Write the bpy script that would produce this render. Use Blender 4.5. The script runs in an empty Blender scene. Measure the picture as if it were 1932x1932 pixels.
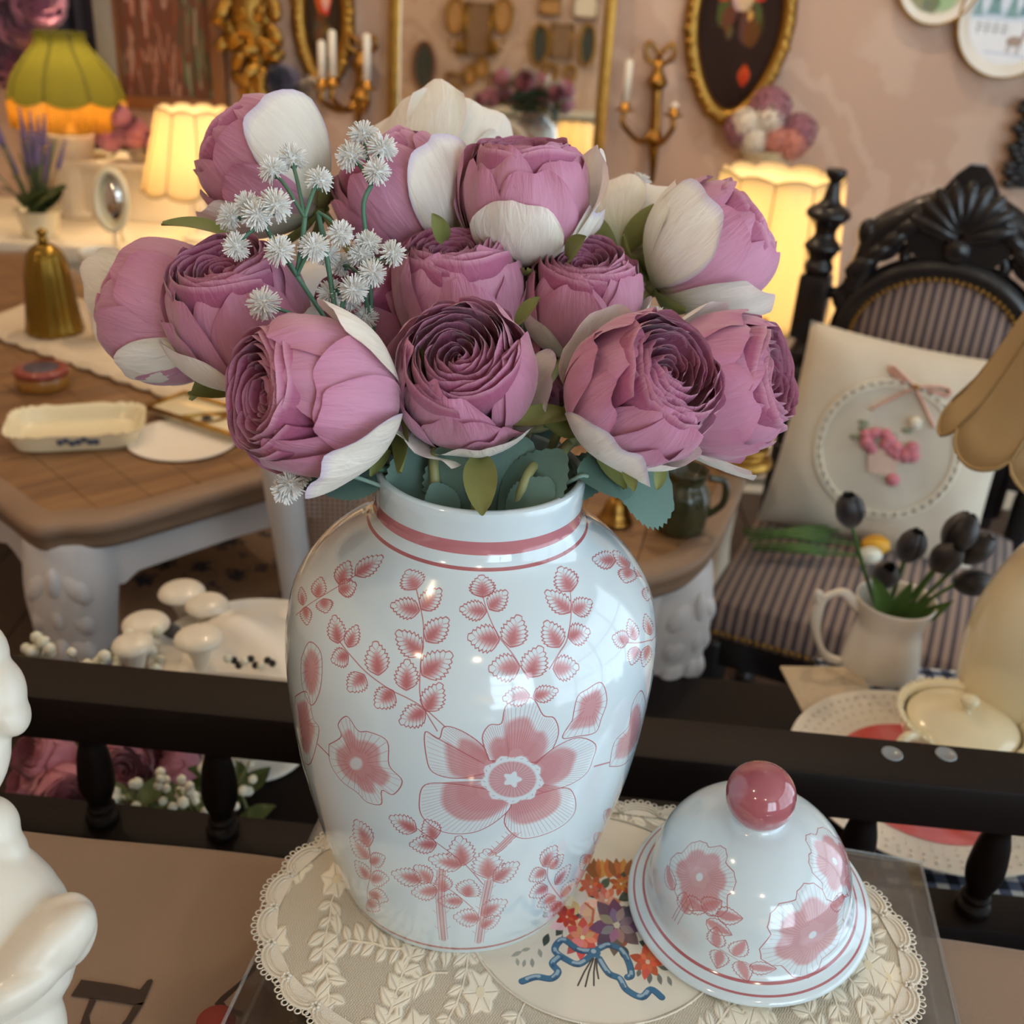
import bpy, bmesh, math, random
import numpy as np
from mathutils import Vector, Matrix, Euler
random.seed(7); RNG = np.random.default_rng(7)
PI = math.pi
scene = bpy.context.scene
C = scene.collection

# ------------------------------------------------------------------ camera
F_PX = 2000.0; PITCH = math.radians(27.0); ROLL = math.radians(3.8)
TZ = 0.85                       # height of the surface the jar stands on
CZ = TZ + 0.5466                # camera height
cp, sp, cr, sr = math.cos(PITCH), math.sin(PITCH), math.cos(ROLL), math.sin(ROLL)
CAMP = Vector((0, 0, CZ))
_U = Vector((0, sp, cp)); _F = Vector((0, cp, -sp)); _R = Vector((1, 0, 0))
CAM_R = _R * cr + _U * sr; CAM_U = -_R * sr + _U * cr
cd = bpy.data.cameras.new('camera'); cam = bpy.data.objects.new('camera', cd); C.objects.link(cam)
M = Matrix.Identity(4)
for i in range(3):
    M[i][0] = CAM_R[i]; M[i][1] = CAM_U[i]; M[i][2] = -_F[i]; M[i][3] = CAMP[i]
cam.matrix_world = M
cd.sensor_width = 36; cd.sensor_fit = 'HORIZONTAL'; cd.lens = F_PX / 1932 * 36
cd.clip_start = 0.02; cd.clip_end = 60
cd.dof.use_dof = True; cd.dof.focus_distance = 0.57; cd.dof.aperture_fstop = 8.6
scene.camera = cam
def ray(px, py):
    x = (px - 966) / F_PX; y = -(py - 966) / F_PX
    return CAM_R * x + CAM_U * y + _F
def atz(px, py, z):
    d = ray(px, py); return CAMP + d * ((z - CZ) / d.z)
def aty(px, py, y):
    d = ray(px, py); return CAMP + d * (y / d.y)
def atd(px, py, d):
    return CAMP + ray(px, py) * d

# ------------------------------------------------------------------ view, world, light
vs = scene.view_settings
vs.view_transform = 'Standard'; vs.look = 'None'; vs.exposure = 0.0; vs.gamma = 1.0; vs.use_curve_mapping = False
scene.cycles.use_denoising = True
scene.cycles.max_bounces = 6; scene.cycles.diffuse_bounces = 3; scene.cycles.glossy_bounces = 3; scene.cycles.transmission_bounces = 3; scene.cycles.transparent_max_bounces = 10
scene.cycles.use_adaptive_sampling = True; scene.cycles.adaptive_threshold = 0.1; scene.cycles.adaptive_min_samples = 16
scene.cycles.sample_clamp_indirect = 6.0
w = bpy.data.worlds.new('world'); scene.world = w; w.use_nodes = True
bg = w.node_tree.nodes['Background']; bg.inputs[0].default_value = (0.78, 0.90, 1.0, 1); bg.inputs[1].default_value = 1.6
def area_light(name, loc, direction, sx, sy, power, col):
    l = bpy.data.lights.new(name, 'AREA'); l.shape = 'RECTANGLE'; l.size = sx; l.size_y = sy
    l.energy = power; l.color = col
    o = bpy.data.objects.new(name, l); C.objects.link(o); o.location = loc
    o.rotation_euler = Vector(direction).to_track_quat('-Z', 'Y').to_euler()
    return o
# daylight entering through the shop-front glazing on the right wall and the window behind the camera
DAY = (0.68, 0.86, 1.0)
area_light('daylight_shopfront_offscreen', (2.36, 0.1, 1.45), (-1, 0, -0.05), 3.2, 2.3, 30, DAY)
area_light('daylight_window_offscreen', (1.38, -2.40, 1.5), (-0.35, 1, -0.08), 1.5, 1.95, 50, DAY)
# ------------------------------------------------------------------ helpers: colour, material, mesh
def lin(c):
    if isinstance(c, str):
        c = c.lstrip('#'); c = [int(c[i:i + 2], 16) / 255 for i in (0, 2, 4)]
    return tuple((x / 12.92 if x <= 0.04045 else ((x + 0.055) / 1.055) ** 2.4) for x in c[:3])
MATS = {}
def mat(name, col, rough=0.5, metal=0.0, var=0.0, vscale=20.0, bump=0.0, bscale=200.0, coat=0.0, sheen=0.0, emit=None, estr=0.0,
        trans=0.0, alpha=1.0, stretch=None, translucent=0.0, ior=None, spec=None):
    if name in MATS: return MATS[name]
    m = bpy.data.materials.new(name); m.use_nodes = True; nt = m.node_tree
    b = nt.nodes['Principled BSDF']; c = lin(col)
    b.inputs['Base Color'].default_value = (*c, 1); b.inputs['Roughness'].default_value = rough
    b.inputs['Metallic'].default_value = metal; b.inputs['Coat Weight'].default_value = coat
    b.inputs['Coat Roughness'].default_value = 0.05
    b.inputs['Sheen Weight'].default_value = sheen; b.inputs['Transmission Weight'].default_value = trans
    b.inputs['Alpha'].default_value = alpha
    if ior: b.inputs['IOR'].default_value = ior
    if spec is not None: b.inputs['Specular IOR Level'].default_value = spec
    if emit:
        b.inputs['Emission Color'].default_value = (*lin(emit), 1); b.inputs['Emission Strength'].default_value = estr
    if var > 0 or bump > 0:
        tc = nt.nodes.new('ShaderNodeTexCoord'); mp = nt.nodes.new('ShaderNodeMapping')
        if stretch: mp.inputs['Scale'].default_value = stretch
        nt.links.new(tc.outputs['Object'], mp.inputs['Vector'])
    if var > 0:
        n = nt.nodes.new('ShaderNodeTexNoise'); n.inputs['Scale'].default_value = vscale; n.inputs['Detail'].default_value = 5
        nt.links.new(mp.outputs[0], n.inputs['Vector'])
        mx = nt.nodes.new('ShaderNodeMix'); mx.data_type = 'RGBA'
        mx.inputs[6].default_value = (*[max(0, x * (1 - var)) for x in c], 1)
        mx.inputs[7].default_value = (*[min(1, x * (1 + var)) for x in c], 1)
        nt.links.new(n.outputs[0], mx.inputs[0]); nt.links.new(mx.outputs[2], b.inputs['Base Color'])
    if bump > 0:
        n2 = nt.nodes.new('ShaderNodeTexNoise'); n2.inputs['Scale'].default_value = bscale; n2.inputs['Detail'].default_value = 3
        nt.links.new(mp.outputs[0], n2.inputs['Vector'])
        bp = nt.nodes.new('ShaderNodeBump'); bp.inputs['Strength'].default_value = bump; bp.inputs['Distance'].default_value = 0.003
        nt.links.new(n2.outputs[0], bp.inputs['Height']); nt.links.new(bp.outputs[0], b.inputs['Normal'])
    if translucent > 0:
        tr = nt.nodes.new('ShaderNodeBsdfTranslucent'); ms = nt.nodes.new('ShaderNodeMixShader'); ms.inputs[0].default_value = translucent
        tr.inputs[0].default_value = (*c, 1)
        out = nt.nodes['Material Output']
        nt.links.new(b.outputs[0], ms.inputs[1]); nt.links.new(tr.outputs[0], ms.inputs[2]); nt.links.new(ms.outputs[0], out.inputs[0])
    MATS[name] = m; return m
def node_mat(name, rough=0.5, coat=0.0, **kw):
    m = bpy.data.materials.new(name); m.use_nodes = True
    b = m.node_tree.nodes['Principled BSDF']; b.inputs['Roughness'].default_value = rough; b.inputs['Coat Weight'].default_value = coat
    b.inputs['Coat Roughness'].default_value = 0.04
    for k, v in kw.items(): b.inputs[k.replace('_', ' ')].default_value = v
    MATS[name] = m; return m, m.node_tree, b
def paint_image(name, arr, data=False):
    h, w_ = arr.shape[:2]
    im = bpy.data.images.new(name, w_, h, alpha=False, float_buffer=False)
    if data: im.colorspace_settings.name = 'Non-Color'
    a = np.ones((h, w_, 4), np.float32); a[..., :3] = np.clip(arr, 0, 1)
    im.pixels.foreach_set(a.ravel()); im.pack(); return im
def image_mat(name, im, rough=0.4, coat=0.0, bump_img=None, bump=0.0, tile=None, metal=0.0, noise=0.0):
    m, nt, b = node_mat(name, rough, coat); b.inputs['Metallic'].default_value = metal
    t = nt.nodes.new('ShaderNodeTexImage'); t.image = im; t.extension = 'REPEAT'
    nt.links.new(t.outputs[0], b.inputs['Base Color'])
    if bump_img is not None or noise > 0:
        bp = nt.nodes.new('ShaderNodeBump'); bp.inputs['Strength'].default_value = bump or noise; bp.inputs['Distance'].default_value = 0.002
        if bump_img is not None:
            t2 = nt.nodes.new('ShaderNodeTexImage'); t2.image = bump_img; nt.links.new(t2.outputs[0], bp.inputs['Height'])
        else:
            n = nt.nodes.new('ShaderNodeTexNoise'); n.inputs['Scale'].default_value = 300; nt.links.new(n.outputs[0], bp.inputs['Height'])
        nt.links.new(bp.outputs[0], b.inputs['Normal'])
    return m

class MB:
    """collects shapes and links them as one mesh object"""
    def __init__(s): s.v = []; s.f = []; s.uv = {}; s.col = None
    def add(s, vs_, fs):
        o = len(s.v); s.v += [tuple(p) for p in vs_]; s.f += [tuple(i + o for i in f) for f in fs]; return o
    def box(s, c, size, rz=0.0, bev=0.0, M=None):
        bm = bmesh.new(); bmesh.ops.create_cube(bm, size=1)
        for p in bm.verts: p.co = Vector((p.co.x * size[0], p.co.y * size[1], p.co.z * size[2]))
        if bev: bmesh.ops.bevel(bm, geom=bm.edges[:], offset=bev, segments=2, affect='EDGES', profile=0.6)
        T = Matrix.Translation(c) @ Matrix.Rotation(rz, 4, 'Z')
        if M is not None: T = M @ T
        bm.verts.index_update()
        s.add([T @ p.co for p in bm.verts], [[q.index for q in f.verts] for f in bm.faces]); bm.free(); return s
    def lathe(s, prof, seg=32, M=None, c=(0, 0, 0), capb=True, capt=True, mod=None):
        M = M or Matrix.Translation(c); vs_ = []; fs = []; n = len(prof)
        for j, (r, z) in enumerate(prof):
            for i in range(seg):
                a = 2 * PI * i / seg; rr = r * (mod(a, j / (n - 1)) if mod else 1)
                vs_.append(M @ Vector((rr * math.cos(a), rr * math.sin(a), z)))
        for j in range(n - 1):
            for i in range(seg):
                k = (i + 1) % seg; fs.append((j * seg + i, j * seg + k, (j + 1) * seg + k, (j + 1) * seg + i))
        if capb and prof[0][0] > 1e-5: fs.append(tuple(range(seg - 1, -1, -1)))
        if capt and prof[-1][0] > 1e-5: fs.append(tuple((n - 1) * seg + i for i in range(seg)))
        s.add(vs_, fs); return s
    def tube(s, pts, r, seg=8, closed=False, caps=True, flat=1.0):
        pts = [Vector(p) for p in pts]; n = len(pts); R = r if isinstance(r, (list, tuple)) else [r] * n
        vs_ = []; fs = []; up = None
        for i, p in enumerate(pts):
            if closed: t = pts[(i + 1) % n] - pts[i - 1]
            else: t = pts[min(i + 1, n - 1)] - pts[max(i - 1, 0)]
            t = t.normalized() if t.length > 1e-9 else Vector((0, 0, 1))
            if up is None: up = t.orthogonal().normalized() if abs(t.z) > 0.9 else Vector((0, 0, 1))
            u = (up - t * up.dot(t)); u = u.normalized() if u.length > 1e-6 else t.orthogonal().normalized()
            up = u; q = t.cross(u)
            for k in range(seg):
                a = 2 * PI * k / seg; vs_.append(p + (q * math.cos(a) + u * math.sin(a) * flat) * R[i])
        m = n if closed else n - 1
        for i in range(m):
            j = (i + 1) % n
            for k in range(seg):
                l = (k + 1) % seg; fs.append((i * seg + k, i * seg + l, j * seg + l, j * seg + k))
        if caps and not closed:
            fs.append(tuple(range(seg - 1, -1, -1))); fs.append(tuple((n - 1) * seg + k for k in range(seg)))
        s.add(vs_, fs); return s
    def ball(s, c, r, seg=12, rings=8, M=None, noise=0.0):
        r3 = r if isinstance(r, (list, tuple)) else (r, r, r); T = M or Matrix.Identity(4); vs_ = []; fs = []
        for j in range(rings + 1):
            b = -PI / 2 + PI * j / rings
            for i in range(seg):
                a = 2 * PI * i / seg; q = 1 + (random.uniform(-noise, noise) if noise else 0)
                vs_.append(T @ (Vector(c) + q * Vector((r3[0] * math.cos(b) * math.cos(a), r3[1] * math.cos(b) * math.sin(a), r3[2] * math.sin(b)))))
        for j in range(rings):
            for i in range(seg):
                k = (i + 1) % seg; fs.append((j * seg + i, j * seg + k, (j + 1) * seg + k, (j + 1) * seg + i))
        s.add(vs_, fs); return s
    def prism(s, poly, d, M=None, z0=0.0):
        """polygon in local XY extruded from z0 to z0+d"""
        M = M or Matrix.Identity(4); n = len(poly)
        vs_ = [M @ Vector((x, y, z0)) for x, y in poly] + [M @ Vector((x, y, z0 + d)) for x, y in poly]
        fs = [tuple(range(n - 1, -1, -1)), tuple(range(n, 2 * n))] + [(i, (i + 1) % n, n + (i + 1) % n, n + i) for i in range(n)]
        s.add(vs_, fs); return s
    def grid(s, fn, nu, nv, closed_u=False, colfn=None):
        """fn(u,v) with u,v in 0..1"""
        o = len(s.v); mu = nu if closed_u else nu + 1
        for j in range(nv + 1):
            for i in range(mu):
                s.v.append(tuple(fn(i / nu, j / nv))); s.uv[len(s.v) - 1] = (i / nu, j / nv)
                if colfn:
                    if s.col is None: s.col = {}
                    s.col[len(s.v) - 1] = colfn(i / nu, j / nv)
        for j in range(nv):
            for i in range(nu):
                k = (i + 1) % mu
                s.f.append((o + j * mu + i, o + j * mu + k, o + (j + 1) * mu + k, o + (j + 1) * mu + i))
        return s
    def mesh(s, name, m, smooth=True):
        me = bpy.data.meshes.new(name); me.from_pydata(s.v, [], s.f); me.update()
        if smooth: me.polygons.foreach_set('use_smooth', [True] * len(me.polygons))
        if s.uv:
            ul = me.uv_layers.new(name='UVMap'); vi = np.empty(len(me.loops), np.int32); me.loops.foreach_get('vertex_index', vi)
            tab = np.zeros((len(s.v), 2), np.float32)
            for k, q in s.uv.items(): tab[k] = q
            ul.data.foreach_set('uv', tab[vi].ravel())
        if s.col:
            ca = me.color_attributes.new('Col', 'FLOAT_COLOR', 'POINT'); t = np.ones((len(s.v), 4), np.float32)
            for k, q in s.col.items(): t[k, :3] = q
            ca.data.foreach_set('color', t.ravel())
        if m is not None: me.materials.append(m)
        return me
    def build(s, name, m, parent=None, smooth=True, auto=None, label=None):
        o = bpy.data.objects.new(name, s.mesh(name, m, smooth)); C.objects.link(o)
        if parent is not None: o.parent = parent
        if label: o['label'] = label
        if auto is not None and smooth:
            o.data.set_sharp_from_angle(angle=math.radians(auto))
        return o
def put(name, mesh, parent=None, mtx=None, label=None):
    o = bpy.data.objects.new(name, mesh); C.objects.link(o)
    if parent is not None: o.parent = parent
    if mtx is not None: o.matrix_basis = mtx
    if label: o['label'] = label
    return o
def thing(name, label, cat, loc=(0, 0, 0), rz=0.0, group=None):
    o = bpy.data.objects.new(name, None); C.objects.link(o); o.location = loc; o.rotation_euler = (0, 0, rz)
    o.empty_display_size = 0.02; o['label'] = label; o['category'] = cat
    if group: o['group'] = group
    return o
def tag(o, label, cat, group=None):
    o['label'] = label; o['category'] = cat
    if group: o['group'] = group
    return o
def struct(o, label=None):
    o['kind'] = 'structure'
    if label: o['label'] = label
    return o
def ease(t): return t * t * (3 - 2 * t)
def interp(x, xs, ys): return float(np.interp(x, xs, ys))
def smooth_prof(pts, n=6):
    """catmull-rom through a lathe profile"""
    out = []; P = [pts[0]] + list(pts) + [pts[-1]]
    for i in range(1, len(P) - 2):
        p0, p1, p2, p3 = [np.array(P[i + k], float) for k in (-1, 0, 1, 2)]
        for k in range(n):
            t = k / n
            q = 0.5 * ((2 * p1) + (-p0 + p2) * t + (2 * p0 - 5 * p1 + 4 * p2 - p3) * t * t + (-p0 + 3 * p1 - 3 * p2 + p3) * t ** 3)
            out.append((max(0, q[0]), q[1]))
    out.append(tuple(pts[-1])); return out
def spline3(pts, n=6):
    out = []; P = [Vector(pts[0])] + [Vector(p) for p in pts] + [Vector(pts[-1])]
    for i in range(1, len(P) - 2):
        p0, p1, p2, p3 = P[i - 1:i + 3]
        for k in range(n):
            t = k / n
            out.append(0.5 * ((2 * p1) + (p2 - p0) * t + (2 * p0 - 5 * p1 + 4 * p2 - p3) * t * t + (3 * p1 - p0 - 3 * p2 + p3) * t ** 3))
    out.append(Vector(pts[-1])); return out

class Canvas:
    """a small painter: polygons and strokes with soft edges on a numpy picture"""
    def __init__(s, w_, h, bgc): s.w, s.h = w_, h; s.a = np.empty((h, w_, 3), np.float32); s.a[:] = bgc
    def _box(s, P, pad):
        x0 = max(0, int(P[:, 0].min() - pad)); x1 = min(s.w, int(P[:, 0].max() + pad) + 2)
        y0 = max(0, int(P[:, 1].min() - pad)); y1 = min(s.h, int(P[:, 1].max() + pad) + 2)
        return x0, x1, y0, y1
    def _dist(s, X, Y, P, closed):
        d = np.full(X.shape, 1e9, np.float32); n = len(P)
        for i in range(n if closed else n - 1):
            a = P[i]; b = P[(i + 1) % n]; e = b - a; L = float(e @ e) + 1e-9
            t = np.clip(((X - a[0]) * e[0] + (Y - a[1]) * e[1]) / L, 0, 1)
            d = np.minimum(d, (X - a[0] - t * e[0]) ** 2 + (Y - a[1] - t * e[1]) ** 2)
        return np.sqrt(d)
    def _inside(s, X, Y, P):
        ins = np.zeros(X.shape, bool); n = len(P)
        for i in range(n):
            a = P[i]; b = P[(i + 1) % n]
            if abs(b[1] - a[1]) < 1e-9: continue
            c = ((a[1] > Y) != (b[1] > Y)) & (X < (b[0] - a[0]) * (Y - a[1]) / (b[1] - a[1]) + a[0]); ins ^= c
        return ins
    def mask(s, P, soft=0.7):
        P = np.asarray(P, float); x0, x1, y0, y1 = s._box(P, soft + 2)
        if x1 <= x0 or y1 <= y0: return None
        Y, X = np.mgrid[y0:y1, x0:x1].astype(np.float32)
        d = s._dist(X, Y, P, True); ins = s._inside(X, Y, P)
        return (x0, x1, y0, y1), np.clip(0.5 + np.where(ins, d, -d) / (2 * soft), 0, 1), X, Y
    def blend(s, bx, m, col):
        x0, x1, y0, y1 = bx; v = s.a[y0:y1, x0:x1]; v += m[..., None] * (np.array(col, np.float32) - v)
    def poly(s, P, col, alpha=1.0, soft=0.7, shade=None):
        r = s.mask(P, soft)
        if r is None: return
        bx, m, X, Y = r
        if shade is not None: m = m * shade(X, Y)
        s.blend(bx, m * alpha, col)
    def stroke(s, P, wd, col, alpha=1.0, closed=False):
        P = np.asarray(P, float)
        if len(P) < 2: return
        x0, x1, y0, y1 = s._box(P, wd + 2)
        if x1 <= x0 or y1 <= y0: return
        Y, X = np.mgrid[y0:y1, x0:x1].astype(np.float32)
        d = s._dist(X, Y, P, closed); s.blend((x0, x1, y0, y1), np.clip(wd / 2 + 0.5 - d, 0, 1) * alpha, col)
    def disc(s, c, r, col, alpha=1.0, soft=1.0, ry=None):
        ry = ry or r; x0 = max(0, int(c[0] - r - soft - 1)); x1 = min(s.w, int(c[0] + r + soft + 2))
        y0 = max(0, int(c[1] - ry - soft - 1)); y1 = min(s.h, int(c[1] + ry + soft + 2))
        if x1 <= x0 or y1 <= y0: return
        Y, X = np.mgrid[y0:y1, x0:x1].astype(np.float32)
        q = np.hypot((X - c[0]) / r, (Y - c[1]) / ry); s.blend((x0, x1, y0, y1), np.clip((1 - q) * min(r, ry) / soft + 0.5, 0, 1) * alpha, col)
# ------------------------------------------------------------------ the room
WY = 3.0; XL = -2.6; XR = 2.3; YB = -2.3; ZC = 2.7
m, nt, b = node_mat('wallpaper_damask', 0.75)
tc = nt.nodes.new('ShaderNodeTexCoord'); nz = nt.nodes.new('ShaderNodeTexNoise'); nz.inputs['Scale'].default_value = 9; nz.inputs['Detail'].default_value = 4
mp = nt.nodes.new('ShaderNodeMapping'); mp.inputs['Scale'].default_value = (1, 1, 0.75)
vo = nt.nodes.new('ShaderNodeTexVoronoi'); vo.feature = 'SMOOTH_F1'; vo.inputs['Scale'].default_value = 3.2
mxv = nt.nodes.new('ShaderNodeMix'); mxv.data_type = 'VECTOR'; mxv.inputs[0].default_value = 0.16
nt.links.new(tc.outputs['Object'], mp.inputs[0]); nt.links.new(mp.outputs[0], nz.inputs['Vector'])
nt.links.new(mp.outputs[0], mxv.inputs[4]); nt.links.new(nz.outputs[1], mxv.inputs[5]); nt.links.new(mxv.outputs[1], vo.inputs['Vector'])
wv = nt.nodes.new('ShaderNodeMath'); wv.operation = 'SINE'; ml = nt.nodes.new('ShaderNodeMath'); ml.operation = 'MULTIPLY'; ml.inputs[1].default_value = 34
nt.links.new(vo.outputs[0], ml.inputs[0]); nt.links.new(ml.outputs[0], wv.inputs[0])
rp = nt.nodes.new('ShaderNodeValToRGB'); rp.color_ramp.elements[0].position = 0.35; rp.color_ramp.elements[1].position = 0.7
rp.color_ramp.elements[0].color = (*lin('#c6a792'), 1); rp.color_ramp.elements[1].color = (*lin('#d0b49f'), 1)
nt.links.new(wv.outputs[0], rp.inputs[0]); nt.links.new(rp.outputs[0], b.inputs['Base Color'])
M_WALL = m
M_CEIL = mat('ceiling_paint', '#e6ddd0', 0.9, var=0.03, vscale=3)
m, nt, b = node_mat('floor_boards', 0.45)
tc = nt.nodes.new('ShaderNodeTexCoord'); mp = nt.nodes.new('ShaderNodeMapping'); mp.inputs['Scale'].default_value = (1.2, 9, 1)
nz = nt.nodes.new('ShaderNodeTexNoise'); nz.inputs['Scale'].default_value = 3; nz.inputs['Detail'].default_value = 8
nt.links.new(tc.outputs['Object'], mp.inputs[0]); nt.links.new(mp.outputs[0], nz.inputs['Vector'])
rp = nt.nodes.new('ShaderNodeValToRGB'); rp.color_ramp.elements[0].color = (*lin('#2b1d15'), 1); rp.color_ramp.elements[1].color = (*lin('#4a3326'), 1)
nt.links.new(nz.outputs[0], rp.inputs[0]); nt.links.new(rp.outputs[0], b.inputs['Base Color'])
M_FLOOR = m
M_CREAM = mat('cream_paint', '#e9dcc4', 0.5, var=0.04, vscale=12)
M_WHITEFR = mat('window_white', '#dfe3e6', 0.45, var=0.03)
fl = struct(MB().box(((XL + XR) / 2, (WY + YB) / 2, -0.03), (XR - XL, WY - YB, 0.004)).build('floor', M_FLOOR, smooth=False), 'dark brown wooden floor of the shop')
fl_b = MB()
for k in range(30):
    x0 = XL + 0.02 + k * (XR - XL) / 30; wdt = (XR - XL) / 30 - 0.004
    o = MB().box((x0 + wdt / 2, (WY + YB) / 2, -0.012), (wdt, WY - YB - 0.02, 0.024)).build('plank', M_FLOOR, fl, smooth=False)
struct(MB().box(((XL + XR) / 2, (WY + YB) / 2, ZC + 0.03), (XR - XL, WY - YB, 0.06)).build('ceiling', M_CEIL, smooth=False), 'plain pale ceiling of the shop')
struct(MB().box(((XL + XR) / 2, WY + 0.05, ZC / 2), (XR - XL + 0.4, 0.1, ZC)).build('wall_far', M_WALL, smooth=False), 'pinkish beige damask wallpapered wall behind the mirror')
struct(MB().box((XL - 0.05, (WY + YB) / 2, ZC / 2), (0.1, WY - YB, ZC)).build('wall_left', M_WALL, smooth=False), 'damask wallpapered side wall')
# right wall with the glazed shop front, wall behind the camera with a window
def wall_with_opening(name, label, axis, c, lo, hi, o0, o1, z0, z1, t=0.1):
    w_ = MB()
    def seg(a0, a1, b0, b1):
        if a1 - a0 < 1e-3 or b1 - b0 < 1e-3: return
        mid = (a0 + a1) / 2; s = a1 - a0
        if axis == 'x': w_.box((c, mid, (b0 + b1) / 2), (t, s, b1 - b0))
        else: w_.box((mid, c, (b0 + b1) / 2), (s, t, b1 - b0))
    seg(lo, o0, 0, ZC); seg(o1, hi, 0, ZC); seg(o0, o1, 0, z0); seg(o0, o1, z1, ZC)
    struct(w_.build(name, M_WALL, smooth=False), label)
wall_with_opening('wall_right', 'street wall of the shop around the glazed front', 'x', XR + 0.05, YB, WY, -1.5, 1.8, 0.22, 2.55)
wall_with_opening('wall_behind', 'wall opposite the mirror hung with small frames', 'y', YB - 0.05, XL, XR, 0.62, 2.15, 0.5, 2.5)
m, nt, b = node_mat('window_glass', 0.03)
tr = nt.nodes.new('ShaderNodeBsdfTransparent'); ms = nt.nodes.new('ShaderNodeMixShader'); ms.inputs[0].default_value = 0.94
nt.links.new(b.outputs[0], ms.inputs[1]); nt.links.new(tr.outputs[0], ms.inputs[2]); nt.links.new(ms.outputs[0], nt.nodes['Material Output'].inputs[0])
b.inputs['Base Color'].default_value = (0.9, 0.95, 1, 1)
M_GLASSP = m
def window(name, label, axis, c, o0, o1, z0, z1, nx, nz_):
    root = bpy.data.objects.new(name, None); C.objects.link(root); struct(root, label)
    def bx(a0, a1, b0, b1, nm, mt, th):
        mid = (a0 + a1) / 2; w_ = MB()
        if axis == 'x': w_.box((c, mid, (b0 + b1) / 2), (th, a1 - a0, b1 - b0))
        else: w_.box((mid, c, (b0 + b1) / 2), (a1 - a0, th, b1 - b0))
        return w_.build(nm, mt, root, smooth=False)
    fw = 0.06
    for a0, a1, b0, b1 in ((o0, o0 + fw, z0, z1), (o1 - fw, o1, z0, z1), (o0 + fw, o1 - fw, z0, z0 + fw), (o0 + fw, o1 - fw, z1 - fw, z1)):
        bx(a0, a1, b0, b1, 'window_frame', M_WHITEFR, 0.08)
    for i in range(1, nx):
        a = o0 + (o1 - o0) * i / nx; bx(a - 0.022, a + 0.022, z0 + fw, z1 - fw, 'mullion', M_WHITEFR, 0.06)
    for j in range(1, nz_):
        q = z0 + (z1 - z0) * j / nz_; bx(o0 + fw, o1 - fw, q - 0.018, q + 0.018, 'transom', M_WHITEFR, 0.05)
    for i in range(nx):
        for j in range(nz_):
            a0 = o0 + (o1 - o0) * i / nx + 0.03; a1 = o0 + (o1 - o0) * (i + 1) / nx - 0.03
            b0 = z0 + (z1 - z0) * j / nz_ + 0.03; b1 = z0 + (z1 - z0) * (j + 1) / nz_ - 0.03
            bx(a0, a1, b0, b1, 'pane', M_GLASSP, 0.006)
window('window_1', 'glazed shop front with white glazing bars', 'x', XR + 0.03, -1.5, 1.8, 0.22, 2.55, 4, 3)
window('window_2', 'white barred window in the wall opposite the mirror', 'y', YB - 0.03, 0.62, 2.15, 0.5, 2.5, 2, 3)
struct(MB().box(((XL + XR) / 2, WY - 0.008, 0.07), (XR - XL, 0.016, 0.14)).build('baseboard_far', M_CREAM, smooth=False))
struct(MB().box((XL + 0.008, (WY + YB) / 2, 0.07), (0.016, WY - YB, 0.14)).build('baseboard_left', M_CREAM, smooth=False))
struct(MB().box(((XL + XR) / 2, WY - 0.02, ZC - 0.05), (XR - XL, 0.04, 0.1)).build('trim_1', M_CREAM, smooth=False))
# warm recessed ceiling spots
M_BULB = mat('spot_glow', '#ffd9a0', 0.5, emit='#ffd39a', estr=18)
M_BRASS = mat('antique_brass', '#a5793a', 0.32, 1.0, var=0.25, vscale=30, bump=0.15, bscale=60)
M_GILT = mat('gilt', '#a87f3c', 0.38, 1.0, var=0.45, vscale=40, bump=0.35, bscale=90)
for k, (x, y, e, wh) in enumerate(((-1.5, 2.3, 3.5, 'above the cream console'), (-0.4, 2.3, 8, 'above the wall mirror'), (0.7, 2.3, 8, 'above the wall bouquet'), (-1.4, 0.9, 5, 'above the planked oak table'), (-0.7, 0.1, 2, 'above the porcelain figurine'), (-1.3, -1.5, 9, 'above the cream mantelpiece'), (0.2, -1.5, 6, 'above the window opposite the mirror'))):
    t = thing('ceiling_spot', 'warm recessed ceiling spot ' + wh, 'ceiling light', (x, y, ZC), 0, 'ceiling spots')
    MB().lathe([(0.05, 0), (0.065, 0), (0.065, -0.012), (0.05, -0.012), (0.05, 0)], 24, capb=False, capt=False).build('ring', M_BRASS, t)
    MB().lathe([(0.0, -0.006), (0.05, -0.006)], 24, capb=False, capt=False).build('lens', M_BULB, t)
    l = bpy.data.lights.new('ceiling_spot_offscreen', 'AREA'); l.shape = 'DISK'; l.size = 0.09; l.energy = e; l.color = (1.0, 0.76, 0.50)
    lo = bpy.data.objects.new('ceiling_spot_offscreen', l); C.objects.link(lo); lo.parent = t; lo.location = (0, 0, -0.02)
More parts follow.
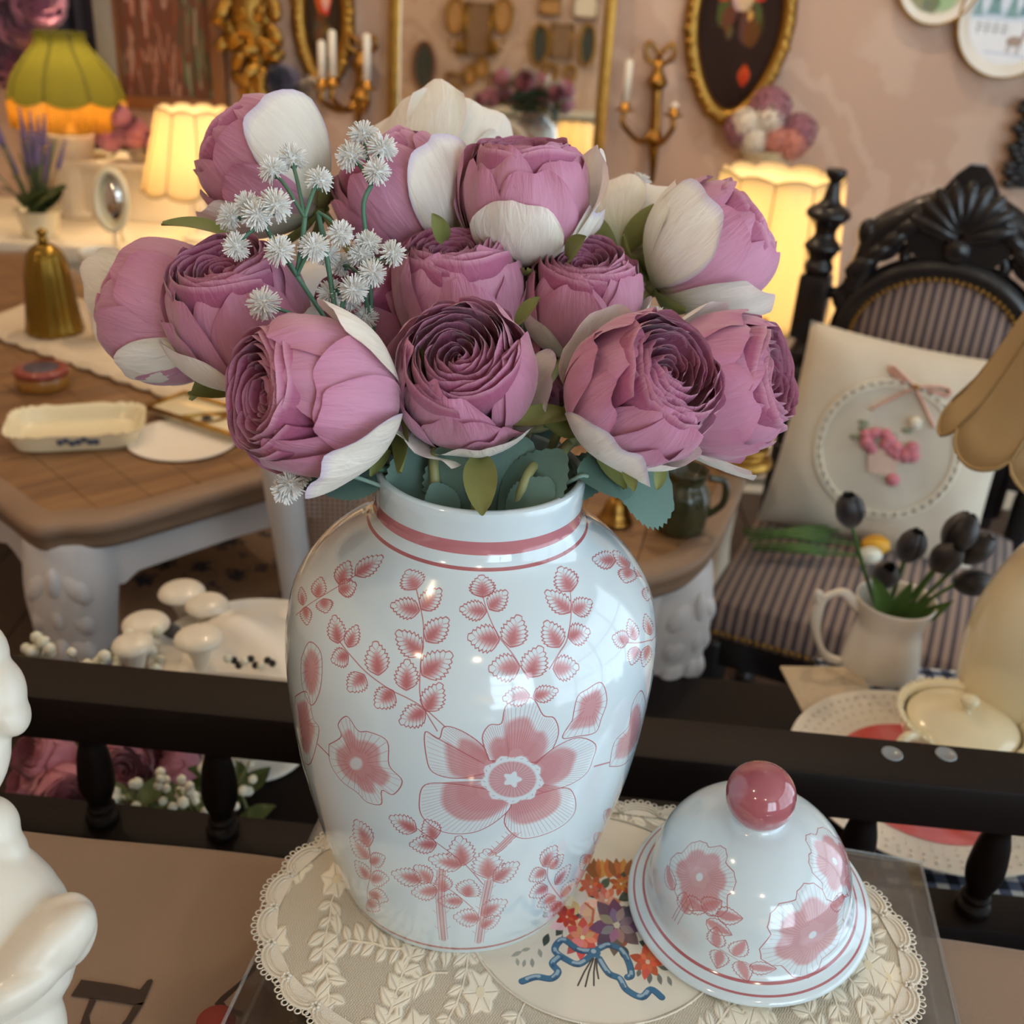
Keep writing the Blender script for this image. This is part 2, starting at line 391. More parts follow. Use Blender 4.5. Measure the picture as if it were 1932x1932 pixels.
# ------------------------------------------------------------------ display table with printed linen cloth
M_DARKW = mat('black_brown_wood', '#150d0a', 0.5, var=0.25, vscale=6, stretch=(1, 1, 8), bump=0.05, bscale=60, spec=0.2)
M_LINEN = mat('taupe_linen', '#8b735e', 0.9, var=0.09, vscale=9, bump=0.25, bscale=900, sheen=0.2)
M_INK = mat('cloth_ink', '#3a2a20', 0.9, var=0.15, vscale=300)
M_REDINK = mat('red_cloth_ink', '#8e3a30', 0.9)
CLZ = TZ - 0.04; TRZ = math.radians(-4.2); TORG = (0.0, 0.562)
t = thing('display_table', 'dark wooden display table under the printed linen cloth', 'table', (TORG[0], TORG[1], 0), TRZ)
MB().box((0.12, -0.30, CLZ - 0.022), (1.5, 0.585, 0.036), bev=0.004).build('table_top', M_DARKW, t, auto=40)
for sx in (-0.58, 0.82):
    for sy in (-0.55, -0.06):
        MB().lathe(smooth_prof([(0.02, 0), (0.026, 0.05), (0.02, 0.12), (0.03, 0.4), (0.024, 0.62), (0.034, 0.68), (0.034, CLZ - 0.04)], 4), 16, c=(sx, sy, 0)).build('leg', M_DARKW, t)
def cloth_z(x, y): return 0.0012 * math.sin(9 * x + 3 * y) * math.sin(14 * y + 1) + 0.0009 * math.sin(31 * x + 12 * y)
def clothfn(u, v):
    x = -0.66 + 1.56 * u; L = 0.70 * v; y = -0.60 + L
    hem = 0.004 * math.sin(7 * x + 1) + 0.002 * math.sin(23 * x)
    if y < -0.012: z = CLZ + cloth_z(x, y) + 0.0016
    else:
        a = min(1.0, (y + 0.012) / 0.03) * PI / 2
        yy = -0.012 + 0.019 * math.sin(a) + hem * math.sin(a); z = CLZ + 0.0016 - 0.019 * (1 - math.cos(a)) - max(0, y + 0.012 - 0.03)
        y = yy + (0.006 * math.sin(11 * x) * max(0, a - 1.2))
    return (x, y, z)
cl = MB().grid(clothfn, 90, 60).build('linen_tablecloth', M_LINEN)
cl.location = (TORG[0], TORG[1], 0); cl.rotation_euler = (0, 0, TRZ)
tag(cl, 'taupe linen tablecloth printed with large dark brown letters', 'tablecloth')
def print_px(name, mt, pts):
    inv = cl.matrix_basis.inverted(); P = [inv @ atz(x, y, CLZ + 0.002) for x, y in pts]
    ar = sum(P[i].x * P[(i + 1) % len(P)].y - P[(i + 1) % len(P)].x * P[i].y for i in range(len(P)))
    if ar < 0: P = P[::-1]
    return MB().prism([(p.x, p.y) for p in P], 0.0003, z0=CLZ + 0.0026).build(name, mt, cl, smooth=False)
zz = lambda l, ox, oy, s: [(ox + x / s, oy + y / s) for x, y in l]
print_px('printed_letter_stem', M_INK, zz([(345, 1800), (395, 1722), (560, 1745), (680, 1770), (715, 1725), (735, 1718), (742, 1728), (715, 1790), (690, 1845), (640, 1840), (560, 1826), (445, 1812), (400, 1806)], 0, 1180, 2.57))
print_px('printed_letter_bowl', M_INK, zz([(438, 1812), (405, 1895), (385, 1955), (420, 2020), (500, 2040), (590, 2010), (640, 1925), (700, 1830), (652, 1842), (610, 1915), (560, 1970), (500, 1985), (442, 1950), (432, 1895), (466, 1820)], 0, 1180, 2.57))
print_px('printed_letter', M_INK, zz([(1000, 1842), (1030, 1808), (1120, 1735), (1185, 1660), (1215, 1640), (1205, 1670), (1130, 1748), (1042, 1832), (1055, 1850), (1135, 1880), (1200, 1900), (1195, 1925), (1100, 1897), (1060, 1887)], 0, 1150, 2.47))
dd = atz(408, 1934, CLZ)
MB().lathe([(0, 0.0), (0.012, 0.0), (0.012, 0.0003), (0, 0.0003)], 20, M=cl.matrix_basis.inverted() @ Matrix.Translation((dd.x, dd.y, CLZ + 0.0028))).build('printed_dot', M_REDINK, cl)

# ------------------------------------------------------------------ clear plastic case the doily lies on
m, nt, b = node_mat('clear_plastic', 0.06); b.inputs['Base Color'].default_value = (*lin('#cfd2d0'), 1)
tr = nt.nodes.new('ShaderNodeBsdfTransparent'); tr.inputs[0].default_value = (0.97, 0.975, 0.97, 1); ms = nt.nodes.new('ShaderNodeMixShader')
fr = nt.nodes.new('ShaderNodeFresnel'); fr.inputs[0].default_value = 1.45; ad = nt.nodes.new('ShaderNodeMath'); ad.operation = 'MULTIPLY_ADD'; ad.inputs[1].default_value = 0.55; ad.inputs[2].default_value = 0.0
nt.links.new(fr.outputs[0], ad.inputs[0]); nt.links.new(ad.outputs[0], ms.inputs[0]); gls = nt.nodes.new('ShaderNodeBsdfGlossy'); gls.inputs['Roughness'].default_value = 0.05; nt.links.new(tr.outputs[0], ms.inputs[1]); nt.links.new(gls.outputs[0], ms.inputs[2])
nt.links.new(ms.outputs[0], nt.nodes['Material Output'].inputs[0]); M_CLEAR = m
BRZ = math.radians(-8.0)
bx = thing('clear_plastic_case', 'flat clear plastic case lying on the linen cloth under the lace doily', 'case', (0.309, 0.571, CLZ + 0.004), BRZ)
BW, BD, BH = 0.428, 0.36, 0.034
MB().box((-BW / 2, -BD / 2, BH - 0.001), (BW, BD, 0.002), bev=0.0006).build('top_sheet', M_CLEAR, bx, smooth=False)
MB().box((-BW / 2, -BD / 2, 0.001), (BW, BD, 0.002)).build('base_sheet', M_CLEAR, bx, smooth=False)
for c, s in (((-0.001, -BD / 2, BH / 2), (0.002, BD - 0.004, BH - 0.005)), ((-BW + 0.001, -BD / 2, BH / 2), (0.002, BD - 0.004, BH - 0.005)),
             ((-BW / 2, -0.001, BH / 2), (BW - 0.004, 0.002, BH - 0.005)), ((-BW / 2, -BD + 0.001, BH / 2), (BW - 0.004, 0.002, BH - 0.005))):
    MB().box(c, s).build('side_wall', M_CLEAR, bx, smooth=False)
M_RIDGE = mat('clear_plastic_edge', '#d8dcdc', 0.08, alpha=0.14)
for p0, p1 in (((-0.001, 0, BH), (-0.001, -BD, BH)), ((-BW, 0, BH), (-BW, -BD, BH)), ((0, -0.001, BH), (-BW, -0.001, BH)), ((-0.001, 0, 0.002), (-0.001, -BD, 0.002)), ((-BW, 0, 0.002), (-BW, -BD, 0.002))):
    MB().tube([p0, p1], 0.0012, 6).build('edge_ridge', M_RIDGE, bx)

# ------------------------------------------------------------------ lace doily
DC = Vector((0.067, 0.490)); DA, DB = 0.203, 0.112
def oval(th, ex=2.15):
    c_, s_ = math.cos(th), math.sin(th)
    return (DA * math.copysign(abs(c_) ** (2 / ex), c_), DB * math.copysign(abs(s_) ** (2 / ex), s_))
DW, DH = 1400, 900
yy, xx = np.mgrid[0:DH, 0:DW].astype(np.float32)
net = 0.5 + 0.5 * np.sin(xx * 1.15 + np.sin(yy * 0.55)) * np.sin(yy * 1.15)
H_ = Canvas(DW, DH, (0.0, 0.0, 0.0)); H_.a[:] = (0.25 + 0.2 * net)[..., None]
Cc = Canvas(DW, DH, (0.845, 0.805, 0.72)); Cc.a *= (0.84 + 0.16 * net)[..., None]
rr = random.Random(3)
def emb_leaf(x, y, a, L, wd):
    n = 9; ps = []
    for i in range(n): q = i / (n - 1); ps.append((q * L, wd * math.sin(PI * q) ** 0.8))
    for i in range(n): q = 1 - i / (n - 1); ps.append((q * L, -wd * math.sin(PI * q) ** 0.8))
    P = [(x + px_ * math.cos(a) - py_ * math.sin(a), y + px_ * math.sin(a) + py_ * math.cos(a)) for px_, py_ in ps]
    H_.poly(P, (0.9, 0.9, 0.9), 1, 3.0); Cc.poly(P, (0.955, 0.925, 0.845), 0.95, 1.5)
    H_.stroke([(x, y), (x + L * math.cos(a), y + L * math.sin(a))], 2, (0.4, 0.4, 0.4), 0.7)
for k in range(52):
    x, y, a = rr.uniform(60, DW - 60), rr.uniform(60, DH - 60), rr.uniform(0, 6.28); pts = []
    for i in range(11):
        pts.append((x, y)); a += rr.uniform(-0.25, 0.28); x += 26 * math.cos(a); y += 26 * math.sin(a)
        for sgn in (1, -1): emb_leaf(x, y, a + sgn * 0.95, rr.uniform(24, 40), rr.uniform(7, 11))
    H_.stroke(pts, 4, (0.8, 0.8, 0.8)); Cc.stroke(pts, 4, (0.94, 0.90, 0.81))
for k in range(80):
    x, y = rr.uniform(40, DW - 40), rr.uniform(40, DH - 40)
    for p in range(6): emb_leaf(x, y, p * PI / 3 + k, 36, 14)
    H_.disc((x, y), 9, (1, 1, 1)); Cc.disc((x, y), 9, (0.93, 0.88, 0.76))
for gx in range(0, DW, 7): H_.stroke([(gx, 0), (gx, 4)], 1, (0, 0, 0), 0.1)
M_LACE = image_mat('lace_embroidery', paint_image('lace_colour', Cc.a), 0.85, bump_img=paint_image('lace_height', H_.a, True), bump=0.9)
M_LACEC = mat('lace_cord', '#efe7d6', 0.85, bump=0.5, bscale=1500, var=0.05, vscale=200)
DZ = TZ - 0.0014
doily = thing('lace_doily', 'oval cream lace doily with scalloped edge under the jar', 'doily', (DC.x, DC.y, DZ), 0)
dm = MB()
NR, NT = 16, 120
def dz(x, y):   # drops where it hangs off the case
    w_ = bx.matrix_basis.inverted() @ Vector((DC.x + x, DC.y + y, 0)); o = max(0.0, -(w_.x + BW), w_.x)
    return -min(0.030, 0.55 * o * min(1, o / 0.01)) + 0.0005 * math.sin(60 * x + 20 * y)
for j in range(NR + 1):
    for i in range(NT):
        x, y = oval(2 * PI * i / NT); q = j / NR; x *= q; y *= q
        dm.v.append((x, y, 0.0006 + dz(x, y))); dm.uv[len(dm.v) - 1] = (0.5 + x / (2.1 * DA), 0.5 + y / (2.1 * DA) )
for j in range(NR):
    for i in range(NT):
        k = (i + 1) % NT; dm.f.append((j * NT + i, (j + 1) * NT + i, (j + 1) * NT + k, j * NT + k))
dm.build('lace_ground', M_LACE, doily)
# one scallop of the border in cord, then copies round the edge
NS = 36
per = []; acc = [0.0]; NP = 720
pp = [Vector((*oval(2 * PI * i / NP), 0)) for i in range(NP + 1)]
for i in range(NP): acc.append(acc[-1] + (pp[i + 1] - pp[i]).length)
SWD = acc[-1] / NS
sc = MB()
def arc(wd, h, n=14, y0=0.0): return [(wd * math.cos(PI - PI * i / n), y0 + h * math.sin(PI * i / n), 0) for i in range(n + 1)]
hw = SWD / 2
for wd, h, r in ((hw * 0.98, 0.0085, 0.0009), (hw * 0.80, 0.0058, 0.0008), (hw * 0.62, 0.0030, 0.0006)): sc.tube(arc(wd, h), r, 5)
for k in range(9):
    a = PI * (k + 0.5) / 9; cx, cy = hw * 0.98 * math.cos(a), 0.0085 * math.sin(a); nx_, ny_ = math.cos(a) * 0.55, math.sin(a); L = math.hypot(nx_, ny_); nx_, ny_ = nx_ / L, ny_ / L
    lp = [(cx + nx_ * 0.0022 + 0.0019 * math.cos(q) , cy + ny_ * 0.0022 + 0.0019 * math.sin(q), 0) for q in np.linspace(0, 2 * PI, 9)[:-1]]
    sc.tube(lp, 0.00055, 4, closed=True)
sc.grid(lambda u, v: (hw * 0.98 * (2 * u - 1), (0.0008 + 0.0075 * math.sqrt(max(0, 1 - (2 * u - 1) ** 2))) * v - 0.004 * (1 - v), -0.0003), 8, 2)
for k in range(6):
    a = 2 * PI * k / 6; sc.ball((hw + 0.0022 * math.cos(a), -0.0005 + 0.0022 * math.sin(a), 0.0004), (0.0013, 0.0013, 0.0008), 6, 4)
sc.uv = {}
scm = sc.mesh('scallop', M_LACEC)
for k in range(NS):
    s_ = (k + 0.5) * SWD; i = int(np.searchsorted(acc, s_)) - 1; p = pp[i].lerp(pp[i + 1], (s_ - acc[i]) / (acc[i + 1] - acc[i]))
    tg = (pp[i + 1] - pp[i]).normalized(); nr = Vector((tg.y, -tg.x, 0))
    mx = Matrix.Identity(4)
    for r_ in range(3): mx[r_][0] = -tg[r_]; mx[r_][1] = nr[r_]; mx[r_][2] = (0, 0, 1)[r_]; mx[r_][3] = (p.x, p.y, 0.0016 + dz(p.x, p.y))[r_]
    put('scallop', scm, doily, mx)

# printed medallion
MC = Vector((0.072, 0.506)); MR = 0.087; MS = 1024
cv = Canvas(MS, MS, (0.90, 0.87, 0.80))
def med(l, ox=900, oy=1500, s=3.864):
    out = []
    for x, y in l:
        p = atz(ox + x / s, oy + y / s, TZ + 0.001); out.append(((p.x - MC.x) / (2 * MR) * MS + MS / 2, (p.y - MC.y) / (2 * MR) * MS + MS / 2))
    return np.array(out)
rr = random.Random(5)
def mleaf(x, y, a, L, wd, col):
    n = 8; ps = [(q / n * L, wd * math.sin(PI * q / n)) for q in range(n + 1)] + [((n - q) / n * L, -wd * math.sin(PI * (n - q) / n)) for q in range(n + 1)]
    cv.poly(med([(x + px_ * math.cos(a) - py_ * math.sin(a), y + px_ * math.sin(a) + py_ * math.cos(a)) for px_, py_ in ps]), col, 0.95, 1.2)
def mflower(x, y, r, col, col2, n=7):
    r *= 1.32
    for ring, c_, rad in ((0, col, 1.0), (1, col2, 0.62)):
        for k in range(n):
            a = 2 * PI * (k + 0.5 * ring) / n + rr.uniform(-0.15, 0.15)
            mleaf(x + 0.1 * r * math.cos(a), y + 0.1 * r * math.sin(a), a, r * rad * rr.uniform(0.85, 1.1), r * 0.26 * rad, tuple(min(1, max(0, q + rr.uniform(-0.07, 0.07))) for q in c_))
DG = (0.20, 0.25, 0.22)
for x, y, a, L, wd, c_ in ((640, 930, 2.2, 110, 30, DG), (520, 1000, 1.9, 100, 26, DG), (1050, 1080, 1.2, 130, 34, DG), (1180, 1060, 0.3, 130, 34, DG), (1030, 760, -0.5, 140, 40, DG), (900, 680, -0.9, 110, 30, (0.3, 0.36, 0.28)),
                        (1100, 840, -0.2, 120, 36, DG), (330, 1130, 2.7, 90, 16, (.66, .66, .6)), (290, 1180, 1.4, 60, 14, (.66, .66, .6)), (350, 1190, 1.8, 60, 14, (.62, .62, .57)), (400, 1180, 1.5, 70, 16, (.6, .6, .55)), (450, 1110, 1.3, 70, 16, (.62, .62, .57)), (390, 1110, 2.9, 70, 14, (.66, .66, .6)),
                        (1190, 1260, 1.9, 60, 18, (.45, .46, .42)), (1260, 1280, 1.6, 90, 20, (.42, .43, .4)), (1320, 1290, 1.3, 90, 18, (.45, .46, .42)), (1320, 1240, 0.3, 90, 16, (.4, .42, .36)), (1390, 1310, 1.2, 80, 16, (.5, .5, .46)),
                        (700, 640, -1.2, 90, 25, (.35, .4, .3)), (760, 560, -1.0, 120, 25, (.45, .42, .25)), (860, 880, .5, 90, 25, DG)): mleaf(x, y, a, L, wd, c_)
for x in (850, 900, 960, 1020, 1080): 
    for a in (-2.0, -1.5, -1.1): mleaf(x, 600, a + rr.uniform(-.2, .2), 150, 28, rr.choice([(.85, .6, .25), (.8, .45, .2), (.6, .35, .15)]))
for q in range(26): mleaf(rr.uniform(640, 1130), rr.uniform(620, 1060), rr.uniform(0, 6.28), rr.uniform(60, 120), rr.uniform(16, 30), rr.choice([DG, (.33, .37, .30), (.45, .36, .38), (.6, .3, .2)]))
mflower(830, 660, 70, (.82, .33, .22), (.88, .45, .3)); mflower(940, 760, 78, (.85, .45, .36), (.90, .62, .5)); mflower(1050, 640, 60, (.72, .32, .16), (.8, .5, .2))
mflower(740, 880, 150, (.94, .86, .78), (.90, .72, .58), 9); cv.stroke(med([(790, 780), (850, 830), (840, 920), (760, 980)]), 10, (.78, .36, .22), .8)
mflower(655, 880, 62, (.75, .22, .16), (.82, .3, .2)); mflower(770, 1030, 110, (.86, .36, .26), (.93, .6, .5), 8); mflower(1020, 940, 150, (.40, .30, .37), (.62, .52, .55), 8); cv.disc(med([(1020, 940)])[0], 10, (.85, .82, .7))
mflower(1245, 1205, 90, (.82, .33, .22), (.9, .45, .32), 7); cv.disc(med([(1245, 1212)])[0], 8, (.95, .8, .7))
BL, BLD, BLL = (.25, .45, .58), (.13, .28, .42), (.78, .84, .87)
for path in ([(830, 1130), (740, 1120), (640, 1050), (590, 1070), (570, 1130), (650, 1190), (740, 1225), (830, 1165)], [(600, 1170), (550, 1220), (590, 1280), (540, 1330), (430, 1318), (330, 1350)],
             [(890, 1110), (960, 1085), (1050, 1120), (1105, 1210), (1125, 1300), (1100, 1320)], [(890, 1185), (960, 1290), (1040, 1330), (1090, 1410), (1200, 1465), (1270, 1410), (1345, 1465)]):
    q = med(path); q2 = np.array([[p.x, p.y] for p in spline3([(a, b_, 0) for a, b_ in q], 5)])
    cv.stroke(q2, 27, BLD, .9); cv.stroke(q2 + np.array([0, 2.]), 22, BL)
    for k in range(1, len(q2) - 4, 9): cv.stroke(q2[k:k + 5] + np.array([0, 4.]), 13, BLL, 0.7)
    for k in range(4, len(q2) - 3, 8): cv.stroke(q2[k:k + 3] - np.array([0, 5.]), 9, BLD, 0.6)
cv.disc(med([(858, 1140)])[0], 22, BL, 1, 2); cv.disc(med([(850, 1130)])[0], 10, BLL, 0.8, 2)
for x0, x1, y1 in ((840, 735, 1380), (850, 790, 1388), (864, 852, 1380), (872, 886, 1330)): cv.stroke(med([(x0, 1185), ((x0 + x1) / 2 - 6, (1185 + y1) / 2), (x1, y1)]), 6, (.28, .24, .22))
yy, xx = np.mgrid[0:MS, 0:MS]; cv.a *= (0.97 + 0.03 * np.sin(xx * 1.1) * np.sin(yy * 1.1))[..., None]
M_MED = image_mat('printed_medallion', paint_image('medallion_print', cv.a), 0.6, noise=0.15)
md = MB(); md.v.append((0, 0, 0)); md.uv[0] = (0.5, 0.5)
for j, q in enumerate((0.5, 0.97, 1.0)):
    for i in range(96):
        a = 2 * PI * i / 96; md.v.append((MR * q * math.cos(a), MR * q * math.sin(a), 0 if q < 1 else -0.0008)); md.uv[len(md.v) - 1] = (0.5 + 0.5 * q * math.cos(a), 0.5 + 0.5 * q * math.sin(a))
for i in range(96):
    k = (i + 1) % 96; md.f.append((0, 1 + i, 1 + k))
    for j in (0, 1): md.f.append((1 + j * 96 + i, 1 + (j + 1) * 96 + i, 1 + (j + 1) * 96 + k, 1 + j * 96 + k))
o = md.build('printed_medallion', M_MED, doily); o.location = (MC.x - DC.x, MC.y - DC.y, 0.0013)
o['label'] = 'round cream medallion printed with a bouquet and blue bow'
o2 = MB().tube([(MR * math.cos(2 * PI * i / 80), MR * math.sin(2 * PI * i / 80), 0) for i in range(80)], 0.0007, 5, closed=True).build('stitched_rim', M_LACEC, o); o2.location = (0, 0, 0)
# ------------------------------------------------------------------ painted porcelain jar
JX, JY = -0.0195, 0.5443; ZM = 0.2966
JZ0 = TZ
zc = np.array([0, .006, .03, .07, .11, .15, .18, .205, .225, .243, .255, .262, .2668, .270, .2731, .285, .2935, .2966])
rc = np.array([.0809, .083, .0899, .099, .1067, .111, .1123, .1102, .1035, .0895, .0755, .0668, .0628, .0608, .0600, .0598, .0600, .0596])
_mm = np.gradient(rc, zc)
def jar_r(z):
    z = np.clip(z, 0, ZM); i = np.clip(np.searchsorted(zc, z) - 1, 0, len(zc) - 2); h = zc[i + 1] - zc[i]; t = (z - zc[i]) / h
    return (2 * t**3 - 3 * t**2 + 1) * rc[i] + (t**3 - 2 * t**2 + t) * h * _mm[i] + (-2 * t**3 + 3 * t**2) * rc[i + 1] + (t**3 - t**2) * h * _mm[i + 1]
CW = CH = 2048
def jar_uv(P):
    """photo pixels -> canvas coordinates on the front half of the jar (None where the ray misses)"""
    P = np.asarray(P, float); D = np.array([ray(x, y) for x, y in P]); T = np.linspace(0.40, 0.80, 260)
    q = D[:, None, :] * T[None, :, None]; X = q[..., 0] - JX; Y = q[..., 1] - JY; Z = q[..., 2] + CZ - JZ0
    g = np.hypot(X, Y) - jar_r(Z); g[(Z < 0) | (Z > ZM)] = 1
    out = np.full((len(P), 2), np.nan)
    for n in range(len(P)):
        k = np.nonzero(g[n] < 0)[0]
        if len(k) == 0: continue
        k = k[0]; a = k - 1; s = g[n, a] / (g[n, a] - g[n, k] + 1e-12) if k > 0 else 0
        x, y, z = [u[n, a] + s * (u[n, k] - u[n, a]) for u in (X, Y, Z)]
        out[n] = ((math.atan2(x, -y) / PI + 0.5) * CW, z / ZM * CH)
    return out
GL = (0.805, 0.868, 0.896); PK = (0.735, 0.46, 0.48); PKD = (0.64, 0.32, 0.34)
jc = Canvas(CW, CH, GL)
def ok(Q): return len(Q) > 1 and not np.isnan(Q).any()
def jpoly(P, col, alpha, soft=1.0, shade=None):
    Q = jar_uv(P)
    if ok(Q): jc.poly(Q, col, alpha, soft, shade)
def jline(P, wd, col=PKD, alpha=0.9, closed=False):
    Q = jar_uv(P); Q = Q[~np.isnan(Q[:, 0])]
    if len(Q) > 1: jc.stroke(Q, wd, col, alpha, closed)
rr = random.Random(11)
def lprof(s): return math.sin(PI * min(1, max(0, s)) ** 0.72) ** 0.8 if s > 0.001 else 0.0
def jleaf(b0, t0, wd, teeth=8, fill=1.0):
    bx_, by = b0; tx, ty = t0; L = math.hypot(tx - bx_, ty - by); ux, uy = (tx - bx_) / L, (ty - by) / L; nx_, ny_ = -uy, ux; hw_ = wd / 2
    def pt(s, o): return (bx_ + ux * L * s + nx_ * o, by + uy * L * s + ny_ * o)
    def side(sg):
        ps = []; n = teeth * 2
        for i in range(n + 1):
            s = i / n; wv_ = hw_ * lprof(s); wv_ *= (1.13 if i % 2 else 0.90)
            ps.append(pt(min(1, s + (0.035 if i % 2 else -.01)), sg * wv_))
        return ps
    A = side(1); B = side(-1); out = A + B[::-1]
    def inner(sc, s0, s1): 
        n = 8; return [pt(s0 + (s1 - s0) * i / n, hw_ * sc * lprof(i / n)) for i in range(n + 1)] + [pt(s1 - (s1 - s0) * i / n, -hw_ * sc * lprof((n - i) / n)) for i in range(n + 1)]
    jpoly(inner(0.66, 0.0, 0.74), PK, 0.45 * fill, 6.0); jpoly(inner(0.46, 0.02, 0.62), PK, 0.70 * fill, 6.0); jpoly(inner(0.26, 0.02, 0.5), PKD, 0.45 * fill, 5.0)
    jline(out, 3.0, PKD, 0.85, True)
    for k in range(1, teeth):
        s = k / teeth
        for sg in (1, -1):
            wv_ = hw_ * lprof(s); jline([pt(s - 0.12, sg * wv_ * 0.25), pt(s, sg * wv_ * 0.92)], 2.0, PKD, 0.55)
ZA = lambda p: (530 + p[0] / 2.647, 930 + p[1] / 2.647)
ZB = lambda p: (530 + p[0] / 2.647, 1280 + p[1] / 2.647)
def stem(Z, pts, wd=4.0):
    q = spline3([(*Z(p), 0) for p in pts], 6); jline([(p.x, p.y) for p in q], wd, PKD, 0.7)
def sprig(Z, stem_pts, leaves):
    if stem_pts: stem(Z, stem_pts)
    for b0, t0, wd in leaves: jleaf(Z(b0), Z(t0), wd / 2.647)
def spread(Z, c, r_pts, hatch=9, core=0.30, ring=False):
    """one open flower: outline, brushed fill that stops short of the edge, comb lines"""
    cx, cy = Z(c); n = len(r_pts); O = [Z(p) for p in r_pts]
    SP = [(p.x, p.y) for p in spline3([(x, y, 0) for x, y in O + [O[0]]], 5)]
    inn = [(cx + (x - cx) * 0.72, cy + (y - cy) * 0.72) for x, y in SP]
    jpoly(inn, PK, 0.62, 8.0); jpoly([(cx + (x - cx) * 0.5, cy + (y - cy) * 0.5) for x, y in SP], PK, 0.35, 10.0)
    jline(SP, 3.4, PKD, 0.9, True)
    for k, (x, y) in enumerate(SP):
        if k % 2 == 0: jline([(cx + (x - cx) * f, cy + (y - cy) * f) for f in (0.35, 0.7, 0.96)], 2.2, PKD, 0.42)
# big flower: five petals
FC = (1155, 505)
petals = ([(1040, 470), (880, 500), (760, 470), (725, 390), (720, 268), (788, 302), (815, 242), (900, 262), (1000, 330), (1060, 420)],
          [(1040, 410), (1005, 300), (1040, 235), (1100, 225), (1130, 130), (1250, 98), (1310, 185), (1365, 200), (1385, 280), (1330, 390), (1250, 420)],
          [(1270, 430), (1360, 350), (1480, 297), (1570, 330), (1555, 410), (1520, 480), (1420, 540), (1290, 560)],
          [(1150, 620), (1280, 580), (1420, 547), (1466, 592), (1465, 672), (1400, 740), (1290, 788), (1185, 795), (1115, 720)],
          [(1060, 560), (860, 527), (720, 532), (690, 620), (712, 700), (812, 768), (960, 770), (1080, 710), (1150, 625)])
fx, fy = ZB(FC)
for P in petals:
    O = [ZB(p) for p in P]; SP = [(p.x, p.y) for p in spline3([(x, y, 0) for x, y in O + [O[0]]], 5)]
    jpoly(SP, GL, 1.0, 1.0)
    jpoly([(fx + (x - fx) * 0.76, fy + (y - fy) * 0.76) for x, y in SP], PK, 0.66, 9.0)
    jpoly([(fx + (x - fx) * 0.60, fy + (y - fy) * 0.60) for x, y in SP], PK, 0.30, 9.0)
    jline(SP, 3.4, PKD, 0.9, True)
    for k in range(0, len(SP)):
        x, y = SP[k]
        if math.hypot(x - fx, y - fy) > 62: jline([(fx + (x - fx) * f, fy + (y - fy) * f) for f in (0.38, 0.7, 0.97)], 2.0, PKD, 0.38)
ringp = [(fx + (57 + 4 * math.sin(9 * a)) * math.cos(a), fy + (44 + 3 * math.sin(9 * a)) * math.sin(a)) for a in np.linspace(0, 2 * PI, 40)[:-1]]
jpoly(ringp, GL, 0.95, 2.5); jpoly([(fx + 45 * math.cos(a), fy + 34 * math.sin(a)) for a in np.linspace(0, 2 * PI, 30)[:-1]], PK, 0.62, 4)
for a in np.linspace(0, 2 * PI, 34)[:-1]: jline([(fx + 16 * math.cos(a), fy + 12 * math.sin(a)), (fx + 44 * math.cos(a), fy + 33 * math.sin(a))], 2, PKD, 0.45)
jpoly([(fx + (15 + 4 * math.cos(5 * a)) * math.cos(a), fy + (13 + 3 * math.cos(5 * a)) * math.sin(a)) for a in np.linspace(0, 2 * PI, 30)[:-1]], GL, 0.95, 2)
for a in np.linspace(0, 2 * PI, 26)[:-1]: jline([(fx + 52 * math.cos(a), fy + 40 * math.sin(a)), (fx + 55 * math.cos(a + .06), fy + 42 * math.sin(a + .06))], 3, PKD, 0.4)
spread(ZB, (375, 425), [(240, 330), (300, 290), (285, 230), (330, 190), (385, 262), (440, 268), (530, 315), (540, 435), (605, 512), (560, 580), (503, 560), (500, 628), (430, 618), (380, 570), (300, 510), (245, 420)])
jpoly([ZB((375 + 32 * math.cos(a), 425 + 32 * math.sin(a))) for a in np.linspace(0, 6.28, 16)[:-1]], GL, 0.8, 5)
spread(ZB, (1545, 140), [(1455, 210), (1480, 95), (1530, 55), (1600, 22), (1628, 110), (1600, 200), (1570, 270), (1480, 290), (1405, 296)])
spread(ZB, (1735, 300), [(1640, 440), (1665, 320), (1735, 240), (1755, 130), (1800, 62), (1822, 150), (1800, 300), (1720, 425)])
spread(ZA, (150, 880), [(100, 830), (140, 745), (195, 790), (205, 890), (190, 1000), (150, 1060), (105, 960)])
spread(ZB, (110, 230), [(70, 90), (130, 70), (160, 200), (190, 260), (150, 420), (110, 400), (85, 250)])
stem(ZB, [(185, 330), (240, 385)], 8); stem(ZB, [(1565, 440), (1640, 420)], 7); stem(ZA, [(1885, 700), (1850, 740)])
sprig(ZA, [(675, 480), (700, 590), (712, 700), (695, 880), (700, 1040), (780, 1190)], [((675, 480), (630, 385), 120), ((690, 590), (545, 560), 100), ((700, 580), (800, 480), 95), ((725, 740), (835, 625), 110), ((700, 810), (575, 690), 115), ((705, 910), (855, 800), 135), ((725, 1090), (800, 950), 115)])
sprig(ZA, [(290, 740), (345, 810), (430, 900), (540, 980), (640, 1030), (720, 1080), (820, 1170)], [((285, 750), (265, 610), 85), ((335, 770), (380, 660), 72), ((335, 810), (250, 840), 95), ((485, 910), (470, 740), 112), ((415, 910), (335, 990), 105), ((625, 985), (630, 830), 112), ((560, 990), (470, 1070), 112), ((720, 1090), (590, 1150), 112)])
sprig(ZA, [(1005, 510), (1040, 620), (1090, 720), (1160, 810), (1235, 930)], [((1010, 520), (1000, 410), 120), ((1025, 595), (890, 580), 95), ((1040, 580), (1130, 490), 95), ((1090, 735), (930, 720), 130), ((1145, 770), (1190, 610), 125), ((1190, 870), (1035, 880), 130), ((1240, 920), (1300, 765), 125)])
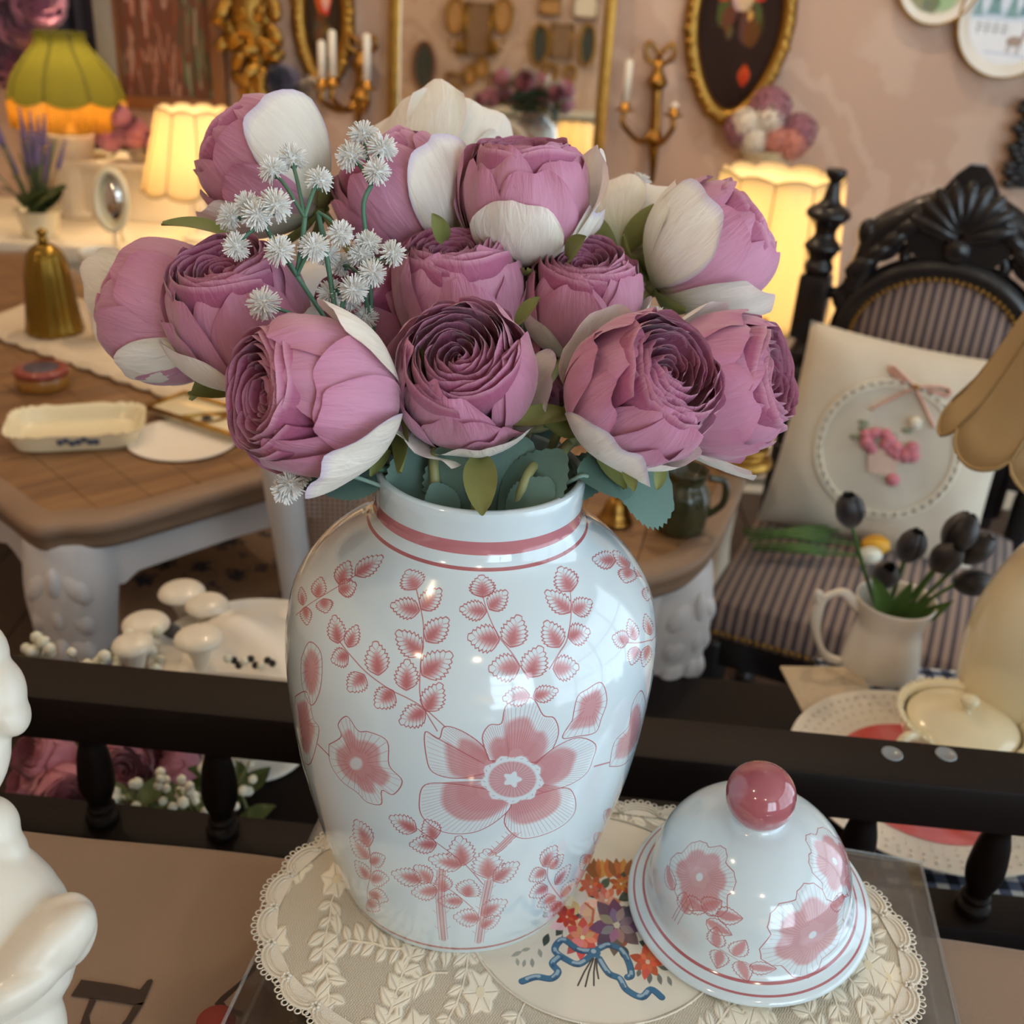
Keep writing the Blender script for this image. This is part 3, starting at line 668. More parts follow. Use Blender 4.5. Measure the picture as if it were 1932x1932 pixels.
sprig(ZA, [(1445, 490), (1450, 600), (1430, 730), (1390, 800), (1340, 880)], [((1450, 490), (1390, 370), 115), ((1445, 595), (1320, 490), 95), ((1460, 595), (1555, 540), 95), ((1390, 770), (1320, 640), 110), ((1435, 720), (1545, 690), 105), ((1360, 880), (1490, 870), 120)])
sprig(ZA, [(1640, 310), (1730, 370), (1800, 420), (1840, 480)], [((1670, 340), (1555, 330), 85), ((1740, 370), (1660, 290), 60), ((1740, 380), (1720, 450), 90), ((1805, 420), (1770, 350), 45), ((1835, 470), (1830, 540), 55)])
sprig(ZA, [(1700, 745), (1780, 750), (1850, 735)], [((1735, 740), (1655, 720), 85), ((1770, 735), (1740, 630), 58), ((1845, 710), (1820, 605), 48), ((1775, 770), (1750, 860), 62), ((1835, 765), (1810, 870), 52)])
sprig(ZA, [(400, 395), (280, 470), (150, 550), (75, 610)], [((370, 410), (510, 315), 85), ((290, 455), (340, 340), 85), ((290, 490), (375, 455), 90), ((180, 520), (200, 420), 70), ((210, 530), (225, 600), 80), ((120, 570), (130, 660), 55), ((110, 560), (100, 470), 40)])
sprig(ZA, None, [((1240, 1010), (1105, 1030), 90), ((1260, 1020), (1385, 985), 80)])
sprig(ZB, [(680, 750), (830, 860), (920, 930), (1010, 1030)], [((675, 760), (540, 690), 85), ((770, 800), (720, 705), 95), ((775, 830), (640, 830), 85), ((910, 935), (885, 785), 130), ((900, 935), (735, 900), 85), ((1035, 1000), (1030, 850), 150), ((1060, 1010), (1190, 920), 85)])
sprig(ZB, [(640, 1000), (750, 1020), (850, 1060), (960, 1150)], [((700, 1010), (550, 970), 85), ((750, 1015), (665, 935), 85), ((780, 1060), (650, 1070), 85), ((815, 1065), (800, 980), 90), ((925, 1090), (950, 1005), 120), ((905, 1115), (780, 1110), 70), ((990, 1200), (860, 1190), 85), ((1000, 1180), (1130, 1110), 85), ((1000, 1240), (1095, 1190), 62)])
sprig(ZB, [(440, 830), (450, 960), (430, 1080), (465, 1180)], [((440, 840), (370, 705), 92), ((435, 900), (345, 790), 72), ((445, 920), (520, 890), 75), ((445, 1000), (540, 1000), 80), ((440, 1000), (370, 910), 62), ((440, 1070), (535, 1110), 72), ((435, 1110), (490, 1160), 72)])
sprig(ZB, [(1340, 910), (1330, 990), (1360, 1050), (1400, 1100)], [((1310, 940), (1375, 835), 82), ((1345, 950), (1410, 880), 52), ((1320, 960), (1240, 1010), 72), ((1370, 1030), (1445, 930), 52), ((1330, 1040), (1240, 1090), 72), ((1370, 1090), (1280, 1140), 62), ((1400, 1090), (1480, 1000), 52), ((1400, 1120), (1310, 1190), 62)])
sprig(ZB, None, [((1540, 880), (1500, 960), 60), ((1600, 770), (1570, 830), 50), ((1640, 650), (1620, 720), 40)])
for P in ([(800, 960), (795, 1100), (812, 1305)], [(1040, 1010), (1012, 1150), (988, 1318)], [(1160, 780), (1090, 850), (1050, 880)]):
    q = [(p.x, p.y) for p in spline3([(*ZB(p), 0) for p in P], 6)]; jline(q, 26, PK, 0.45)
    for dx in (-8, -3, 3, 8): jline([(x + dx, y) for x, y in q], 2.6, PKD, 0.7)
    for k in range(0, len(q) - 1, 2):
        for sg in (-1, 1): jline([(q[k][0] + sg * 9, q[k][1]), (q[k][0] + sg * 15, q[k][1] - 5)], 2.2, PKD, 0.6)
for z0, z1, a in ((0.0048, 0.0074, .85), (0.2655, 0.2670, .9), (0.2731, 0.2806, .82)):
    r0, r1 = int(z0 / ZM * CH), int(z1 / ZM * CH); jc.a[r0:r1 + 1] += a * (np.array(PKD if a > .84 else (0.70, 0.37, 0.40), np.float32) - jc.a[r0:r1 + 1])
M_JAR = image_mat('painted_porcelain', paint_image('jar_painting', jc.a), 0.12, 0.9)
M_GLAZE = mat('white_glaze', (0.81, 0.87, 0.895), 0.12, coat=0.9, var=0.02, vscale=8)
jar = thing('ginger_jar', 'tall white porcelain jar painted with pink flowers holding the roses', 'jar', (JX, JY, JZ0))
jm = MB(); ZS = np.concatenate([np.linspace(0, .26, 66), np.linspace(.262, ZM, 20)]); RS = jar_r(ZS); NTH = 160
for j, z in enumerate(ZS):
    for i in range(NTH + 1):
        th = -PI + 2 * PI * i / NTH; jm.v.append((RS[j] * math.sin(th), -RS[j] * math.cos(th), z)); jm.uv[len(jm.v) - 1] = (th / PI + 0.5, z / ZM)
for j in range(len(ZS) - 1):
    for i in range(NTH): a = j * (NTH + 1) + i; jm.f.append((a, a + 1, a + NTH + 2, a + NTH + 1))
jm.build('body', M_JAR, jar)
MB().lathe([(.0596, ZM), (.0585, ZM + .0010), (.0565, ZM + .0012), (.0552, ZM), (.0548, ZM - .02), (.055, .272), (.062, .262), (.088, .238), (.106, .2), (.108, .17), (.100, .1), (.08, .02), (0, .012)], 96, capb=False).build('inner_wall', M_GLAZE, jar)
MB().lathe([(.0809, 0), (.0797, -.0006), (.074, -.0006), (.072, .002), (0, .003)], 96, capb=False).build('foot_ring', M_GLAZE, jar)

# ------------------------------------------------------------------ lid lying beside it
LW, LH = 2048, 720
lc = Canvas(LW, LH, GL)
LP = [(.0745, .0035), (.0775, .005), (.0785, .0075), (.0775, .010), (.0735, .0125), (.0690, .0155), (.0660, .019), (.0645, .025), (.0637, .034), (.0615, .047), (.0565, .061), (.048, .073), (.0365, .0825), (.0255, .0885), (.0175, .0915), (.0145, .094), (.0138, .0975), (.0145, .100)]
LPS = smooth_prof(LP, 5); s_acc = [0.0]
for i in range(len(LPS) - 1): s_acc.append(s_acc[-1] + math.hypot(LPS[i + 1][0] - LPS[i][0], LPS[i + 1][1] - LPS[i][1]))
ST = s_acc[-1]; lr = np.array([p[0] for p in LPS]); lz = np.array([p[1] for p in LPS]); ls = np.array(s_acc)
def lid_pt(th, s, mx):  # th degrees, s metres up the dome, mx: list of local metric points -> canvas
    r = float(np.interp(s, ls, lr)); return [((th / 360 + 0.5) * LW + x / (2 * PI * r) * LW, (s + y) / ST * LH) for x, y in mx]
def lleaf(th, s, x, y, a, L, wd):
    n = 14; ps = [(q / n * L, wd * lprof(q / n) * (1.10 if q % 2 else .92)) for q in range(n + 1)] + [((n - q) / n * L, -wd * lprof((n - q) / n) * (1.10 if q % 2 else .92)) for q in range(n + 1)]
    f = lambda k: lid_pt(th, s, [(x + (px_ * math.cos(a) - py_ * k * math.sin(a)), y + px_ * math.sin(a) + py_ * k * math.cos(a)) for px_, py_ in ps])
    lc.poly(f(0.55), PK, 0.75, 4); lc.stroke(f(1.0), 2.6, PKD, 0.85, True)
def lflower(th, s, R, n=6, rot=0.0):
    c = []
    for k in range(n * 8):
        a = 2 * PI * k / (n * 8); rad = R * (0.74 + 0.26 * abs(math.sin(n * a / 2 + rot)) ** 0.6) * (1 + 0.03 * (k % 2)); c.append((rad * math.cos(a), rad * math.sin(a)))
    lc.poly(lid_pt(th, s, c), GL, 1, 1); lc.poly(lid_pt(th, s, [(x * .74, y * .74) for x, y in c]), PK, 0.62, 7); lc.stroke(lid_pt(th, s, c), 3, PKD, 0.9, True)
    for x, y in c: lc.stroke(lid_pt(th, s, [(x * .3, y * .3), (x * .96, y * .96)]), 1.8, PKD, 0.4)
    lc.disc(lid_pt(th, s, [(0, 0)])[0], 15, GL, 0.9, 4)
for k in range(3):
    b0 = k * 120
    lflower(b0 + 26, 0.053, 0.0335, 6, 0.6)
    for a in (0.5, 1.2, 2.0): lleaf(b0 + 58, 0.058, 0.0, 0.0, a, 0.014, 0.005)
    lflower(b0 - 52, 0.080, 0.024, 6, 0.2)
    for x, y, a in ((-.002, -.018, .4), (.008, -.014, .9), (.012, -.020, -.2), (-.012, -.020, 2.6), (0.0, -.026, 1.9), (.016, -.012, .2)): lleaf(b0 - 50, 0.078, x, y, a, 0.014, 0.0055)
    for dx in (-.002, 0, .003): lc.stroke(lid_pt(b0 - 52, .05, [(dx, .012), (dx - .004, -.012)]), 2.2, PKD, .7)
    lc.stroke(lid_pt(b0 - 20, .036, [(-.016, .008), (0, .002), (.013, -.004)]), 2.6, PKD, .8)
    for x, y, a in ((-.009, .005, 1.7), (.002, .003, 1.2), (-.006, .003, -1.6), (.006, -.001, -1.2), (.012, -.004, -.1)): lleaf(b0 - 20, .036, x, y, a, .016, .0058)
    for dx in (-.004, 0, .003): lc.stroke(lid_pt(b0 + 66, .035, [(dx, .02), (dx + .002, -.008)]), 2.2, PKD, .6)
def lring(r0, wd, zmax=0.02):
    i = np.argmin(np.abs(lr - r0) + (lz > zmax) * 1 + (lz < .009) * 1); s = ls[i]; a, b_ = int((s - wd / 2) / ST * LH), int((s + wd / 2) / ST * LH) + 1
    lc.a[a:b_] += .88 * (np.array(PKD, np.float32) - lc.a[a:b_])
lring(.0745, .0012); lring(.0680, .0017)
M_LID = image_mat('painted_lid_porcelain', paint_image('lid_painting', lc.a), 0.12, 0.9)
M_KNOB = mat('pink_glaze', '#a45a63', 0.14, coat=0.9, var=0.10, vscale=60)
lp_ = atz(1408, 1704, TZ + 0.006)
lid = thing('jar_lid', 'domed white porcelain lid with pink knob lying on the doily', 'jar lid', (lp_.x, lp_.y, TZ + 0.0065))
lid.rotation_euler = (math.radians(5.5), math.radians(-5), 0)
lm = MB(); NTH = 128; LZ = 0.885
for j, (r, z) in enumerate(LPS):
    for i in range(NTH + 1):
        th = -PI + 2 * PI * i / NTH; lm.v.append((r * math.sin(th), -r * math.cos(th), z * LZ)); lm.uv[len(lm.v) - 1] = (th / (2 * PI) + 0.5, ls[j] / ST)
for j in range(len(LPS) - 1):
    for i in range(NTH): a = j * (NTH + 1) + i; lm.f.append((a, a + 1, a + NTH + 2, a + NTH + 1))
lm.build('dome', M_LID, lid)
MB().lathe([(.0745, .0035), (.062, .0035), (.0585, .003), (.0575, -.001), (.056, -.001), (.055, .004), (.058, .03), (.05, .06), (.02, .08), (0, .083)], 64, capb=False).build('inner_flange', M_GLAZE, lid)
MB().lathe(smooth_prof([(.0138, .0855), (.0165, .0876), (.0200, .0940), (.0212, .1012), (.0200, .1092), (.0152, .1158), (.0076, .1194), (0, .1208)], 4), 48).build('knob', M_KNOB, lid, label='glossy dusty pink knob')
# ------------------------------------------------------------------ silk roses
def petal_material():
    m, nt, b = node_mat('silk_petal', 0.55); at = nt.nodes.new('ShaderNodeAttribute'); at.attribute_name = 'Col'
    uv = nt.nodes.new('ShaderNodeUVMap'); mp = nt.nodes.new('ShaderNodeMapping'); mp.inputs['Scale'].default_value = (14, 2.2, 1)
    nz = nt.nodes.new('ShaderNodeTexNoise'); nz.inputs['Scale'].default_value = 2.2; nz.inputs['Detail'].default_value = 4; nz.inputs['Distortion'].default_value = 0.6
    oi = nt.nodes.new('ShaderNodeObjectInfo'); ao = nt.nodes.new('ShaderNodeVectorMath'); ao.operation = 'ADD'
    nt.links.new(uv.outputs[0], mp.inputs[0]); nt.links.new(mp.outputs[0], ao.inputs[0]); nt.links.new(oi.outputs['Random'], ao.inputs[1]); nt.links.new(ao.outputs[0], nz.inputs['Vector'])
    mr = nt.nodes.new('ShaderNodeMapRange'); mr.inputs[1].default_value = 0.3; mr.inputs[2].default_value = 0.7; mr.inputs[3].default_value = 0.965; mr.inputs[4].default_value = 1.035
    nt.links.new(nz.outputs[0], mr.inputs[0])
    mu = nt.nodes.new('ShaderNodeVectorMath'); mu.operation = 'SCALE'; nt.links.new(at.outputs['Color'], mu.inputs[0]); nt.links.new(mr.outputs[0], mu.inputs['Scale'])
    nt.links.new(mu.outputs[0], b.inputs['Base Color'])
    b.inputs['Sheen Weight'].default_value = 0.35; b.inputs['Sheen Roughness'].default_value = 0.4
    mp2 = nt.nodes.new('ShaderNodeMapping'); mp2.inputs['Scale'].default_value = (5, 1.2, 1); nz2 = nt.nodes.new('ShaderNodeTexNoise'); nz2.inputs['Scale'].default_value = 2.0; nz2.inputs['Detail'].default_value = 3; nz2.inputs['Distortion'].default_value = 1.2
    nt.links.new(ao.outputs[0], mp2.inputs[0]); nt.links.new(uv.outputs[0], mp2.inputs[0]); nt.links.new(mp2.outputs[0], nz2.inputs['Vector'])
    bp = nt.nodes.new('ShaderNodeBump'); bp.inputs['Strength'].default_value = 0.36; bp.inputs['Distance'].default_value = 0.004
    nt.links.new(nz2.outputs[0], bp.inputs['Height']); nt.links.new(bp.outputs[0], b.inputs['Normal'])
    tr = nt.nodes.new('ShaderNodeBsdfTranslucent'); ms = nt.nodes.new('ShaderNodeMixShader'); ms.inputs[0].default_value = 0.16
    nt.links.new(mu.outputs[0], tr.inputs[0]); nt.links.new(b.outputs[0], ms.inputs[1]); nt.links.new(tr.outputs[0], ms.inputs[2]); nt.links.new(ms.outputs[0], nt.nodes['Material Output'].inputs[0])
    return m
M_PETAL = petal_material()
M_SEPAL = mat('sepal_green', '#7d8248', 0.6, var=0.18, vscale=60, translucent=0.12)
M_STEM = mat('pale_green_stem', '#8d9060', 0.5, var=0.1, vscale=40)
M_LEAF = mat('sage_leaf', '#5c7a70', 0.55, var=0.14, vscale=50, bump=0.2, bscale=300, translucent=0.08)
c_mauve, c_deep, c_dark, c_pink, c_cream, c_green, c_lilac = [np.array(lin(h)) for h in ('#c67d9f', '#ab5079', '#84355a', '#e6b3c8', '#f6f2e6', '#c6ca94', '#b9a3d6')]
def mixc(a, b, t): t = min(1, max(0, t)); return a * (1 - t) + b * t
P_T = [0, .12, .28, .48, .68, .86, 1.0]; P_R = [.10, .46, .78, .97, .98, .88, .72]; P_Z = [-1.0, -.88, -.62, -.18, .26, .60, .80]
def cr1(x, xs, ys):
    xs = np.asarray(xs); ys = np.asarray(ys); m_ = np.gradient(ys, xs); i = int(np.clip(np.searchsorted(xs, x) - 1, 0, len(xs) - 2)); h = xs[i + 1] - xs[i]; t = (x - xs[i]) / h
    return (2 * t**3 - 3 * t**2 + 1) * ys[i] + (t**3 - 2 * t**2 + t) * h * m_[i] + (-2 * t**3 + 3 * t**2) * ys[i + 1] + (t**3 - t**2) * h * m_[i + 1]
def outer_petal(seed, hw_, tm, ls_, flare=0.0, col='mauve', ruff=0.02):
    r_ = random.Random(seed); ph = [r_.uniform(0, 6.28) for _ in range(6)]; cusp = r_.uniform(0, .07); ca = r_.uniform(-.4, .4)
    def pos(u, v):
        a = 2 * u - 1; t = v * tm * (1 - 0.26 * abs(a) ** 3.0 + cusp * max(0, 1 - abs(a - ca) * 2.2) ** 2) + 0.012 * math.sin(7 * a + ph[5]) * v
        R = cr1(t, P_T, P_R) * ls_ * (1 + 0.045 * a); Z = cr1(t, P_T, P_Z) * (0.98 + 0.02 * ls_)
        R += flare * max(0, v - 0.45) ** 1.6 * 1.9; Z -= flare * 0.35 * max(0, v - 0.55)
        R += ruff * v * v * (math.sin(4.2 * a + ph[0]) + 0.7 * math.sin(9 * a + ph[1]) * v) + 0.012 * math.sin(6 * v + ph[4])
        Z += ruff * 0.9 * v ** 3 * math.sin(6.5 * a + ph[2])
        phi = a * hw_ * (0.8 + 0.2 * math.sin(PI * min(1, v * 0.9)))
        return (R * math.cos(phi), R * math.sin(phi), Z)
    def colr(u, v):
        a = abs(2 * u - 1); e = max(a, v)
        if col == 'mauve':
            c = mixc(c_pink * 0.98, c_mauve, 0.25 + 0.55 * v); c = mixc(mixc(c_cream, c_green, .4), c, min(1, v * 3.2)); return mixc(c, c_mauve, max(0, v - .9) * 5)
        c = mixc(c_green * 0.95, c_cream, min(1, v * 2.0 + .1)); c = mixc(c, c_green, max(0, a - .75) * 1.6)
        return mixc(c, c_lilac if col == 'lilac' else mixc(c_cream, c_pink, .35), max(0, e - .9) * 6)
    return MB().grid(pos, 16, 18, colfn=colr).mesh('petal', M_PETAL)
def inner_petal(seed, hw_, r0, zr, zb, lean, ruff, tone):
    r_ = random.Random(seed); ph = [r_.uniform(0, 6.28) for _ in range(6)]
    def pos(u, v):
        a = 2 * u - 1; top = 1 - 0.13 * abs(a) ** 3
        t = v * top; R = r0 * (0.86 + 0.26 * math.sin(PI * 0.60 * t)) - lean * t ** 3 + 0.075 * a
        R += ruff * t * t * (1.3 * math.sin(3.1 * a + ph[0]) + 0.5 * math.sin(6.5 * a + ph[1]) * t + .22 * math.sin(15 * a + ph[4]) * t ** 4)
        Z = zb + (zr - zb) * t + ruff * t * t * math.sin(4 * a + ph[2])
        phi = a * hw_; return (R * math.cos(phi), R * math.sin(phi), Z)
    def colr(u, v):
        return mixc(mixc(c_deep, c_mauve, tone), c_pink, max(0, v - .9) * 6)
    return MB().grid(pos, 22, 10, colfn=colr).mesh('petal', M_PETAL)
def sepal_mesh(seed):
    r_ = random.Random(seed); bend = r_.uniform(.3, .9)
    def pos(u, v):
        a = 2 * u - 1; w_ = 0.21 * math.sin(PI * min(1, v * .93 + .05)) ** .8; R = 0.10 + 0.85 * v; Z = -1.02 + 0.35 * v * v - 0.28 * v * bend + 0.05 * a * a
        return (R + 0.12 * v, a * w_, Z - 0.06)
    return MB().grid(pos, 6, 10).mesh('sepal', M_SEPAL)
SEPALS = [sepal_mesh(k) for k in range(4)]
CREAMS = [outer_petal(100 + k, hw_, tm, ls_, fl, c_, rf) for k, (hw_, tm, ls_, fl, c_, rf) in enumerate(((.80, .62, 1.07, .10, 'cream', .03), (.72, .74, 1.06, .20, 'lilac', .04), (.66, .70, 1.08, .30, 'cream', .04), (.95, .95, 1.10, .34, 'cream', .05), (.55, .55, 1.08, .12, 'lilac', .03)))]
def make_variant(seed, close=0.0, ruff=1.0):
    """unit rose head, axis +Z: list of (mesh, turn)"""
    r_ = random.Random(seed); L = []
    for k in range(3): L.append((outer_petal(seed * 50 + 30 + k, r_.uniform(.50, .72), r_.uniform(.60, .84), 1.035 - .008 * k, r_.uniform(.01, .06), 'mauve', .03 * ruff), k * 2 * PI / 3 + r_.uniform(-.4, .4)))
    for k in range(5): L.append((outer_petal(seed * 50 + k, r_.uniform(.66, .86), r_.uniform(.82, 1.0), 1.0 - 0.012 * (k % 3), r_.uniform(0, .03), 'mauve', .026 * ruff), k * 2 * PI / 5 + r_.uniform(-.15, .15)))
    for k in range(4): L.append((outer_petal(seed * 50 + 10 + k, r_.uniform(.8, .95), 1.0, .93, -0.02 - close * .1, 'mauve', .03 * ruff), k * PI / 2 + .4 + r_.uniform(-.15, .15)))
    rims = [(.72, .80), (.66, .83), (.60, .84), (.54, .83), (.475, .81), (.41, .79), (.345, .76), (.28, .73), (.215, .70), (.15, .67), (.085, .64)]
    for i, (r0, zr) in enumerate(rims):
        n = 4 if i < 5 else (3 if i < 8 else 2); t0 = r_.uniform(0, 6.28)
        for k in range(n):
            L.append((inner_petal(seed * 90 + i * 7 + k, PI / n * r_.uniform(1.08, 1.3), r0 * r_.uniform(.96, 1.04), zr + r_.uniform(-.03, .03), -.05 + .02 * i, .07 * (1 + close), .017 * ruff * (1.15 - .05 * i), r_.uniform(.25, .45)), t0 + 2 * PI * k / n + r_.uniform(-.2, .2)))
    return L
VARS = [make_variant(1), make_variant(2, 0.5, 1.5), make_variant(3, 0.2, 1.25), make_variant(4, 1.0, .9)]
TOWARD = -_F
def wdir(dx, dy, dz): return (CAM_R * dx + CAM_U * dy + TOWARD * dz).normalized()
MOUTH = Vector((JX, JY, JZ0 + 0.285)); JBOT = Vector((JX, JY, JZ0 + 0.03))
def rose(px, py, d, rpx, axis, var, creams, label, spin=0.0, squash=1.0, sepal_n=4, entry=(0, 0)):
    R = rpx * d / F_PX; p = atd(px, py, d); ax = wdir(*axis)
    root = thing('silk_rose', label, 'silk rose', p, 0, 'mauve silk roses in the jar')
    q = ax.to_track_quat('Z', 'Y').to_matrix().to_4x4(); S = Matrix.Diagonal((R * squash, R * squash, R, 1))
    for me, turn in VARS[var]: put('petal', me, root, q @ Matrix.Rotation(turn + spin, 4, 'Z') @ S)
    qi = q.inverted()
    for (dx, dy, dz_, k, sc_) in creams:
        l = qi @ wdir(dx, dy, dz_); ang = math.atan2(l.y, l.x)
        put('outer_petal', CREAMS[k], root, q @ Matrix.Rotation(ang, 4, 'Z') @ Matrix.Diagonal((R * sc_, R * sc_, R * sc_, 1)), 'cream white outer petal tinged green')
    for k in range(sepal_n): put('sepal', SEPALS[k % 4], root, q @ Matrix.Rotation(k * 2 * PI / sepal_n + spin * 1.7 + .5, 4, 'Z') @ S)
    MB().lathe([(0.0, -1.16), (.10, -1.14), (.15, -1.05), (.13, -.93)], 12, M=q @ S).build('calyx', M_SEPAL, root)
    a = p - ax * R * 1.1; e = MOUTH + Vector((entry[0] * .035, entry[1] * .035, 0)); bt = JBOT + Vector((-entry[0] * .03, -entry[1] * .03, 0))
    mid = (a - ax * 0.028).lerp(e, 0.35); pts = spline3([a, mid, e, bt], 8)
    MB().tube([v - p for v in pts], 0.0028, 8).build('stem', M_STEM, root)
    return root
rose(596, 752, .548, 158, (-.74, .02, .62), 0, [(.5, -.75, .3, 1, 1.02), (.8, .5, -.3, 0, 1.0)], 'big mauve rose facing the table with the white chair', .3, .98, 4, (-.6, -.8))
rose(876, 716, .570, 142, (-.06, .36, .90), 2, [(.95, .15, .1, 4, 1.03), (.3, -.95, .1, 0, 1.0), (-.6, -.75, .1, 2, .97)], 'open mauve rose showing its full swirled centre over the jar rim', 1.1, .98, 4, (0, -1))
rose(1208, 738, .565, 143, (.48, .28, .80), 1, [(-.55, -.8, .2, 1, 1.03), (.5, -.85, .2, 0, 1.0), (-.4, .85, -.2, 0, 1.03)], 'mauve rose with tight crinkled centre and folded cream petal below', .6, 1.0, 4, (.6, -.8))
rose(1364, 728, .625, 136, (.80, .10, .50), 1, [(.1, -.95, .1, 2, 1.02), (-.2, .95, -.1, 0, 1.0)], 'mauve rose turned side-on next to the navy lamp', 2.0, .98, 4, (1, -.3))
rose(452, 590, .620, 138, (-.14, .72, .62), 0, [(-.5, -.75, .2, 0, 1.05), (.9, -.3, .2, 0, 1.02)], 'mauve rose with open dark centre under the white filler sprays', 2.2, .98, 4, (-1, -.1))
rose(325, 590, .670, 128, (-.82, .30, -.35), 3, [(.1, -.95, .4, 0, 1.0)], 'mauve rose turned to the lavender pot with a hanging cream petal', 1.0, 1.05, 4, (-1, .4))
rose(286, 562, .740, 84, (-.62, .28, -.70), 3, [(-.2, -.3, .95, 3, 1.12), (-.8, .3, .5, 0, 1.08), (-.5, -.8, .4, 0, 1.05)], 'white backed rose half hidden behind the one turned to the lavender pot', .4, 1.0, 3, (-1, .7))
rose(500, 318, .690, 122, (-.72, .52, .10), 3, [(.85, -.25, .42, 1, 1.03), (-.5, -.8, .3, 2, 1.0)], 'closed mauve rose in front of the small white lamp', .2, 1.0, 4, (-.7, .6))
rose(752, 372, .680, 120, (-.55, .70, .25), 3, [(.85, -.35, .40, 1, 1.05)], 'half closed mauve rose between the two white filler sprays', 1.4, 1.0, 4, (-.2, .7))
rose(830, 330, .770, 112, (.10, .70, -.68), 3, [(-.4, .8, .3, 3, 1.05), (.45, .75, .3, 3, 1.02), (.9, .0, .3, 2, 1.0)], 'white backed rose turned away towards the mirror', .5, 1.0, 3, (0, 1))
rose(990, 375, .655, 122, (.02, .86, .42), 1, [(-.15, -.8, .55, 0, 1.04), (.9, .2, -.1, 3, 1.08), (.8, -.3, .3, 4, 1.05)], 'mauve rose with crumpled top and broad cream petal in front', 0.9, 1.02, 4, (.1, .6))
rose(1338, 468, .690, 122, (.72, .50, .20), 3, [(-.75, -.1, .65, 1, 1.03), (.35, -.85, .4, 2, 1.04), (-.8, .5, .1, 0, 1.0)], 'mauve rose reaching out in front of the scalloped lampshade', 2.6, 1.0, 4, (1, .5))
rose(862, 556, .650, 125, (-.05, .80, .56), 2, [], 'mauve rose tucked behind the open rose over the jar rim', 2.9, 1.0, 3, (-.2, 0))
rose(1098, 566, .660, 112, (.02, .74, .64), 0, [(.9, -.3, .2, 0, 1.0), (-.8, -.5, .2, 0, 1.0)], 'dark centred mauve rose beneath the crumpled one', .9, 1.0, 4, (.3, .1))
rose(1196, 462, .760, 108, (.30, .40, -.80), 3, [(-.5, .6, .5, 0, 1.02), (.3, .3, .8, 0, 1.0)], 'rose bud seen from its green sepal side', .9, .95, 5, (.6, .9))
rose(700, 600, .680, 104, (-.3, .5, .7), 3, [], 'mauve rose half hidden below the white filler flowers', 1.9, 1.0, 4, (-.5, .2))
rose(1060, 700, .690, 96, (.25, .05, .8), 3, [(0, -.9, .3, 0, 1.03), (.9, 0, .3, 0, 1.0), (-.9, -.2, .3, 0, 1.02)], 'pale rose hidden deep between the front roses', 0, 1.0, 4, (.4, -.3))

# ------------------------------------------------------------------ serrated leaves round the jar mouth
def leaf_mesh(seed, L=1.0, wd=0.36, curl=0.25):
    r_ = random.Random(seed); mb = MB(); n = 26; ph = r_.uniform(0, 6.28)
    def edge(s): return wd * math.sin(PI * min(1, s * .94 + .04)) ** .75
    rows = []
    for i in range(n + 1):
        s = i / n; row = []
        for q in (-1, -.5, 0, .5, 1):
            w_ = edge(s) * q; sx = s
            if abs(q) == 1 and i % 2 and 0 < i < n: w_ *= 1.09; sx = s + .012
            row.append((w_, sx * L, -curl * s * s + 0.10 * abs(q) * wd * (1.2 - s) + .03 * math.sin(5 * s + ph) * q))
        rows.append(row)
    for row in rows: mb.v += row
    for i in range(n):
        for k in range(4): a = i * 5 + k; mb.f.append((a, a + 1, a + 6, a + 5))
    return mb.mesh('leaf', M_LEAF)
LEAVES = [leaf_mesh(k, 1, w_, c_) for k, (w_, c_) in enumerate(((.33, .12), (.38, .35), (.40, .25), (.46, .5), (.36, .04)))]
M_LEAFVEIN = mat('leaf_vein', '#7d968a', .5)
VEIN = MB().tube([(0, 0, .002), (0, .5, -.03), (0, .95, -.2)], [.018, .012, .004], 5).mesh('midrib', M_LEAFVEIN)
def leaf_at(parent, base, tip, face, size=None, k=0):
    """leaf from world point base to tip, upper side towards the camera-frame direction face"""
    y = (tip - base); L = y.length; y = y / L; f = wdir(*face); x = y.cross(f).normalized(); z = x.cross(y)
    mx = Matrix.Identity(4)
    for i in range(3): mx[i][0] = x[i] * L; mx[i][1] = y[i] * L; mx[i][2] = z[i] * L; mx[i][3] = base[i] - parent.location[i]
    o = put('leaf', LEAVES[k], parent, mx)
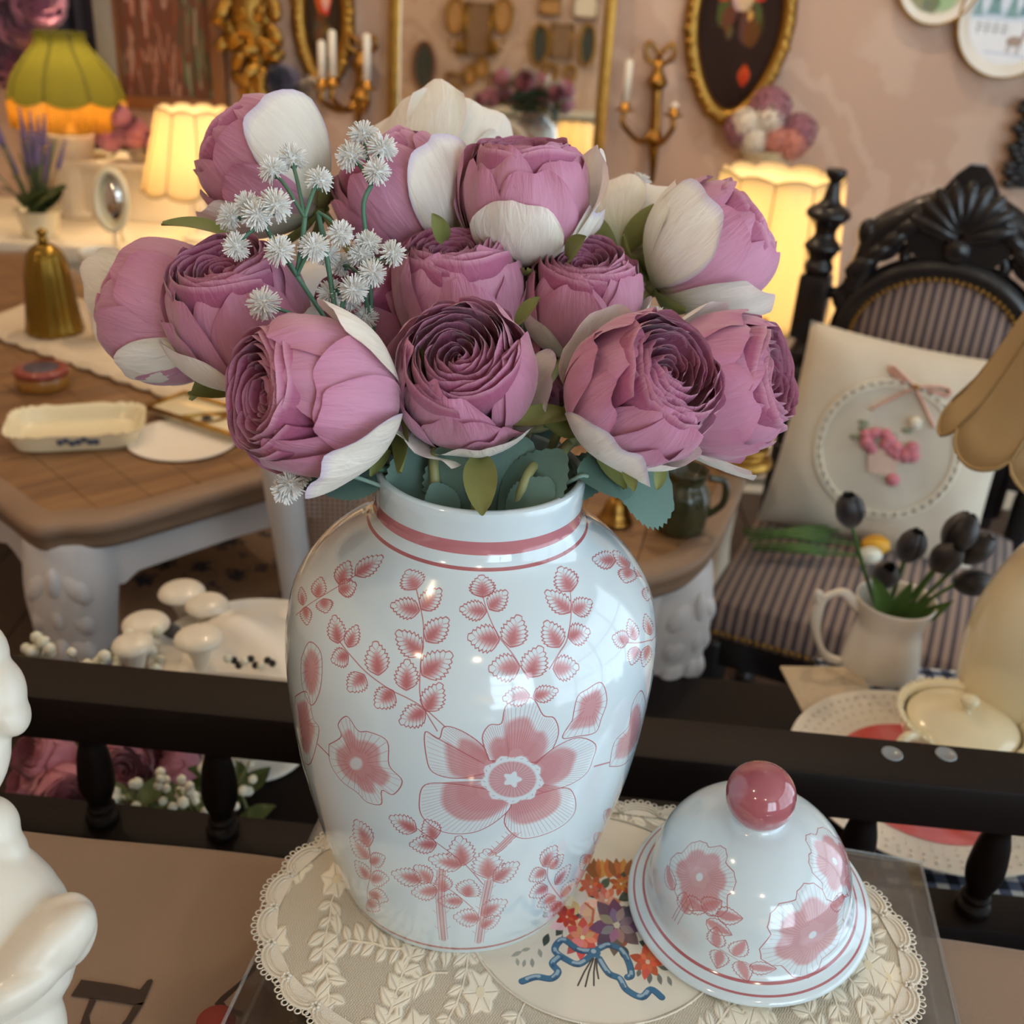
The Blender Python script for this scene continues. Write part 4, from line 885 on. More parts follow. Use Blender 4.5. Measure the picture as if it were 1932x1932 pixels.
sprays = [
    ('leaf spray with broad dark leaf hanging over the rim by the white chair', (-.7, -.3), [((740, 890), (585, 905), .585, .57, (0, .6, .8), 0), ((790, 915), (690, 895), .60, .575, (.1, .7, .7), 0), ((640, 890), (520, 870), .56, .58, (.2, .5, .8), 2)]),
    ('leaf spray with pointed sage leaves standing inside the front rim', (-.2, -.9), [((795, 985), (770, 835), .588, .575, (.3, .1, .9), 4), ((888, 995), (830, 845), .580, .566, (-.4, .2, .9), 4), ((850, 990), (818, 912), .578, .567, (0, .2, 1), 4), ((760, 970), (735, 880), .60, .585, (.2, .3, .9), 4)]),
    ('leaf spray with a curled sage leaf leaning on the rim between the front stems', (.3, -.9), [((948, 990), (1062, 850), .580, .572, (-.5, .3, .8), 4), ((935, 985), (990, 825), .592, .582, (0, .3, 1), 4), ((960, 992), (1040, 905), .576, .567, (0, .4, .9), 4)]),
    ('leaf spray with wide leaves spreading towards the small brass bell', (.9, -.2), [((1050, 950), (1150, 845), .605, .61, (-.3, .4, .8), 0), ((1130, 880), (1318, 905), .60, .62, (0, .35, .9), 3), ((1090, 900), (1210, 890), .585, .60, (0, .5, .8), 2)]),
    ('leaf spray filling the shaded middle of the bouquet', (0, .3), [((905, 860), (760, 760), .63, .65, (0, .4, .8), 1), ((905, 860), (1050, 760), .63, .65, (0, .4, .8), 3), ((905, 800), (640, 560), .66, .70, (0, .5, .8), 1), ((905, 780), (1220, 560), .67, .71, (0, .5, .8), 3), ((905, 700), (960, 500), .70, .72, (0, .5, .8), 3)]),
    ('leaf spray showing small leaves beside the far mauve roses', (0, .9), [((900, 600), (660, 380), .72, .75, (0, .4, .9), 3), ((1000, 560), (1190, 420), .72, .77, (0, .4, .9), 1), ((960, 560), (860, 420), .72, .74, (0, .4, .9), 0)]),
]
for lab, en, lv in sprays:
    e = MOUTH + Vector((en[0] * .03, en[1] * .03, -.02)); root = thing('leaf_spray', lab, 'leaf spray', e, 0, 'sage leaf sprays in the jar')
    for b0, t0, d0, d1, fc, k in lv:
        B, T_ = atd(*b0, d0), atd(*t0, d1); leaf_at(root, B, T_, fc, None, k)
        MB().tube([p - e for p in spline3([e, e.lerp(B, .5) + Vector((0, 0, .004)), B, B.lerp(T_, .15)], 5)], 0.0013, 6).build('stalk', M_LEAFVEIN, root)
    MB().tube([Vector((0, 0, 0)), JBOT - e], 0.002, 6).build('stem', M_STEM, root)

# larger green sepals that show between the blooms
BIGSEP = MB().grid(lambda u, v: ((2 * u - 1) * .20 * math.sin(PI * min(1, v * .93 + .05)) ** .6, v, .10 * math.sin(3 * v) + .05 * (2 * u - 1) ** 2), 6, 10).mesh('sepal', M_SEPAL)
ROSES = [o for o in C.objects if o.name.startswith('silk_rose')]
for i, b0, t0, d0, d1, fc in ((1, (905, 862), (910, 975), .566, .535, (0, .2, 1)), (1, (975, 612), (1020, 562), .60, .585, (-.3, .2, .9)), (10, (1072, 488), (1108, 446), .64, .61, (0, .1, 1)), (8, (838, 455), (814, 402), .63, .605, (0, .1, 1)), (2, (1078, 785), (965, 806), .585, .565, (0, .6, .8)), (2, (1180, 872), (1196, 928), .565, .555, (0, .2, 1)), (4, (445, 452), (305, 428), .625, .62, (0, .8, .6)), (2, (1245, 865), (1238, 925), .585, .575, (.3, .2, .9)), (0, (735, 850), (700, 900), .575, .57, (0, .5, .8))):
    rt = ROSES[i]; B, T_ = atd(*b0, d0), atd(*t0, d1); y = T_ - B; L = y.length; y = y / L; x = y.cross(wdir(*fc)).normalized(); z = x.cross(y); mx = Matrix.Identity(4)
    for q in range(3): mx[q][0] = x[q] * L; mx[q][1] = y[q] * L; mx[q][2] = z[q] * L; mx[q][3] = B[q] - rt.location[q]
    put('sepal', BIGSEP, rt, mx)

# ------------------------------------------------------------------ white filler flowers
M_WHITEF = mat('white_filler', '#fafaf6', 0.7, var=0.02, vscale=80, translucent=0.2)
M_GSTEM = mat('green_stem', '#4f7a63', 0.5, var=0.12, vscale=60)
def blossom_mesh(seed):
    r_ = random.Random(seed); mb = MB(); N = 150
    for k in range(N):
        z = 1 - 1.65 * (k + .5) / N; a = k * 2.39996; s = math.sqrt(max(0, 1 - z * z)); d = Vector((s * math.cos(a), s * math.sin(a), z)); d = (d + Vector([r_.uniform(-.18, .18) for _ in range(3)])).normalized()
        L = r_.uniform(.82, 1.08); x = d.orthogonal().normalized(); y = d.cross(x); w_ = .055; droop = Vector((0, 0, -.12))
        b0, m0, t0 = d * .25, d * L * .7, d * L + droop * r_.uniform(-.5, 1)
        o = len(mb.v)
        for c_, ww in ((b0, w_ * .6), (m0, w_), (t0, w_ * .75)):
            for q in range(3): mb.v.append(tuple(c_ + (x * math.cos(q * 2.094) + y * math.sin(q * 2.094)) * ww))
        for i in (0, 1):
            for q in range(3): mb.f.append((o + i * 3 + q, o + i * 3 + (q + 1) % 3, o + (i + 1) * 3 + (q + 1) % 3, o + (i + 1) * 3 + q))
        mb.f.append((o + 6, o + 7, o + 8))
    mb.ball((0, 0, -.05), .45, 8, 6)
    return mb.mesh('blossom', M_WHITEF, smooth=False)
BLOSS = [blossom_mesh(k) for k in range(3)]
CUP = MB().lathe([(0, -.62), (.12, -.6), (.32, -.3), (.25, -.15)], 8).mesh('bud_cup', M_GSTEM)
def filler(label, entry, d0, nodes, tips):
    """nodes: name -> (px,py,depth,parent); tips: (px,py,depth,parent,size px)"""
    root = thing('filler_spray', label, 'filler flower', MOUTH + Vector((entry[0] * .03, entry[1] * .03, 0)), 0, 'white filler sprays in the jar'); o = root.location.copy()
    pos = {None: o}
    for n, (x, y, d, par) in nodes.items():
        pos[n] = atd(x, y, d); a, b_ = pos[par], pos[n]; md = a.lerp(b_, .5) + Vector((random.uniform(-.003, .003), 0, .003))
        MB().tube([q - o for q in spline3([a, md, b_], 5)], .0018 if par is None else .0014, 6).build('stem' if par is None else 'branch', M_GSTEM, root)
    for k, (x, y, d, par, s) in enumerate(tips):
        p = atd(x, y, d); a = pos[par]; dr = (p - a).normalized()
        MB().tube([q - o for q in spline3([a, a.lerp(p, .55) + Vector((0, 0, .002)), p - dr * s * d / F_PX * .4], 4)], .0011, 5).build('branch', M_GSTEM, root)
        ori = (dr + TOWARD * .6).to_track_quat('Z', 'Y').to_matrix().to_4x4(); R = s * 1.22 * d / F_PX
        bm_ = put('blossom', BLOSS[k % 3], root, Matrix.Translation(p - o) @ ori @ Matrix.Rotation(k * 1.3, 4, 'Z') @ Matrix.Scale(R, 4)); put('bud_cup', CUP, bm_)
filler('filler spray of many white pompom blossoms above the dark-centred rose', (-.6, .1), .6,
       {'a': (640, 640, .600, None), 'b': (560, 520, .575, 'a'), 'c': (575, 410, .570, 'b'), 'd': (500, 425, .570, 'b'), 'e': (600, 400, .585, 'a'), 'f': (655, 545, .59, 'a')},
       [(550, 300, .59, 'c', 26), (515, 322, .58, 'c', 23), (602, 341, .58, 'c', 23), (437, 410, .57, 'd', 24), (468, 388, .57, 'd', 24), (485, 405, .563, 'd', 26), (520, 388, .565, 'd', 28), (446, 464, .565, 'd', 23), (527, 473, .56, 'b', 25), (592, 467, .567, 'b', 25), (643, 440, .58, 'e', 22), (497, 573, .565, 'a', 27), (625, 553, .60, 'f', 24), (466, 628, .60, 'a', 18), (618, 480, .60, 'e', 22)])
filler('filler spray with a tight white cluster beside the half closed rose', (-.3, .4), .6,
       {'a': (705, 640, .63, None), 'b': (690, 440, .615, 'a'), 'c': (700, 350, .61, 'b'), 'f': (680, 520, .60, 'a')},
       [(685, 256, .62, 'c', 25), (663, 296, .61, 'c', 25), (720, 280, .61, 'c', 25), (710, 324, .60, 'c', 23), (694, 460, .60, 'f', 23), (680, 482, .597, 'f', 21), (740, 478, .60, 'f', 22), (702, 515, .59, 'f', 23), (667, 546, .585, 'f', 24), (645, 500, .62, 'f', 20), (660, 565, .61, 'f', 20), (690, 600, .62, 'a', 20)])
filler('filler spray drooping over the jar rim by the white chair', (-.9, -.2), .6, {'a': (680, 880, .57, None)},
       [(563, 893, .55, 'a', 24), (548, 912, .548, 'a', 25), (538, 925, .552, 'a', 23)])
filler('filler spray peeping out beside the green rose bud', (.5, .8), .7, {'a': (1120, 560, .73, None), 'b': (1180, 410, .76, 'a')},
       [(1206, 348, .77, 'b', 19), (1166, 368, .77, 'b', 17), (1196, 352, .775, 'b', 17), (1235, 600, .66, 'a', 20)])
# ------------------------------------------------------------------ dark spindle gallery bench behind the table
GZ = 0.56; GRZ = math.radians(-2.8); GO = Vector((0.0, 0.713, 0))
gb = thing('gallery_bench', 'black-brown wooden bench with a turned spindle gallery rail', 'bench', GO, GRZ)
def glocal(p): return Matrix.Rotation(-GRZ, 4, 'Z') @ (Vector(p) - GO)
MB().box((0.05, -0.018, 0.828), (1.75, 0.054, 0.044), bev=0.004).build('top_rail', M_DARKW, gb, auto=40)
MB().box((0.05, -0.014, 0.678), (1.75, 0.046, 0.030), bev=0.004).build('lower_rail', M_DARKW, gb, auto=40)
MB().box((0.21, 0.229, GZ - 0.014), (1.43, 0.52, 0.026), bev=0.003).build('seat_board', M_DARKW, gb, auto=40)
spm = MB().lathe(smooth_prof([(.0125, .692), (.0145, .696), (.0145, .701), (.010, .705), (.0125, .710), (.0098, .715), (.0145, .730), (.0158, .745), (.0135, .768), (.0098, .785), (.0125, .793), (.013, .808)], 4), 18).mesh('spindle', M_DARKW)
x = -0.80
while x < 0.92:
    put('spindle', spm, gb, Matrix.Translation((x + 0.008, -0.014, 0))); x += 0.1105
for sx in (-0.80, 0.90):
    MB().box((sx, -0.014, 0.42), (0.05, 0.05, 0.84), bev=0.004).build('post', M_DARKW, gb, auto=40)
    MB().box((-.47 if sx < 0 else sx, 0.46, 0.272), (0.05, 0.05, 0.544), bev=0.004).build('leg', M_DARKW, gb, auto=40)
M_PAD = mat('clear_bumper', '#b9bcbd', 0.2, alpha=0.5)
for px_ in (1683, 1785):
    p = glocal(atz(px_, 1422 if px_ < 1700 else 1423, 0.8505))
    MB().lathe([(.0, .0006), (.0062, .0006), (.0082, .0016), (.0088, .0006), (.0088, 0)], 24, M=Matrix.Translation((p.x, p.y, .850))).build('clear_bumper', M_PAD, gb, label='small round clear bumper pad')

# ------------------------------------------------------------------ white porcelain figure at the table edge
M_PORC = mat('bisque_porcelain', '#dcd6c8', 0.36, var=0.05, vscale=30, coat=0.15)
M_PORC.node_tree.nodes['Principled BSDF'].inputs['Subsurface Weight'].default_value = 0.15
M_PORC.node_tree.nodes['Principled BSDF'].inputs['Subsurface Radius'].default_value = (0.01, 0.007, 0.004)
fgd = 0.50
def fpt(px_, py_, d=fgd): return atd(px_, py_, d)
fig = thing('porcelain_figurine', 'cream white porcelain figurine with draped robe standing on the linen cloth', 'figurine', atz(-60, 2050, CLZ + 0.003))
def blob(name, items, vox=0.0025, sm=6):
    """rounded masses grown together into one continuous surface"""
    mb = MB()
    for it in items:
        c, r = it[0], it[1]; rot = it[2] if len(it) > 2 else (0, 0, 0)
        T = Matrix.Translation(c - fig.location) @ (CAM_M3.to_4x4() @ Euler(rot).to_matrix().to_4x4()); mb.ball((0, 0, 0), r, 28, 18, M=T)
    o = mb.build(name, M_PORC, fig); rm = o.modifiers.new('grow', 'REMESH'); rm.mode = 'VOXEL'; rm.voxel_size = vox; rm.use_smooth_shade = True
    s_ = o.modifiers.new('soft', 'SMOOTH'); s_.factor = 0.6; s_.iterations = sm; return o
CAM_M3 = Matrix((CAM_R, CAM_U, TOWARD)).transposed()
k = fgd / F_PX
R2 = lambda a: (0, 0, math.radians(a))
blob('robe', [(fpt(-70, 1760), (225 * k, 190 * k, 150 * k), R2(-38)), (fpt(75, 1800, fgd - .020), (122 * k, 58 * k, 84 * k), R2(42)), (fpt(122, 1758, fgd - .012), (56 * k, 72 * k, 60 * k), R2(-12)), (fpt(-20, 1880, fgd - .030), (140 * k, 50 * k, 90 * k), R2(24)),
              (fpt(5, 1960), (115 * k, 130 * k, 100 * k), R2(-18)), (fpt(-90, 2060), (190 * k, 170 * k, 150 * k)), (fpt(-30, 1565), (64 * k, 66 * k, 60 * k), R2(-32)), (fpt(5, 1600), (52 * k, 40 * k, 50 * k), R2(-48))], .0018, 3)
blob('head', [(fpt(-55, 1330), (85 * k, 95 * k, 85 * k)), (fpt(-22, 1440), (36 * k, 80 * k, 40 * k), R2(-15)), (fpt(2, 1300), (44 * k, 66 * k, 48 * k), R2(14)), (fpt(-18, 1222), (30 * k, 50 * k, 38 * k), R2(20)), (fpt(20, 1345), (33 * k, 46 * k, 46 * k), R2(18)), (fpt(-8, 1378), (34 * k, 20 * k, 46 * k), R2(18)), (fpt(-6, 1320), (26 * k, 40 * k, 66 * k), R2(10))], 0.0016, 3)

# ------------------------------------------------------------------ things on the bench behind the spindles
def recolour(src, name, col, amt):
    m = src.copy(); m.name = name; nt = m.node_tree; at = [n for n in nt.nodes if n.type == 'ATTRIBUTE'][0]
    mx = nt.nodes.new('ShaderNodeMix'); mx.data_type = 'RGBA'; mx.inputs[0].default_value = amt; mx.inputs[7].default_value = (*lin(col), 1)
    for l in list(at.outputs['Color'].links): to = l.to_socket; nt.links.new(mx.outputs[2], to)
    nt.links.new(at.outputs['Color'], mx.inputs[6]); return m
M_PINKP = recolour(M_PETAL, 'pink_silk_petal', '#dd8f98', 0.72)
def peony(p, R, ax, var, label, grp, mt=M_PINKP, cat='silk peony', stemto=None):
    root = thing('silk_peony', label, cat, p, 0, grp); q = Vector(ax).to_track_quat('Z', 'Y').to_matrix().to_4x4(); S = Matrix.Scale(R, 4)
    for me, turn in VARS[var]:
        o = put('petal', me, root, q @ Matrix.Rotation(turn, 4, 'Z') @ S); o.material_slots[0].link = 'OBJECT'; o.material_slots[0].material = mt
    for kk in range(4): put('sepal', SEPALS[kk], root, q @ Matrix.Rotation(kk * PI / 2, 4, 'Z') @ S)
    if stemto is not None: MB().tube([-Vector(ax).normalized() * R, Vector(stemto) - Vector(p)], .0025, 6).build('stem', M_STEM, root)
    return root
for kk, (x, y, yy_, r, ax, var, lab) in enumerate(((88, 1425, .86, .030, (-.3, -.5, .6), 1, 'pink peony beside the porcelain figurine behind the spindles'), (148, 1440, .90, .036, (.3, -.4, .8), 3, 'pink peony bud leaning up behind the spindles'), (122, 1500, .83, .033, (.5, -.6, .4), 0, 'open pink peony low behind the spindles'),
                                               (222, 1460, .86, .036, (.5, -.6, .6), 2, 'pale pink peony showing its dark centre behind the spindles'), (322, 1452, .90, .033, (-.3, -.3, .8), 3, 'dusky pink peony next to the white berry sprays'), (300, 1548, .82, .022, (.2, -.5, .6), 3, 'small pink peony low under the white berry sprays'), (70, 1490, .86, .030, (-.6, -.4, .5), 2, 'pink peony mostly hidden by the porcelain figurine'))):
    p = aty(x, y, yy_); peony(p, r, ax, var, lab, 'pink peonies behind the spindles', stemto=(p.x + .01, p.y + .04, GZ + .004))
M_LEAFD = mat('dark_leaf', '#4b5a2c', 0.5, var=0.2, vscale=40)
M_BERRY = mat('cream_berry', '#e6e3cf', 0.55, var=0.05, vscale=60)
LEAFD = [MB().grid(lambda u, v: ((2 * u - 1) * .3 * math.sin(PI * min(1, v * .95 + .03)), v, -.2 * v * v + .06 * abs(2 * u - 1)), 4, 8).mesh('leaf', M_LEAFD)]
def berry_spray(px_, py_, yy_, sp_, n, label, leafy=4, r=.0055, grp='white berry sprays on the bench', floor=GZ):
    p = aty(px_, py_, yy_); b0 = Vector((p.x + .01, p.y + .03, floor + .004)); root = thing('berry_spray', label, 'flower spray', b0, 0, grp); rr_ = random.Random(px_ + py_)
    MB().tube([Vector((0, 0, 0)), (p - b0) * .5 + Vector((.004, 0, 0)), p - b0], .002, 6).build('stem', M_STEM, root)
    for i in range(n):
        q = p - b0 + Vector((rr_.uniform(-1, 1), rr_.uniform(-.6, .6), rr_.uniform(-1, 1))) * sp_; MB().tube([p - b0 - Vector((0, 0, sp_)), q], .0006, 4).build('twig', M_STEM, root)
        MB().ball(q, r * rr_.uniform(.8, 1.2), 8, 6).build('berry', M_BERRY, root)
    for i in range(leafy):
        a = rr_.uniform(0, 6.28); put('leaf', LEAFD[0], root, Matrix.Translation((p - b0) * rr_.uniform(.4, .9)) @ Matrix.Rotation(a, 4, 'Z') @ Matrix.Rotation(.5, 4, 'X') @ Matrix.Scale(.045, 4))
berry_spray(335, 1490, .80, .022, 16, 'cream berry spray in front of the dusky pink peony', 4)
berry_spray(430, 1470, .84, .026, 18, 'cream berry spray with green leaves under the cake stand', 6)
berry_spray(420, 1530, .80, .015, 9, 'cream berry spray low on the bench edge', 3)
berry_spray(240, 1500, .80, .014, 6, 'leafy sprig with few berries between the pink peonies', 7)
berry_spray(62, 1228, .88, .018, 9, 'cream bud sprig rising above the rail near the figurine', 2, .006)
berry_spray(165, 1246, .86, .020, 11, 'cream bud sprig rising above the rail under the carved table leg', 2, .006)
berry_spray(262, 1232, .92, .022, 14, 'cream bud sprig rising above the rail beside the mushrooms', 2, .007)
# ceramic mushrooms
M_MUSH = mat('white_ceramic', '#e4dccb', 0.3, var=0.06, vscale=25, coat=0.3)
for x, y, yy_, r, lab in ((343, 1118, 1.05, .023, 'tallest white ceramic mushroom on the bench'), (390, 1142, 1.03, .021, 'white ceramic mushroom next to the cake stand'), (275, 1178, .97, .022, 'white ceramic mushroom standing apart nearer the carved table leg'), (375, 1205, .93, .022, 'short white ceramic mushroom in front of the tall one'), (250, 1218, .90, .018, 'lowest white ceramic mushroom close to the rail')):
    p = aty(x, y, yy_); t = thing('ceramic_mushroom', lab, 'mushroom ornament', (p.x, p.y, GZ), 0, 'white ceramic mushrooms'); h = p.z - GZ
    MB().lathe(smooth_prof([(.012, 0), (.010, .01), (.0065, h * .5), (.0065, h * .78), (.012, h - .018), (.017, h - .005)], 4), 18).build('stalk', M_MUSH, t)
    MB().lathe(smooth_prof([(.012, h - .008), (r * 1.1, h - .003), (r * 1.16, h + .001), (r * .95, h + .006), (r * .5, h + .0085), (0, h + .009)], 4), 24).build('cap', M_MUSH, t)
# white cake stand with napkin
M_WPLATE = mat('white_china', '#ebe4d6', 0.25, coat=0.4, var=0.02, vscale=10)
M_NAP = mat('white_napkin', '#efe7da', 0.85, bump=.2, bscale=500, var=.03)
p = atz(462, 1262, .70)
cs = thing('cake_stand', 'white china cake stand behind the spindle rail', 'cake stand', (p.x, p.y + .03, GZ))
MB().lathe(smooth_prof([(.055, 0), (.056, .006), (.03, .016), (.014, .04), (.012, .09), (.02, .122), (.03, .128)], 4), 32).build('pedestal', M_WPLATE, cs)
MB().lathe(smooth_prof([(.03, .126), (.095, .132), (.108, .140), (.110, .144), (.106, .143), (.09, .137), (0, .135)], 3), 48).build('plate', M_WPLATE, cs)
nb = thing('folded_napkin', 'white folded napkin heaped on the cake stand', 'napkin', (p.x, p.y + .03, GZ + .137))
MB().grid(lambda u, v: ((u - .5) * .13, (v - .5) * .11, .012 + .028 * math.exp(-((u - .45) ** 2 + (v - .6) ** 2) * 7) + .006 * math.sin(9 * u + 4 * v) * math.sin(7 * v)), 24, 20).build('fold', M_NAP, nb)
MB().box((0, 0, .006), (.12, .1, .012), bev=.004).build('under_fold', M_NAP, nb, auto=40)
M_BLACKB = mat('black_bead', '#1b1814', .3)
bs = thing('bead_brooch', 'little black and pearl beaded brooch on the white napkin', 'brooch', aty(472, 1250, p.y - .02))
for i in range(9): MB().ball((.006 * (i - 4), .003 * math.sin(i * 2), .003 * math.cos(i * 1.7)), .0042 if i % 3 else .005, 8, 6).build('bead', M_BLACKB if i % 3 else M_BERRY, bs)
# grey oval dish standing behind the mushrooms
p = aty(318, 1222, 1.0); t = thing('oval_hand_mirror', 'grey oval hand mirror propped behind the mushrooms', 'hand mirror', (p.x, p.y, GZ)); h = p.z - GZ
M_GREY = mat('grey_mirror_back', '#66605c', .35, metal=.4)
MB().lathe([(0, -.003), (.028, -.003), (.03, 0), (.028, .003), (0, .003)], 32, M=Matrix.Translation((0, 0, h)) @ Matrix.Rotation(PI / 2, 4, 'X') @ Matrix.Diagonal((.8, 1.25, 1, 1))).build('disc', M_GREY, t)
MB().tube([(0, 0, 0), (0, 0, h - .035)], .006, 8).build('handle', M_GREY, t)

# ------------------------------------------------------------------ right end of the bench: crate, gingham, plate, tureen, pitcher, lamp
M_PINE = mat('pale_pine', '#b7926a', .6, var=.18, vscale=7, stretch=(1, 1, 9), bump=.1, bscale=50)
M_PLAINW = M_WPLATE
cr_ = thing('pine_crate', 'low pale pine crate under the gingham cloth', 'crate', (0.625, 0.93, GZ - .001), GRZ)
for i in range(3): MB().box((0, -.195, .018 + i * .021), (.46, .012, .019), bev=.0015).build('slat', M_PINE, cr_, auto=40)
for sx in (-.22, .22): MB().box((sx, 0, .035), (.012, .376, .066), bev=.0015).build('end_board', M_PINE, cr_, auto=40)
MB().box((0, 0, .064), (.428, .376, .008)).build('top_board', M_PINE, cr_, smooth=False)
m, nt, b = node_mat('navy_gingham', .85); tc = nt.nodes.new('ShaderNodeTexCoord'); sx_ = nt.nodes.new('ShaderNodeSeparateXYZ'); nt.links.new(tc.outputs['Object'], sx_.inputs[0])
def band(sock, fq):
    a = nt.nodes.new('ShaderNodeMath'); a.operation = 'MULTIPLY'; a.inputs[1].default_value = fq; nt.links.new(sock, a.inputs[0]); s_ = nt.nodes.new('ShaderNodeMath'); s_.operation = 'SINE'; nt.links.new(a.outputs[0], s_.inputs[0])
    g = nt.nodes.new('ShaderNodeMath'); g.operation = 'GREATER_THAN'; g.inputs[1].default_value = 0; nt.links.new(s_.outputs[0], g.inputs[0]); return g
g1, g2 = band(sx_.outputs[0], 262), band(sx_.outputs[1], 262); sm_ = nt.nodes.new('ShaderNodeMath'); sm_.operation = 'ADD'; nt.links.new(g1.outputs[0], sm_.inputs[0]); nt.links.new(g2.outputs[0], sm_.inputs[1])
dv = nt.nodes.new('ShaderNodeMath'); dv.operation = 'MULTIPLY'; dv.inputs[1].default_value = .5; nt.links.new(sm_.outputs[0], dv.inputs[0])
rp = nt.nodes.new('ShaderNodeValToRGB'); rp.color_ramp.elements[0].color = (*lin('#d9d6cf'), 1); rp.color_ramp.elements[1].color = (*lin('#161c2c'), 1); e = rp.color_ramp.elements.new(.5); e.color = (*lin('#58627a'), 1)
nt.links.new(dv.outputs[0], rp.inputs[0]); nt.links.new(rp.outputs[0], b.inputs['Base Color']); M_GING = m
o = MB().grid(lambda u, v: ((u - .5) * .47, -.232 + .44 * v if v > .1 else -.205 - .004 * math.sin(30 * u), .0015 + (0 if v > .1 else -(.1 - v) * .34)), 24, 20).build('gingham_cloth', M_GING); o.location = (0.625, 0.93, GZ + .0675); o.rotation_euler = (0, 0, GRZ)
tag(o, 'navy and white gingham cloth over the pine crate', 'cloth')
PZ = GZ + .0705
pc = Vector((0.470, 0.912, 0))
pl = thing('beaded_plate', 'large white beaded plate with pink and red centre under the tureen', 'plate', (pc.x, pc.y, PZ))
PR = .148
MB().lathe(smooth_prof([(.06, 0), (.085, .002), (.11, .007), (PR - .004, .014), (PR, .0165), (PR - .003, .0175), (.11, .010), (.095, .006)], 4), 72, capt=False).build('rim', M_WPLATE, pl)
m, nt, b = node_mat('pink_plate_centre', .2, .5); tc = nt.nodes.new('ShaderNodeTexCoord'); nz = nt.nodes.new('ShaderNodeTexNoise'); nz.inputs['Scale'].default_value = 14; nt.links.new(tc.outputs['Object'], nz.inputs['Vector'])
rp = nt.nodes.new('ShaderNodeValToRGB'); rp.color_ramp.elements[0].position = .42; rp.color_ramp.elements[1].position = .62; rp.color_ramp.elements[0].color = (*lin('#e07f83'), 1); rp.color_ramp.elements[1].color = (*lin('#cf4a3c'), 1)
nt.links.new(nz.outputs[0], rp.inputs[0]); nt.links.new(rp.outputs[0], b.inputs['Base Color'])
MB().lathe([(0, .0052), (.088, .0054), (.097, .0072)], 64, capb=False, capt=False).build('painted_centre', m, pl, label='pink and red painted centre')
dots = MB()
for ring in range(4):
    rad = .106 + ring * .0105; n = int(2 * PI * rad / .012)
    for i in range(n):
        a = 2 * PI * (i + .5 * (ring % 2)) / n; dots.ball((rad * math.cos(a), rad * math.sin(a), .0090 + ring * .0027), (.0019, .0019, .0012), 6, 4)
od = dots.build('raised_beading', M_WPLATE, pl); od['kind'] = 'stuff'
M_BURLAP = mat('cream_lace_napkin', '#cbb99d', .9, bump=.5, bscale=350, var=.15, vscale=120)
p = atz(1530, 1335, GZ + .075)
o = MB().box((0, 0, 0), (.10, .11, .003), bev=.001).build('lace_napkin', M_BURLAP); o.location = (p.x + .035, p.y + .035, GZ + .0725); o.rotation_euler = (0, 0, .1); tag(o, 'beige lace napkin poking out behind the beaded plate', 'napkin')
tu_p = Vector((0.500, 0.930, PZ + .0115))
M_CREAMC = mat('cream_china', '#efe3bf', .2, coat=.6, var=.03, vscale=20)
tu = thing('lidded_tureen', 'cream china sugar tureen with lid and two handles on the beaded plate', 'tureen', tu_p)
MB().lathe(smooth_prof([(.034, 0), (.036, .004), (.03, .010), (.045, .024), (.060, .045), (.064, .060), (.068, .066), (.071, .068), (.069, .070), (.062, .067), (.058, .050), (.03, .02), (0, .015)], 3), 64, mod=lambda a, t_: 1 + (.012 * math.sin(24 * a) if t_ > .35 else 0)).build('bowl', M_CREAMC, tu)
ld = MB().lathe(smooth_prof([(.0575, .060), (.058, .064), (.05, .070), (.03, .076), (.01, .078), (0, .078)], 4), 48).build('lid', M_CREAMC, tu)
MB().lathe(smooth_prof([(.006, .077), (.005, .083), (.010, .090), (.009, .096), (0, .099)], 4), 16).build('knob', M_CREAMC, ld)
rimb = MB()
for i in range(52): a = 2 * PI * i / 52; rimb.ball((.069 * math.cos(a), .069 * math.sin(a), .0695), .0028, 6, 5)
rimb.build('beaded_rim', M_CREAMC, tu)
for sg, a in ((1, .5), (-1, .5 + PI)):
    dx, dy = math.cos(a), math.sin(a); MB().tube(spline3([(dx * .060, dy * .060, .058), (dx * .082, dy * .082, .070), (dx * .092, dy * .092, .060), (dx * .082, dy * .082, .040), (dx * .058, dy * .058, .036)], 5), .0055, 10).build('handle', M_CREAMC, tu)
# pitcher with black tulips
pt_p = Vector((0.484, 1.140, GZ))
pt = thing('white_pitcher', 'white china pitcher with scrolled handle holding black tulips', 'pitcher', pt_p)
def lip(a, t_):
    f = max(0, t_ - .55) / .45; return 1 + .20 * f * f * max(0, math.cos(a - .55)) ** 3 
MB().lathe(smooth_prof([(.040, 0), (.043, .005), (.040, .012), (.047, .045), (.048, .08), (.043, .115), (.040, .135), (.046, .160), (.048, .168), (.046, .169), (.038, .140), (.04, .08), (.03, .012), (0, .01)], 4), 48, mod=lambda a, t_: lip(a, t_ / .62 if t_ < .62 else max(0, 1 - (t_ - .62) * 4))).build('body', M_WPLATE, pt)
a = PI * .98; dx, dy = math.cos(a), math.sin(a)
MB().tube(spline3([(dx * .042, dy * .042, .150), (dx * .066, dy * .066, .172), (dx * .088, dy * .088, .158), (dx * .090, dy * .090, .120), (dx * .072, dy * .072, .080), (dx * .050, dy * .050, .068), (dx * .046, dy * .046, .075)], 6), [.0058 + .0016 * math.sin(i * .5) for i in range(37)], 10).build('handle', M_WPLATE, pt)
MB().tube(spline3([(dx * .088, dy * .088, .16), (dx * .096, dy * .096, .17), (dx * .094, dy * .094, .155)], 4), .004, 8).build('handle_scroll', M_WPLATE, pt)
M_BTUL = mat('black_tulip', '#211d22', .42, var=.25, vscale=60, sheen=.3)
M_YTUL = mat('yellow_tulip', '#dda328', .5, var=.12, vscale=60)
M_RTUL = mat('dark_red_tulip', '#6d2226', .5, var=.15, vscale=60)
